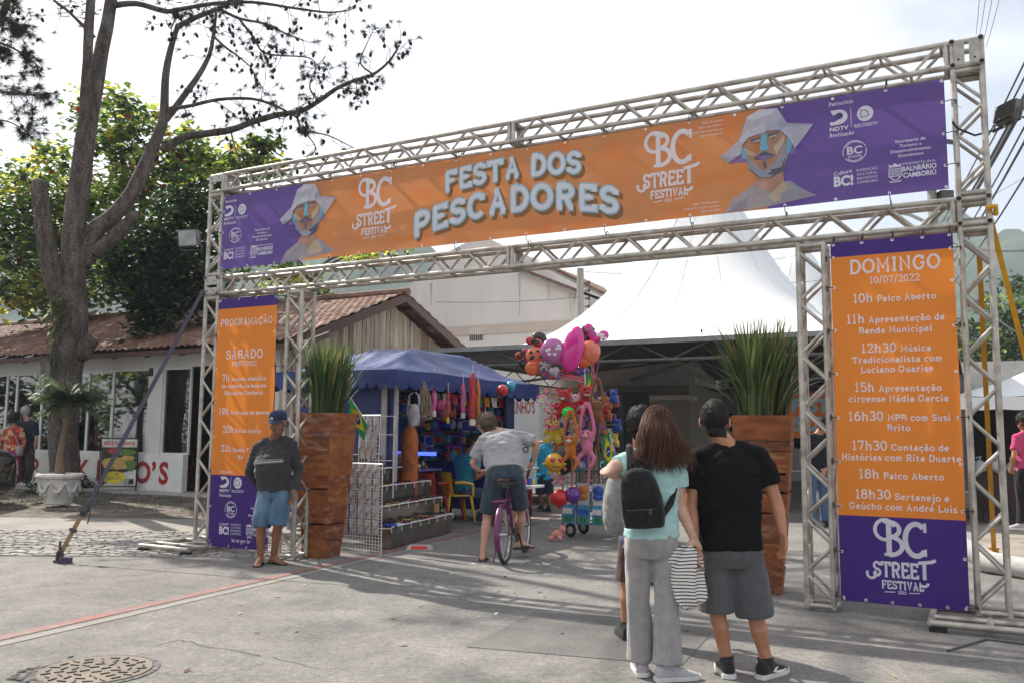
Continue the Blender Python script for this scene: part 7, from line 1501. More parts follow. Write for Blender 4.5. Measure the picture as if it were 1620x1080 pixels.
for i in range(1500):
    a = rnd.uniform(0, 6.283); el = rnd.uniform(.0, 1.45); d = V((math.cos(a)*math.cos(el), math.sin(a)*math.cos(el), math.sin(el)))
    if d.y > .55 and d.z < .75: continue
    p = hc+(mx @ V((d.x*.090, -.010+d.y*.110, .032+d.z*.104)))*1.11
    L_ = max(.12, rnd.gauss(.27+.07*noise.noise(V((a*2.2, el*2, 3)))*2, .05)); side = d.x; tgt = V((side*.175+rnd.gauss(0, .035)+.015, -.135-.03*abs(d.y)+rnd.gauss(0, .018), 0)); n = 9; pts = [p]; ph = rnd.uniform(0, 6.28)
    end = V((hc.x+tgt.x*.92, hc.y+tgt.y*.95, hc.z-.07-L_*.50))
    m1 = hc+(mx @ V((d.x*.100, min(d.y, .25)*.11-.045, -.01)))*1.15; m2 = V((hc.x+tgt.x*.80, hc.y+tgt.y*.9-.01, hc.z-.11))
    for s in range(1, n+1):
        s = s/n; A = p.lerp(m1, min(1, s*1.6)); 
        q = (p*(1-s)**3+m1*3*s*(1-s)**2+m2*3*s*s*(1-s)+end*s**3); q += V((math.sin(ph+s*9), math.cos(ph+s*8), 0))*.024*s
        pts.append(q)
    r0 = rnd.uniform(.0016, .0030); b.path(pts, [r0*.7]+[r0*(1.25-.9*s/n) for s in range(1, n+1)], 3, caps=False)
b.build('hair', HB, root, smooth=180)
# backpack
pk0 = at(1014, 785, 5.28); t = thing('backpack', 'small black backpack worn by the woman in the mint shirt', 'backpack', pk0); bkm = fab('black_nylon', (.010, .010, .011), (.018, .018, .019), 30, bump=.2); Xb = V((.98, -.10, .06)).normalized(); Yb = V((.14, .97, .1)).normalized(); Zb = Xb.cross(Yb)
B3 = lambda x, y, z: pk0+Xb*x*.92+Yb*y*.95+Zb*z*.95
b = MB(); b.loft([[B3(x0+math.copysign(abs(math.cos(a))**.55, math.cos(a))*w_, -.03+.035*(z < -.1)-math.copysign(abs(math.sin(a))**.7, math.sin(a))*dp_, z) for a in [2*math.pi*i/18 for i in range(18)]] for z, w_, dp_, x0 in ((-.195, .09, .04, .01), (-.19, .128, .075, .01), (-.12, .142, .088, .008), (.0, .136, .085, 0), (.10, .115, .07, -.005), (.165, .08, .048, -.008), (.185, .04, .02, -.01))])
fuse(b, .009, 3, .007, (7, 7, 5), 3).build('bag', bkm, t, smooth=180); b = MB(); b.loft([[B3(x, -.118-.012*(q == 1)-.03*(1-abs(x)/.11), z) for x, z in ((-.10, -.17), (.11, -.17), (.105, -.055), (-.095, -.06))] for q in (0, 1)]); b.build('pocket', bkm, t, smooth=30)
b = MB(); b.path([B3(-.055, -.02, .17), B3(-.05, -.01, .21), B3(-.005, -.0, .225), B3(.03, -.01, .21), B3(.035, -.02, .17)], .010, 6); b.build('loop', bkm, t)
b = MB(); b.path([B3(-.06, .0, .15), B3(-.055, .03, .22), B3(-.058, .09, .29), B3(-.06, .17, .30)], [.02, .022, .024, .02], 6); b.path([B3(.05, .0, .15), B3(.075, .03, .20), B3(.10, .09, .275), B3(.11, .17, .29)], [.02, .022, .024, .02], 6); b.path([B3(.13, -.02, -.12), B3(.19, .05, -.06), B3(.225, .12, .02)], [.018, .02, .018], 6); b.build('shoulder_strap', bkm, t)
b = MB(); b.path([B3(-.06, -.135, -.06), B3(0, -.148, -.055), B3(.07, -.138, -.06)], .003, 4); b.box(B3(.055, -.15, -.072), (.014, .006, .03)); b.build('zip', steel_dark, t)
# striped shirt carried in her hand
wl = J['wR']; t = thing('striped_shirt', 'cream shirt with navy stripes hanging folded from the woman’s hand', 'shirt', wl); stripe = bpy.data.materials.new('striped_jersey'); stripe.use_nodes = True; tt = stripe.node_tree; pb = tt.nodes['Principled BSDF']; pb.inputs['Roughness'].default_value = .9
co = N(tt, 'ShaderNodeTexCoord'); wv = N(tt, 'ShaderNodeTexWave'); wv.bands_direction = 'Z'; wv.inputs['Scale'].default_value = 15.5; wv.inputs['Distortion'].default_value = 2.2; wv.inputs['Detail'].default_value = 0; wv.inputs['Detail Scale'].default_value = .5; r_ = ramp(tt, [(.70, (.66, .63, .58)), (.76, (.02, .022, .05))]); r_.color_ramp.interpolation = 'LINEAR'; tt.links.new(co.outputs['Object'], wv.inputs[0]); tt.links.new(wv.outputs[1], r_.inputs[0]); tt.links.new(r_.outputs[0], pb.inputs['Base Color'])
b = MB(); rows = []
for i, (z, w_, dd, ox) in enumerate(((-.045, .035, .03, .0), (-.07, .075, .04, -.01), (-.13, .10, .05, -.025), (-.20, .112, .055, -.035), (-.27, .115, .05, -.03), (-.335, .105, .045, -.01), (-.375, .085, .04, .015), (-.40, .05, .03, .035))): rows.append([wl+V((ox-.03+math.cos(a)*w_+.012*math.sin(a*5+i*.6), math.sin(a)*dd+.014*math.cos(a*6+i)-.01, z+.03*math.cos(a)*(i > 4))) for a in [2*math.pi*j/36 for j in range(36)]])
b.loft(rows); b.build('cloth', stripe, t, smooth=80)
# third walker, half hidden
J = dict(head=at(1014, 672, 6.42), sL=at(986, 745, 6.45), sR=at(1046, 742, 6.42), eL=at(973, 800, 6.42), wL=at(985, 842, 6.5), eR=at(1055, 800, 6.5), wR=at(1045, 842, 6.6), hL=at(1001, 850, 6.45), hR=at(1032, 850, 6.45), kL=at(993, 925, 6.46), kR=at(1012, 925, 6.4), aL=at(990, 985, 6.5), aR=at(1004, 990, 6.38))
for a in 'LR': J['a'+a].z = .088
den2 = fab('blue_denim', (.055, .085, .15), (.10, .14, .21), 6, c3=(.2, .24, .3), s3=4, f3=.4); brn = fab('brown_twill', (.085, .045, .038), (.065, .035, .03), 12)
root, PH, mx, I = person('black haired walker in blue denim and brown shorts half hidden by the woman', J, 1.0, 'tan', (.1, 1), (.35, .93, 0), shirt=den2, sl=1.8, hem=-.16, shorts=brn, leg=.92, lw=.098, toes=((-.1, 1), (.15, 1)), shoe=shoe_b, sole=M('black_sole', (.02, .02, .02), (.05, .05, .05), 10, rough=.8), wr=.008, seed=31, vox=.011, loose=1.08)
crop(root, J['head'], PH, mx, HK, 1.0, seed=12, thick=1.12, line_=(.5, -.2, -.7))
gb = at(973, 792, 6.15); t = thing('shoulder_bag', 'pale grey bag on the back of the half hidden walker', 'bag', gb); b = MB(); b.ell(gb, (.085, .10, .24), 0, 16, 12, Matrix.Rotation(R(6), 3, 'Y')); b.ell(gb+V((.02, .02, -.1)), (.085, .10, .14), 0, 16, 12); fuse(b, .012, 3, .008, (6, 6, 12), 2).build('bag', fab('grey_canvas', (.24, .235, .23), (.18, .175, .17), 20), t, smooth=180); b = MB(); b.path([gb+V((.01, .03, .22)), gb+V((.05, .22, .30)), gb+V((.08, .35, .22))], .014, 6); b.build('strap', MATS['fabric_grey_canvas'], t)
# seller in cyan behind the cart
J = dict(head=at(836, 697, 17.35), sL=at(848, 710, 17.2), sR=at(874, 703, 17.05), eL=at(838, 738, 17.3), wL=at(832, 762, 17.35), eR=at(887, 722, 17.1), wR=at(890, 745, 17.2), hL=at(853, 757, 17.1), hR=at(869, 756, 17.05), kL=at(855, 785, 17.1), kR=at(868, 784, 17.05), aL=at(856, 806, 17.15), aR=at(868, 805, 17.05))
for a in 'LR': J['a'+a].z = .088
cyanT = fab('cyan_jersey', (.02, .28, .42), (.018, .23, .35), 12, bump=.1); navyS = fab('navy_shorts', (.02, .028, .055), (.015, .02, .04), 10)
root, PH, mx, I = person('youth in cyan T shirt and navy shorts bending at the goods table', J, .93, 'dark', (-.5, .85), (-.6, .6, -.5), shirt=cyanT, sl=.7, hem=-.06, shorts=navyS, leg=.85, lw=.10, toes=((-.4, .9), (-.2, 1)), shoe=shoe_b, sole=MATS['black_sole'], vox=.016, seed=41)
crop(root, J['head'], PH, mx, HK, .93, seed=13, thick=1.12, line_=(.5, -.2, -.7))
# man seated in the stall
yc = V((-.92, 15.05, 0)); yellowc = M('yellow_plastic', (.62, .42, .03), (.55, .36, .025), 5, rough=.4); pchair(yc, R(-68), yellowc, label='yellow plastic armchair with the man in cyan sitting in it')
J = dict(head=at(748, 700, 15.2), sL=at(722, 727, 15.3), sR=at(756, 724, 14.95), eL=at(735, 757, 15.4), wL=at(765, 750, 15.5), eR=at(752, 757, 14.9), wR=at(772, 742, 15.05), hL=at(728, 778, 15.2), hR=at(738, 778, 14.98), kL=at(768, 778, 15.35), kR=at(772, 780, 15.1), aL=at(760, 822, 15.4), aR=at(757, 826, 15.15))
jean = fab('dark_jeans', (.03, .045, .085), (.05, .07, .12), 8)
root, PH, mx, I = person('man in cyan T shirt and jeans sitting on the yellow chair in the stall', J, 1.0, 'dark', (.95, .3), (.9, .3, -.25), shirt=cyanT, sl=.65, hem=.02, shorts=jean, leg=2, lw=.075, toes=((.9, .3), (.9, .2)), shoe=shoe_b, sole=MATS['black_sole'], vox=.014, seed=51)
crop(root, J['head'], PH, mx, HK, 1.0, seed=15, thick=1.1, line_=(.5, -.2, -.7))
rc2 = pchair(V((-1.35, 14.6, 0)), R(-30), redc, label='red plastic armchair beside the gas cylinder in the stall'); dup(rc2, V((-1.15, 15.4, 0)), R(-60), 'second red plastic armchair, behind the yellow one in the stall')
# couple walking past the restaurant
Y = 20.0
flo = fab('red_floral', (.42, .03, .03), (.55, .38, .20), 9, lo=.48, hi=.56, c3=(.05, .08, .03), s3=10, f3=.8); mgp = fab('magenta_cloth', (.38, .01, .15), (.30, .01, .12), 8)
J = dict(head=at(22, 661, Y), sL=at(9, 680, Y), sR=at(34, 680, Y), eL=at(2, 700, Y), wL=at(2, 720, Y+.1), eR=at(38, 697, Y), wR=at(36, 712, Y-.1), hL=at(14, 711, Y), hR=at(26, 711, Y), kL=at(13, 737, Y+.1), kR=at(25, 738, Y-.1), aL=at(10, 757, Y-.05), aR=at(22, 760, Y+.15))
root, PH, mx, I = person('woman in red floral blouse and magenta trousers walking past the restaurant', J, .95, 'tan', (-.5, .85), (-.4, .9, 0), shirt=flo, sl=1.5, hem=-.1, shorts=mgp, leg=2, lw=.10, flare=.25, toes=((-.8, .6), (-.8, .6)), shoe=shoe_b, sole=MATS['black_sole'], vox=.017, seed=61)
crop(root, J['head'], PH, mx, HK, 1.05, seed=16, thick=1.2, line_=(.45, -.5, -.9))
hb_ = at(30, 712, Y-.18); t = thing('handbag', 'pale handbag with long strap hanging on the woman in red', 'bag', hb_); b = MB(); b.ell(hb_, (.08, .05, .12), 0, 10, 7); b.build('bag', fab('pale_leather', (.35, .32, .30)), t); b = MB(); b.path([hb_+Z*.1, at(24, 690, Y-.17), at(12, 672, Y-.12)], .012, 5); b.build('strap', MATS['fabric_pale_leather'], t)
J = dict(head=at(40, 651, Y+.2), sL=at(30, 670, Y+.3), sR=at(56, 671, Y+.1), eL=at(26, 693, Y+.3), wL=at(22, 711, Y+.4), eR=at(58, 693, Y+.1), wR=at(54, 712, Y+.2), hL=at(35, 711, Y+.25), hR=at(48, 711, Y+.15), kL=at(36, 736, Y+.3), kR=at(48, 738, Y+.05), aL=at(36, 755, Y+.2), aR=at(44, 758, Y+.3))
root, PH, mx, I = person('grey haired man in navy shirt and dark trousers beside the woman in red', J, 1.0, 'pale', (-.5, .85), (-.6, .8, 0), shirt=fab('navy_jersey', (.012, .018, .035)), sl=.8, hem=-.1, shorts=fab('umber_cloth', (.05, .04, .03)), leg=2, lw=.085, toes=((-.8, .6), (-.8, .6)), shoe=shoe_b, sole=MATS['black_sole'], vox=.017, seed=71)
crop(root, J['head'], PH, mx, hairm('white', (.42, .40, .38), (.3, .29, .27)), 1.0, seed=18, thick=1.1, line_=(.6, -.2, -.7))
# woman at the right stall and man behind the truss
Y = 12.6
J = dict(head=at(1622, 668, Y), sL=at(1609, 692, Y), sR=at(1648, 692, Y), eL=at(1604, 722, Y-.05), wL=at(1600, 742, Y+.2), eR=at(1655, 722, Y), wR=at(1640, 745, Y+.2), hL=at(1616, 748, Y), hR=at(1640, 748, Y), kL=at(1616, 790, Y), kR=at(1640, 790, Y), aL=at(1617, 828, Y), aR=at(1640, 828, Y))
dz = J['aL'].z-.088
for a in J: J[a].z -= 0
root, PH, mx, I = person('woman in pink top and black leggings at the right stall, cut by the frame', J, .98, 'tan', (-.4, .9), (-.5, .85, -.2), shirt=fab('pink_jersey', (.48, .06, .16)), sl=.7, hem=.0, shorts=fab('black_leggings', (.012, .012, .014)), leg=2, lw=.068, toes=((-.7, .5), (-.7, .5)), shoe=shoe_g, sole=sole_w, vox=.015, seed=81)
crop(root, J['head'], PH, mx, HK, 1.05, seed=20, thick=1.25, line_=(.4, -.5, -.9))
Y = 14.6
J = dict(head=at(1300, 672, Y), sL=at(1276, 694, Y), sR=at(1312, 694, Y), eL=at(1270, 722, Y), wL=at(1276, 745, Y+.1), eR=at(1316, 722, Y), wR=at(1306, 742, Y-.2), hL=at(1284, 745, Y), hR=at(1304, 745, Y), kL=at(1284, 782, Y), kR=at(1303, 782, Y), aL=at(1284, 812, Y), aR=at(1305, 812, Y))
for a in 'LR': J['a'+a].z = .088
root, PH, mx, I = person('person in dark top and blue jeans standing behind the right inner tower', J, 1.0, 'tan', (.2, 1), (.2, 1, -.2), shirt=fab('dark_top', (.012, .014, .02)), sl=1.2, hem=-.05, shorts=fab('mid_jeans', (.05, .09, .17), (.08, .13, .22), 7), leg=2, lw=.08, shoe=shoe_b, sole=MATS['black_sole'], vox=.015, seed=91)
crop(root, J['head'], PH, mx, HK, 1.0, seed=22, thick=1.12, line_=(.5, -.2, -.7))
# ------------------------------------------------------------------ right side: stalls, second arch board, ballast
t = thing('festival_board', 'orange board with big white letters under the marquee behind the right inner tower', 'board', at(1300, 690, 19)); O6 = at(1262, 690, 19); O6.z = 0; put6 = lambda s, q, z=0: O6+GE*s-GD*z+Z*q
b = MB(); b.obox(put6(-.3, 1.45), GE*3.4, GD*.04, Z*.98); sans(b, "FESTA", .42, 2.02, .28, put6, 'c', 1, bold=.045, z=.004); sans(b, "PESCADORES", .62, 1.62, .30, put6, 'c', 1, bold=.045, z=.004, fit=2.0); b.build('panel', [or_low, pale_pr], t, smooth=0)
b = MB()
for s in (-.25, 3.0): b.tube(put6(s, 0, -.06), put6(s, 2.4, -.06), .03, n=6)
b.build('posts', frame_g, t)
def gazebo(o, w_, d, h, label, roof_m, wall_m, slant=.55):
    t = thing('canopy_tent', label, 'tent', o); P = lambda a, e, z: V(o)+GE*a+GD*e+Z*z; b = MB()
    b.grid(lambda i, j: P(-.2+(w_+.4)*i, -.2+(d+.4)*j, h+slant*(1-max(abs(i*2-1), abs(j*2-1)))+.015*math.sin(i*30)), 24, 24)
    for p, q in (((-.2, -.2), (w_+.2, -.2)), ((w_+.2, -.2), (w_+.2, d+.2)), ((-.2, d+.2), (-.2, -.2))): b.grid(lambda i, j: P(p[0]+(q[0]-p[0])*i, p[1]+(q[1]-p[1])*i, h-.22*j+.01*math.sin(i*50)), 30, 2)
    b.build('roof_cover', roof_m, t); b = MB()
    for a in (0, w_):
        for e in (0, d): b.tube(P(a, e, 0), P(a, e, h), .03, n=6)
    b.build('frame', M('gazebo_frame', (.5, .5, .5), rough=.4) if 'gazebo_frame' not in MATS else MATS['gazebo_frame'], t)
    if wall_m: b = MB(); b.grid(lambda i, j: P(w_*i, d-.03+.04*math.sin(i*25), .1+(h-.1)*j), 30, 4); b.grid(lambda i, j: P(0+.02*math.sin(i*25), d*i, .1+(h-.1)*j), 20, 4); b.build('dark_wall', wall_m, t)
    return P
gz0 = at(1532, 700, 15.2); gz0.z = 0
GP = gazebo(gz0, 4, 4, 2.18, 'white gazebo with dark back wall at the right edge of the street', pvc, M('dark_sheet', (.035, .037, .042), (.02, .02, .024), 2, rough=.6, bump=.4, bscale=4), .9)
t = thing('stall_table', 'dark covered table in the right gazebo', 'table', GP(1, .6, 0)); b = MB(); b.obox(GP(.05, .3, .82), GE*3, GD*.8, Z*.04); b.grid(lambda i, j: GP(.05+3*i, .28+.03*math.sin(i*60)*(1-j), .2+.62*j), 50, 4); b.build('cloth', M('brown_cloth', (.05, .035, .03), (.035, .025, .02), 3, rough=.9), t)
for a in (.2, 2.8):
    for d in (.4, 1.0): b = MB(); b.tube(GP(a, d, 0), GP(a, d, .82), .025, n=6); b.build('leg', steel_dark, t)
rnd = random.Random(31)
for i in range(7):
    p = GP(.15+i*.26, .45+rnd.uniform(0, .3), .86); t = thing('plastic_bag', 'crumpled white plastic bag on the dark stall table', 'bag', p, 'bags on the right stall table'); b = MB(); b.ell(p+Z*.11, (.11, .09, .12), 0, 14, 9); b.v = [tuple(V(v)+V((noise.noise(V(v)*14), noise.noise(V(v)*14+V((5, 0, 0))), noise.noise(V(v)*14+V((0, 5, 0)))))*.04) for v in b.v]; b.path([p+Z*.2, p+V((.03, 0, .3)), p+V((-.04, .02, .27))], .02, 5); b.build('body', MATS['bag_plastic'], t)
gz1 = at(1545, 655, 27); gz1.z = 0; gazebo(gz1, 5, 4, 2.3, 'further pale gazebo roof beyond the right tower', pvc, None, .7)
# far street chairs and tables under the marquee
whc = M('white_plastic', (.62, .62, .61), (.55, .55, .54), 5, rough=.4); c_ = pchair(V((6.05, 16.6, 0)), R(40), whc, label='white plastic armchair under the marquee', group='white plastic chairs under the marquee')
for x, y, a in ((6.9, 17.6, -60), (5.2, 17.8, 120), (7.6, 15.9, 30), (3.2, 19.5, 10), (4.4, 20.8, 190), (2.0, 20.4, 60), (5.9, 21.5, -40)): dup(c_, (x, y, 0), R(a))
wcl = fab('white_tablecloth', (.58, .58, .57))
for x, y in ((4.0, 20.1), (6.6, 19.0)):
    t = thing('party_table', ('white covered' if x < 5 else 'second white covered')+' table under the marquee', 'table', (x, y, 0)); b = MB(); b.box((x, y, .74), (.8, .8, .03), .4); b.build('tabletop', wcl, t, smooth=0); b = MB(); b.lathe([(.2, 0), (.04, .05), (.04, .72)], (x, y, 0), 10); b.build('leg', whc, t)
# stacked seating figures are left out; a low white wall and plants close the far end
t = thing('garden_wall', 'low white wall with leafy plants at the far end of the street', 'wall', (7, 33, 0)); b = MB(); b.obox((3.5, 33, 0), (7, -3.5, 0), (.1, .2, 0), (0, 0, 1.1)); b.build('wall', wall_w, t, smooth=0)
tpz = thing('canvas_ballast', 'white canvas ballast bag with loop lying behind the right tower', 'ballast bag', gp(1556, 905)); c = gp(1556, 905); b = MB(); b.path([c+V((-.13, .35, .33)), c+V((-.06, .15, .22)), c+V((.05, -.05, .12)), c+V((.25, -.45, .10)), c+V((.42, -.8, .08))], [.07, .11, .12, .11, .06], 12); b.build('bag', M('white_canvas', (.52, .51, .49), (.40, .39, .37), 8, rough=.9, bump=.4, bscale=20), tpz)
b = MB(); b.path([gp(1500, 1030), gp(1560, 1012), gp(1640, 1022)], .012, 6); tag(b.build('ground_cable', black_plastic), 'thin black cable on the road before the right tower', 'cable')
rb = MB(); rb.poly([(5.2, 8.2, .005), (14, 5, .005), (18, 17, .005), (6.8, 16, .005)]); tag(rb.build('side_paving', M('side_paving', (.30, .265, .23), (.22, .195, .17), 4, rough=.9, bump=.4, bscale=12, c3=(.14, .12, .10), s3=1.5, f3=.6), smooth=0), kind='structure')

# ------------------------------------------------------------------ dark car whose front only just enters the frame
cc = V((-10.52, 16.5, .04)); car = thing('parked_car', 'black car at the left edge of the frame, only its rounded front corner showing', 'car', cc)
cpt = M('black_car_paint', (.008, .008, .009), (.012, .012, .013), 3, rough=.12, coat=.8, spec=.6); b = MB(); CP = lambda x, y, z: cc+V((x, y, z)); rows = []
for x, w_, z0, z1 in ((.95, .55, .3, .9), (.90, .70, .2, 1.02), (.6, .82, .18, 1.12), (-.2, .86, .20, 1.16), (-.5, .86, .2, .96), (-3.0, .86, .2, 1.0), (-3.3, .8, .25, .95), (-3.4, .6, .35, .8)):
    rows.append([CP(x, math.copysign(abs(math.cos(a))**.5, math.cos(a))*w_, (z0+z1)/2+math.copysign(abs(math.sin(a))**.6, math.sin(a))*(z1-z0)/2) for a in [2*math.pi*i/20 for i in range(20)]])
b.loft(rows); b.build('body', cpt, car, smooth=60); b = MB(); b.loft([[CP(x, s*w_, z) for s, z in ((-1, .9), (1, .9), (.8, zt), (-.8, zt))] for x, w_, zt in ((-.3, .78, .95), (-1.0, .8, 1.45), (-2.4, .8, 1.46), (-3.1, .74, 1.0))]); b.build('cabin', M('car_glass', (.012, .014, .015), rough=.05, spec=.8), car, smooth=0)
for x in (.15, -2.6):
    for s in (-.8, .8): b = MB(); b.tube(CP(x, s-.1, .28), CP(x, s+.1, .28), .31, n=24); wh = b.build('wheel', black_rubber, car); b = MB(); b.tube(CP(x, s-.105, .28), CP(x, s+.105, .28), .2, n=16); b.build('rim', chrome, wh)
for s in (-.6, .6): b = MB(); b.ell(CP(.86, s, .62), (.08, .14, .07), 0, 10, 7); b.build('headlight', M('headlight', (.5, .5, .52), rough=.1) if 'headlight' not in MATS else MATS['headlight'], car)

# ------------------------------------------------------------------ trees
bark = M('pine_bark', (.23, .18, .15), (.10, .078, .066), 7, rough=.95, bump=1.0, bscale=16, st=(1.6, 1.6, .45), c3=(.36, .34, .29), s3=3.5, f3=.8, lo=.38, hi=.6)
t = bark.node_tree; b_ = t.nodes['Principled BSDF']; co = N(t, 'ShaderNodeTexCoord'); mp = N(t, 'ShaderNodeMapping'); mp.inputs['Scale'].default_value = (11, 11, 2.6); vo = N(t, 'ShaderNodeTexVoronoi', feature='DISTANCE_TO_EDGE'); dn = N(t, 'ShaderNodeTexNoise'); dn.inputs['Scale'].default_value = 4; ad = N(t, 'ShaderNodeMix', data_type='RGBA', blend_type='LINEAR_LIGHT'); ad.inputs[0].default_value = .35
t.links.new(co.outputs['Object'], mp.inputs[0]); t.links.new(mp.outputs[0], ad.inputs[6]); t.links.new(co.outputs['Object'], dn.inputs[0]); t.links.new(dn.outputs['Color'], ad.inputs[7]); t.links.new(ad.outputs[2], vo.inputs['Vector']); rk = ramp(t, [(.0, .28), (.16, 1.0)]); t.links.new(vo.outputs[0], rk.inputs[0])
mu = N(t, 'ShaderNodeMix', data_type='RGBA', blend_type='MULTIPLY'); mu.inputs[0].default_value = 1; t.links.new(b_.inputs['Base Color'].links[0].from_socket, mu.inputs[6]); t.links.new(rk.outputs[0], mu.inputs[7]); t.links.new(mu.outputs[2], b_.inputs['Base Color'])
bp3 = N(t, 'ShaderNodeBump'); bp3.inputs['Strength'].default_value = 1; bp3.inputs['Distance'].default_value = .04; t.links.new(rk.outputs[0], bp3.inputs['Height']); t.links.new(b_.inputs['Normal'].links[0].from_socket, bp3.inputs['Normal']); t.links.new(bp3.outputs[0], b_.inputs['Normal'])
twigm = M('dark_twig', (.05, .038, .03), (.08, .06, .05), 14, rough=.9)
need = [M('pine_needle_%s' % n, c, rough=.6, tr=.25) for n, c in (('dark', (.022, .036, .014)), ('mid', (.045, .062, .022)))]
conem = M('pine_cone', (.045, .026, .018), (.025, .015, .012), 30, rough=.9)
pine = thing('pine_tree', 'tall forked pine with rough grey bark and thin needle tufts before the restaurant', 'tree', gp(100, 778, .13)); PY = 18.6
def rough_path(mb, P, R_, n=14, sub=5, amp=.10):
    pts, rs = [], []
    P = [V(p) for p in P]
    for i in range(len(P)-1):
        p0, p1, p2, p3 = P[max(i-1, 0)], P[i], P[i+1], P[min(i+2, len(P)-1)]
        for k in range(sub):
            t = k/sub; q = .5*((2*p1)+(p2-p0)*t+(2*p0-5*p1+4*p2-p3)*t*t+(3*p1-p0-3*p2+p3)*t**3); pts.append(q); rs.append(R_[i]+(R_[i+1]-R_[i])*t)
    pts.append(P[-1]); rs.append(R_[-1]); k0 = len(mb.v); mb.path(pts, rs, n)
    if amp:
        for x in range(k0, len(mb.v)):
            v = V(mb.v[x]); c = pts[min((x-k0)//n, len(pts)-1)]; o = v-c; mb.v[x] = tuple(c+o*(1+amp*noise.noise(V((v.x*5, v.y*5, v.z*1.6)))+amp*.6*noise.noise(v*9)))
    return pts, rs
def pb(px, Y0=PY): return [at(x, y, Y0+d) for x, y, d in px]
b = MB()
rough_path(b, pb([(102, 790, 0), (102, 740, 0), (101, 680, 0), (103, 600, 0), (112, 520, 0), (115, 440, 0), (118, 360, 0), (128, 280, 0), (138, 200, .1), (150, 130, .2), (163, 70, .3), (176, 0, .4), (190, -120, .6), (196, -300, .8), (205, -520, .9)]), [.36, .30, .30, .33, .33, .26, .225, .215, .205, .185, .15, .13, .12, .10, .05], 22)
rough_path(b, pb([(136, 215, .1), (136, 150, -.05), (139, 80, -.2), (144, 0, -.3), (158, -130, -.5), (150, -320, -.9)]), [.15, .115, .105, .095, .09, .05], 14)
rough_path(b, pb([(108, 500, 0), (92, 460, -.15), (80, 420, -.3), (70, 360, -.4), (62, 300, -.5), (60, 292, -.5)]), [.26, .22, .19, .17, .165, .12], 16)
rough_path(b, pb([(128, 560, .0), (140, 545, -.1), (146, 535, -.15)]), [.2, .17, .14], 12)
limb_, lr = rough_path(b, pb([(128, 420, .1), (150, 365, .2), (176, 345, .3), (205, 312, .4), (228, 265, .6), (250, 215, .8), (259, 185, .9), (262, 120, 1.1), (272, 70, 1.3), (282, 40, 1.4)]), [.20, .19, .18, .165, .15, .125, .105, .085, .07, .055], 14)
rough_path(b, pb([(152, 400, .2), (180, 375, .1), (210, 345, 0), (212, 336, 0)]), [.17, .15, .12, .09], 12)
b.build('trunk', bark, pine, smooth=180)
br = MB(); tips = []
BRN = [([(262, 190, .9), (285, 160, .9), (315, 118, 1.0), (332, 85, 1.1), (338, 52, 1.2), (342, 20, 1.2)], .085, .03), ([(270, 172, .9), (300, 168, .6), (345, 158, .3), (400, 157, 0), (440, 170, -.3), (470, 186, -.5)], .05, .02),
       ([(256, 238, .7), (290, 218, .6), (325, 212, .4), (365, 206, .2), (400, 193, 0), (440, 182, -.1), (475, 176, -.3), (505, 160, -.4), (530, 142, -.5), (560, 128, -.7), (590, 118, -.8), (615, 98, -.9), (632, 72, -1.0)], .095, .018),
       ([(282, 42, 1.4), (310, 28, 1.2), (345, 14, 1.0), (380, -4, .8), (430, -30, .6)], .07, .03), ([(345, 14, 1.0), (380, 30, .8), (420, 38, .5), (455, 55, .3), (480, 64, .2)], .04, .012), ([(176, 10, .4), (215, 6, .2), (260, 18, -.1), (285, 15, -.3), (340, 6, -.5), (400, 4, -.7), (470, 14, -.9), (520, 20, -1.1), (555, 16, -1.2)], .07, .012),
       ([(340, 60, 1.2), (358, 76, 1), (380, 92, .8), (400, 112, .6), (405, 140, .5)], .03, .01), ([(378, 30, .8), (400, 58, .6), (415, 82, .4), (440, 88, .3), (490, 92, .2), (500, 110, .1)], .03, .01), ([(470, 180, -.4), (478, 205, -.5), (520, 215, -.6), (560, 235, -.7)], .025, .01), ([(505, 160, -.4), (490, 140, -.2), (498, 112, -.1), (515, 90, 0)], .022, .008), ([(590, 118, -.8), (570, 100, -.6), (578, 75, -.5), (590, 50, -.5)], .022, .008), ([(478, 205, -.5), (500, 235, -.5), (482, 250, -.5)], .018, .008), ([(365, 206, .2), (372, 235, .2), (385, 262, .1)], .02, .008), ([(282, 18, -.3), (270, 45, -.3), (262, 30, -.6)], .02, .01),
       ([(-60, 80, -1), (-10, 40, -1.2), (8, 14, -1.3), (16, -20, -1.4)], .09, .06), ([(-40, 130, -1), (0, 145, -1.1), (45, 150, -1.2), (80, 152, -1.3)], .035, .012), ([(-40, 60, -1), (5, 70, -1.1), (40, 88, -1.2), (68, 112, -1.3)], .03, .012), ([(-30, 30, -1.3), (20, 36, -1.3), (50, 60, -1.2)], .025, .012), ([(-40, 190, -1), (10, 192, -1.2), (45, 210, -1.2)], .02, .01), ([(150, 60, -.2), (110, 20, -.5), (85, 0, -.7), (70, -30, -.9)], .04, .02)]
rnd = random.Random(77); tw = MB(); nd = [MB(), MB()]; cn_ = MB()
def tuft(p, d, L_, n):
    m = nd[rnd.random() < .4]
    for _ in range(n):
        e = (d*rnd.uniform(.2, 1.1)+V((rnd.gauss(0, .6), rnd.gauss(0, .6), rnd.gauss(0, .6)))).normalized(); l = L_*rnd.uniform(.6, 1.1); s = e.cross(V((rnd.random(), rnd.random(), rnd.random()))).normalized()*.0045; m.poly([p-s, p+s, p+e*l+V((0, 0, -.02))])
def cone(p):
    d = V((rnd.gauss(0, .4), rnd.gauss(0, .4), -1)).normalized(); cn_.lathe([(.008, 0), (.030, .02), (.038, .05), (.028, .085), (.006, .11)], p, 7, ax=d)
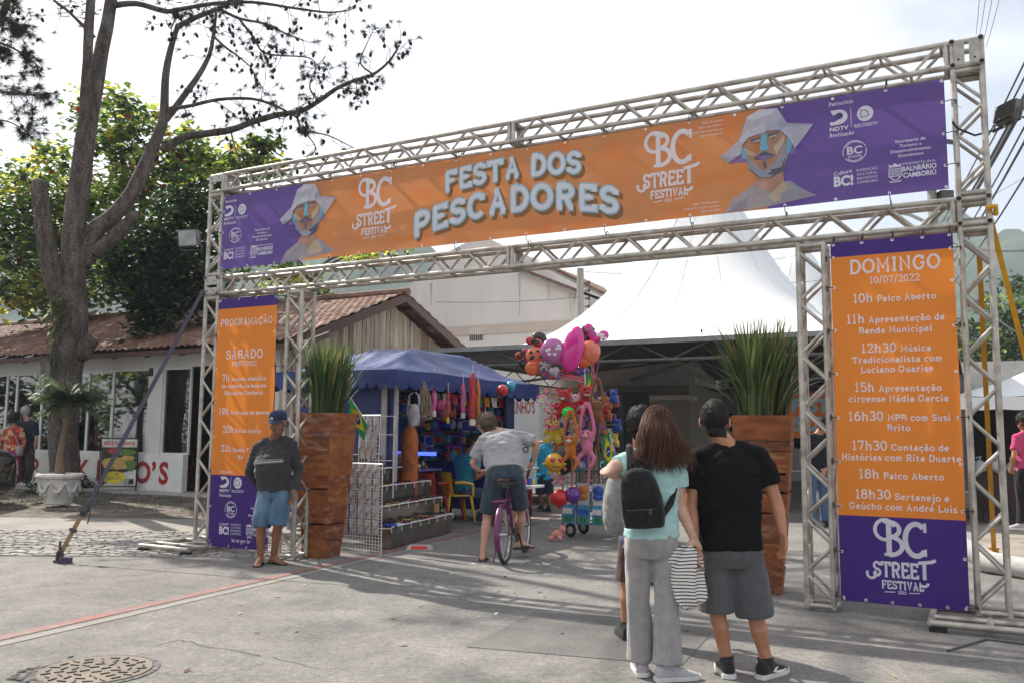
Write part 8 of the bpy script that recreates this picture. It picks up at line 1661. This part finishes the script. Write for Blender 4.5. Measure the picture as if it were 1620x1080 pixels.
for P, r0, r1 in BRN:
    n_ = len(P); pts, rs = rough_path(br, pb(P), [r0+(r1-r0)*i/(n_-1) for i in range(n_)], 9, 4, .12)
    ln = sum((pts[i+1]-pts[i]).length for i in range(len(pts)-1)); cnt = int(ln*(7.5 if P[0][0] > 0 or P[1][1] < 40 else 10))
    for _ in range(cnt):
        s = rnd.uniform(.22 if r0 > .06 else .05, 1); x = s*(len(pts)-1); i = int(min(x, len(pts)-2)); p = pts[i].lerp(pts[i+1], x-i); d = (pts[i+1]-pts[i]).normalized()
        e = (d*rnd.uniform(.2, 1)+V((rnd.gauss(0, .6), rnd.gauss(0, .5), rnd.gauss(-.12, .6)))).normalized(); l = rnd.uniform(.25, .95)*(1 if r0 > .03 else .6); q = [p]; dd = e
        for k in range(4): dd = (dd+V((rnd.gauss(0, .28), rnd.gauss(0, .28), rnd.gauss(0, .25)-.05))).normalized(); q.append(q[-1]+dd*l/4)
        tw.path(q, [.008, .0065, .005, .004, .003], 4)
        for k in range(rnd.choice([0, 1, 2])):
            o = q[2]; e2 = (dd+V((rnd.gauss(0, .7), rnd.gauss(0, .7), rnd.gauss(0, .7)))).normalized()*rnd.uniform(.1, .35); tw.path([o, o+e2*.5+V((0, 0, .02)), o+e2], [.006, .005, .003], 4); 
            if rnd.random() < .75: tuft(o+e2, e2.normalized(), rnd.uniform(.11, .19), 34)
            for _ in range(rnd.choice([0, 0, 1, 1])): cone(o+e2*rnd.uniform(.4, 1))
        for f_ in (.5, .75, 1):
            if rnd.random() < .16: j = int(f_*4); cone(q[j])
        if rnd.random() < .8: tuft(q[-1], dd, rnd.uniform(.12, .21), 40)
        if P[0][0] < 0:
            for k in (1, 2, 3, 4): tuft(q[k]+V((0, 0, -.02)), (dd+V((0, 0, -.5))).normalized(), .26, 34)
# the crown continues above the picture and throws the dappled shade on the road
up_ = V(pine.location)+V((1.5, -.3, 0))
for i in range(46):
    a = rnd.uniform(0, 6.283); z = rnd.uniform(13.0, 19.0); r_ = rnd.uniform(1.0, 7.2)*(1-.04*(z-10)); o = up_+V((math.cos(a)*r_, math.sin(a)*r_, z)); root_ = V((up_.x, up_.y, max(z-.8, 12.5)))
    br.path([root_, root_.lerp(o, .5)+V((0, 0, .3)), o], [.06, .04, .02], 5)
    for _ in range(6):
        c = o+V((rnd.gauss(0, .45), rnd.gauss(0, .45), rnd.gauss(0, .22)))
        for _ in range(26):
            e = V((rnd.gauss(0, 1), rnd.gauss(0, 1), rnd.gauss(0, .7))).normalized(); s = e.cross(V((rnd.random(), rnd.random(), rnd.random()))).normalized()*.022; q = c+V((rnd.gauss(0, .18), rnd.gauss(0, .18), rnd.gauss(0, .12))); nd[0].poly([q-s, q+s, q+e*rnd.uniform(.16, .34)])
br.add(tw.v, tw.f, 1); br.build('branches', [bark, twigm], pine, smooth=180)
for m_, mt in zip(nd, need): m_.build('needles', mt, pine, smooth=0)
nv_ = 28; nf_ = len(cn_.f)//(len(cn_.v)//35); cs_ = []
for i in range(len(cn_.v)//35):
    c_ = MB(); c_.v = cn_.v[i*35:(i+1)*35]; c_.f = [tuple(x-i*35 for x in f) for f in cn_.f[i*nf_:(i+1)*nf_]]; c_.m = [0]*len(c_.f); cs_.append(c_)
cs_.sort(key=lambda c: c.v[0][1]); rest_ = MB()
for i, c_ in enumerate(cs_):
    if i < 100: c_.build('cone', conem, pine)
    else: rest_.add(c_.v, c_.f)
if rest_.v: tag(rest_.build('cones', conem, pine), kind='stuff')
# bromeliads and lichen on the trunk
epi = MB(); fk = [M('bromeliad_green', (.07, .11, .03), (.12, .16, .05), 8, rough=.6, tr=.25), M('bromeliad_dry', (.22, .12, .06), (.14, .08, .045), 8, rough=.8, tr=.2), M('moss_tuft', (.045, .05, .025), (.075, .075, .045), 10, rough=1)]
for (x, y, n_, L_, m) in ((84, 545, 40, .38, 2), (92, 515, 26, .42, 0), (98, 500, 18, .45, 1), (86, 570, 60, .45, 2), (70, 590, 50, .5, 2), (118, 560, 20, .3, 2), (90, 480, 20, .3, 0)):
    n_ *= 2; c = at(x, y, PY-.36)
    for _ in range(n_):
        d = V((rnd.gauss(0, .7), rnd.gauss(-.6, .5), rnd.gauss(.1 if m < 2 else -.25, .6))).normalized(); s = d.cross(V((0, 0, 1))).normalized()*(.022 if m < 2 else .006); l = L_*rnd.uniform(.5, 1); o = c+V((rnd.gauss(0, .1), rnd.gauss(0, .06), rnd.gauss(0, .12))); epi.poly([o-s*.7, o+d*l*.5-s, o+d*l+V((0, 0, -.12*l)), o+d*l*.5+s, o+s*.7], m)
epi.build('bromeliads', fk, pine, smooth=0)

# broad leaved trees
LC = dict(d=(.020, .045, .012), m=(.055, .10, .02), l=(.17, .22, .035), y=(.42, .40, .06), r=(.45, .045, .02), o=(.42, .17, .03), k=(.012, .026, .010))
LM = {k: M('leaf_'+n, c, tuple(x*.7 for x in c), 5, rough=.45, tr=.42, trc=tuple(min(1, x*(2.3 if k in 'mly' else 1.6)) for x in c)) for (k, c), n in zip(LC.items(), ('dark_green', 'mid_green', 'light_green', 'yellow', 'red', 'orange', 'deep_green'))}
def leaf_tree(name, label, base, blobs, n, size, mix, seed, trunk=None, limbs=True, hang=0):
    """blobs: (centre, radii, density); leaf clumps fill the blobs, limbs run from the trunk to each of them"""
    rnd = random.Random(seed); t = thing(name, label, 'tree', base); base = V(base); bs = {k: MB() for k in mix}; keys = list(mix); wts = [mix[k] for k in keys]; tot = sum(d for _, _, d in blobs)
    for c, r_, den in blobs:
        c = V(c); ncl = max(3, int(n*den/tot/34))
        for _ in range(ncl):
            while True:
                d = V((rnd.uniform(-1, 1), rnd.uniform(-1, 1), rnd.uniform(-1, 1)))
                if .12 < d.length < 1 and rnd.random() < .35+.65*d.length: break
            cc_ = c+V((d.x*r_[0], d.y*r_[1], d.z*r_[2])); main = rnd.choices([q for q in keys if q not in 'ro'], [mix[q] for q in keys if q not in 'ro'])[0]; cs = rnd.uniform(.14, .34)*max(.6, min(1.5, sum(r_)/3/1.2))
            for _ in range(34):
                p = cc_+V((rnd.gauss(0, cs), rnd.gauss(0, cs), rnd.gauss(0, cs*.75)-hang*abs(rnd.gauss(0, .5)))); k = main if rnd.random() < .72 else rnd.choices(keys, wts)[0]
                a = rnd.uniform(0, 6.283); e = V((math.cos(a), math.sin(a), rnd.uniform(-.9, .25))).normalized(); s = e.cross(V((rnd.gauss(0, .5), rnd.gauss(0, .5), 1))).normalized(); l = size*rnd.uniform(.6, 1.25); w_ = l*.27; up = s.cross(e)*l*.10
                bs[k].add([p, p+e*l*.35+s*w_*.8+up, p+e*l*.72+s*w_+up, p+e*l, p+e*l*.72-s*w_+up, p+e*l*.35-s*w_*.8+up], [(0, 1, 2, 3), (0, 3, 4, 5)])
    for k in keys: bs[k].build('leaves', LM[k], t, smooth=0)
    if trunk:
        b = MB(); top = V(trunk[0]); rough_path(b, [base, base.lerp(top, .5)+V((rnd.uniform(-.15, .15), 0, 0)), top], [trunk[1], trunk[1]*.8, trunk[1]*.6], 10)
        if limbs:
            for c, r_, _ in blobs: c = V(c); rough_path(b, [top-V((0, 0, .2)), top.lerp(c, .5)+V((rnd.uniform(-.2, .2), rnd.uniform(-.2, .2), .2)), c+V((0, 0, r_[2]*.3))], [trunk[1]*.5, trunk[1]*.3, trunk[1]*.08], 7)
        b.build('trunk', twigm, t, smooth=180)
    return t
def bl_(x, y, Y, rx, ry, rz, den): return (at(x, y, Y), (rx, ry, rz), den)
gB = lambda x, Y: V((at(x, 600, Y).x, Y, 0))
leaf_tree('almond_tree', 'big leaved almond tree with red and yellow leaves behind the restaurant roof', gB(215, 26), [bl_(180, 190, 25, 1.2, 1.2, .9, 1.0), bl_(105, 285, 25, 1.3, 1.4, 1.1, 1.0), bl_(235, 250, 25, 1.3, 1.3, 1.1, 1.3), bl_(40, 330, 25, 1.6, 1.5, 1.2, 1.3), bl_(140, 380, 25, 2.0, 1.6, 1.3, 1.8), bl_(20, 425, 24.5, 1.7, 1.5, 1.1, 1.5), bl_(300, 245, 25, 1.0, 1.2, .8, .8), bl_(330, 290, 25.5, 1.5, 1.3, 1.0, 1.2), bl_(90, 460, 24.5, 1.8, 1.2, .8, 1.1), bl_(-70, 330, 25, 2, 1.5, 1.8, 1.3), bl_(205, 330, 25, 1.4, 1.3, 1.2, 1.2), bl_(395, 255, 26, .9, 1.0, .55, .6), bl_(430, 240, 26, .5, .7, .4, .3)], 14500, .24, dict(d=1.6, m=4.4, l=3.4, y=1.0, r=.35, o=.35), 5, (at(215, 420, 26), .3))
leaf_tree('shade_tree', 'dense dark tree with hanging foliage over the tile roof beside the gate', gB(275, 20.3), [bl_(270, 380, 20.4, 1.0, 1.0, 1.0, 1.5), bl_(310, 400, 20.3, .75, .9, 1.0, 1.2), bl_(235, 430, 20.2, .8, .9, .8, 1.2), bl_(300, 320, 20.5, .9, .9, .8, 1.0), bl_(235, 485, 20.0, .25, .3, .5, .5), bl_(265, 470, 20.0, .5, .5, .4, .6), bl_(330, 455, 20.3, .5, .5, .5, .6), bl_(200, 400, 20.4, .6, .7, .8, .7)], 9000, .17, dict(k=5, d=3.5, m=1.0, l=.25), 15, (at(262, 400, 20.3), .32), hang=.5)
leaf_tree('garden_tree', 'low yellowing leafy tree behind the truss over the tile roof', gB(520, 27), [bl_(470, 420, 27, 1.1, 1.0, .55, .8), bl_(560, 405, 27, .9, .8, .4, .6), bl_(615, 392, 27.3, .5, .6, .3, .3), bl_(430, 455, 27, .9, .8, .5, .6), bl_(400, 400, 27, 1.0, 1, .6, .7), bl_(500, 455, 27.2, .8, .8, .35, .4)], 1500, .2, dict(m=2, l=2.5, y=1.3, o=.5, r=.25, d=1), 25, (at(490, 440, 27), .14))
for i, (x, y, Y, rx, rz, lb) in enumerate(((1600, 520, 42, 3.2, 2.6, 'leafy street tree beyond the right tower, nearest of the right hand trees'), (1545, 575, 50, 3.4, 2.4, 'darker leafy tree behind the right tower diagonals'), (1660, 500, 55, 4.0, 3.6, 'rounded tree at the far right edge behind the nearer street tree'))):
    leaf_tree('street_tree', lb, gB(x, Y), [bl_(x+dx, y+dy, Y+dY, rx*s, rx*s, rz*s, 1) for dx, dy, dY, s in ((0, 0, 0, .8), (-40, 25, .5, .6), (35, 20, -.5, .6), (0, -35, 0, .55), (-20, 60, 0, .7), (30, 60, 0, .7))], 3400, .34, dict(d=4, m=3, l=.7, k=2), 35+i, (V((gB(x, Y).x, Y, 3.0)), .25))
# trees out of frame on the left, which the restaurant glass mirrors and which shade the verge
for i, (x, y, s) in enumerate(((-24, 9, 1.0), (-31, 15, 1.15), (-19.5, 22.5, .9), (-27, 2, 1.1))):
    leaf_tree('verge_tree', ('bushy verge tree mirrored in the restaurant glass', 'tall verge tree mirrored in the restaurant glass', 'small verge tree shading the left end of the restaurant', 'wide verge tree standing beside the road out of frame')[i], (x, y, 0), [((x+dx*s, y+dy*s, z*s), (1.9*s, 1.9*s, 1.3*s), 1) for dx, dy, z in ((0, 0, 4.2), (-1.6, .8, 3.4), (1.5, -.9, 3.2), (.4, 2.2, 1.6), (-.6, -2.4, 1.5), (0, 0, 5.6))], 4600, .30, dict(d=3, m=4, l=1.6), 60+i, (V((x, y, 3.0)), .2))
# low plants
def bush(c, r_, n, size, mix, label, seed, cat='shrub'):
    rnd = random.Random(seed); t = thing('leafy_shrub', label, cat, c); bs = {k: MB() for k in mix}; keys = list(mix); c = V(c)
    for _ in range(n):
        d = V((rnd.gauss(0, .5)*r_[0], rnd.gauss(0, .5)*r_[1], abs(rnd.gauss(.2, .45))*r_[2])); p = c+d; a = rnd.uniform(0, 6.28); e = V((math.cos(a), math.sin(a), rnd.uniform(-.5, .8))).normalized(); s = e.cross(Z).normalized()*size*.3; k = rnd.choices(keys, [mix[q] for q in keys])[0]; bs[k].poly([p, p+e*size*.5+s, p+e*size, p+e*size*.5-s])
    for k in keys: bs[k].build('leaves', LM[k], t, smooth=0)
bush(gp(122, 776, .13), (.40, .3, .32), 600, .10, dict(d=3, m=1, k=2), 'dark low shrub growing between the urn and the menu stand', 81); bush(gp(60, 780, .13), (.3, .3, .4), 300, .10, dict(d=3, m=1), 'small dark shrub at the left of the urn', 82)
for i in range(5): bush((4.3+i*1.3, 33.3-i*.6, 1.0), (.6, .4, .7), 260, .2, dict(m=3, l=2), ('light green plant on the low wall at its left end', 'leafy plant second from the left on the low wall', 'leafy plant in the middle of the low wall', 'leafy plant near the right end of the low wall', 'leafy plant at the right end of the low wall')[i], 90+i, 'plant')

# dry leaves and scraps blown over the road, one darker square of mended asphalt
mb = MB(); rnd = random.Random(91)
for i in range(150):
    x, y = rnd.uniform(-5, 6), rnd.uniform(4.2, 13); r_ = rnd.uniform(.008, .028); t_ = rnd.uniform(0, 6.28); u = V((math.cos(t_), math.sin(t_), .15))*r_*1.5; w_ = V((-math.sin(t_), math.cos(t_), .2))*r_; p = V((x, y, .009)); mb.poly([p-u, p-w_*.6, p+u, p+w_*.6], rnd.choice([0, 0, 0, 1, 2]))
tag(mb.build('road_litter', [leafm, M('pale_leaf', (.34, .26, .14), rough=.8), M('paper_scrap', (.6, .59, .56), rough=.8)], smooth=0), 'dry leaves and small scraps scattered over the road', 'litter', kind='stuff')
mend = M('mended_asphalt', (.115, .112, .108), (.15, .146, .14), 2, rough=.9, bump=.4, bscale=140); speckle(mend, (.15, .15, .15), (.88, .87, .85), 130, .75)
tag((lambda b: (b.poly([V((x, y, .0035)) for x, y in ((-.3, 6.2), (1.1, 5.75), (1.6, 6.9), (.9, 7.25), (.2, 7.4))]), b.build('asphalt_patch', mend, smooth=0))[1])(MB()), kind='structure')

# ------------------------------------------------------------------ haze
hz = MB(); hz.box((0, 250, 63), (1640, 1100, 130)); ho = hz.build('haze', [], smooth=0); tag(ho, kind='stuff')
hm = bpy.data.materials.new('haze'); hm.use_nodes = True; t = hm.node_tree; t.nodes.clear(); pv = N(t, 'ShaderNodeVolumePrincipled'); ou = N(t, 'ShaderNodeOutputMaterial')
pv.inputs['Color'].default_value = (.78, .87, 1, 1); pv.inputs['Density'].default_value = .0007; pv.inputs['Anisotropy'].default_value = 0.0; t.links.new(pv.outputs[0], ou.inputs['Volume']); ho.data.materials.append(hm)
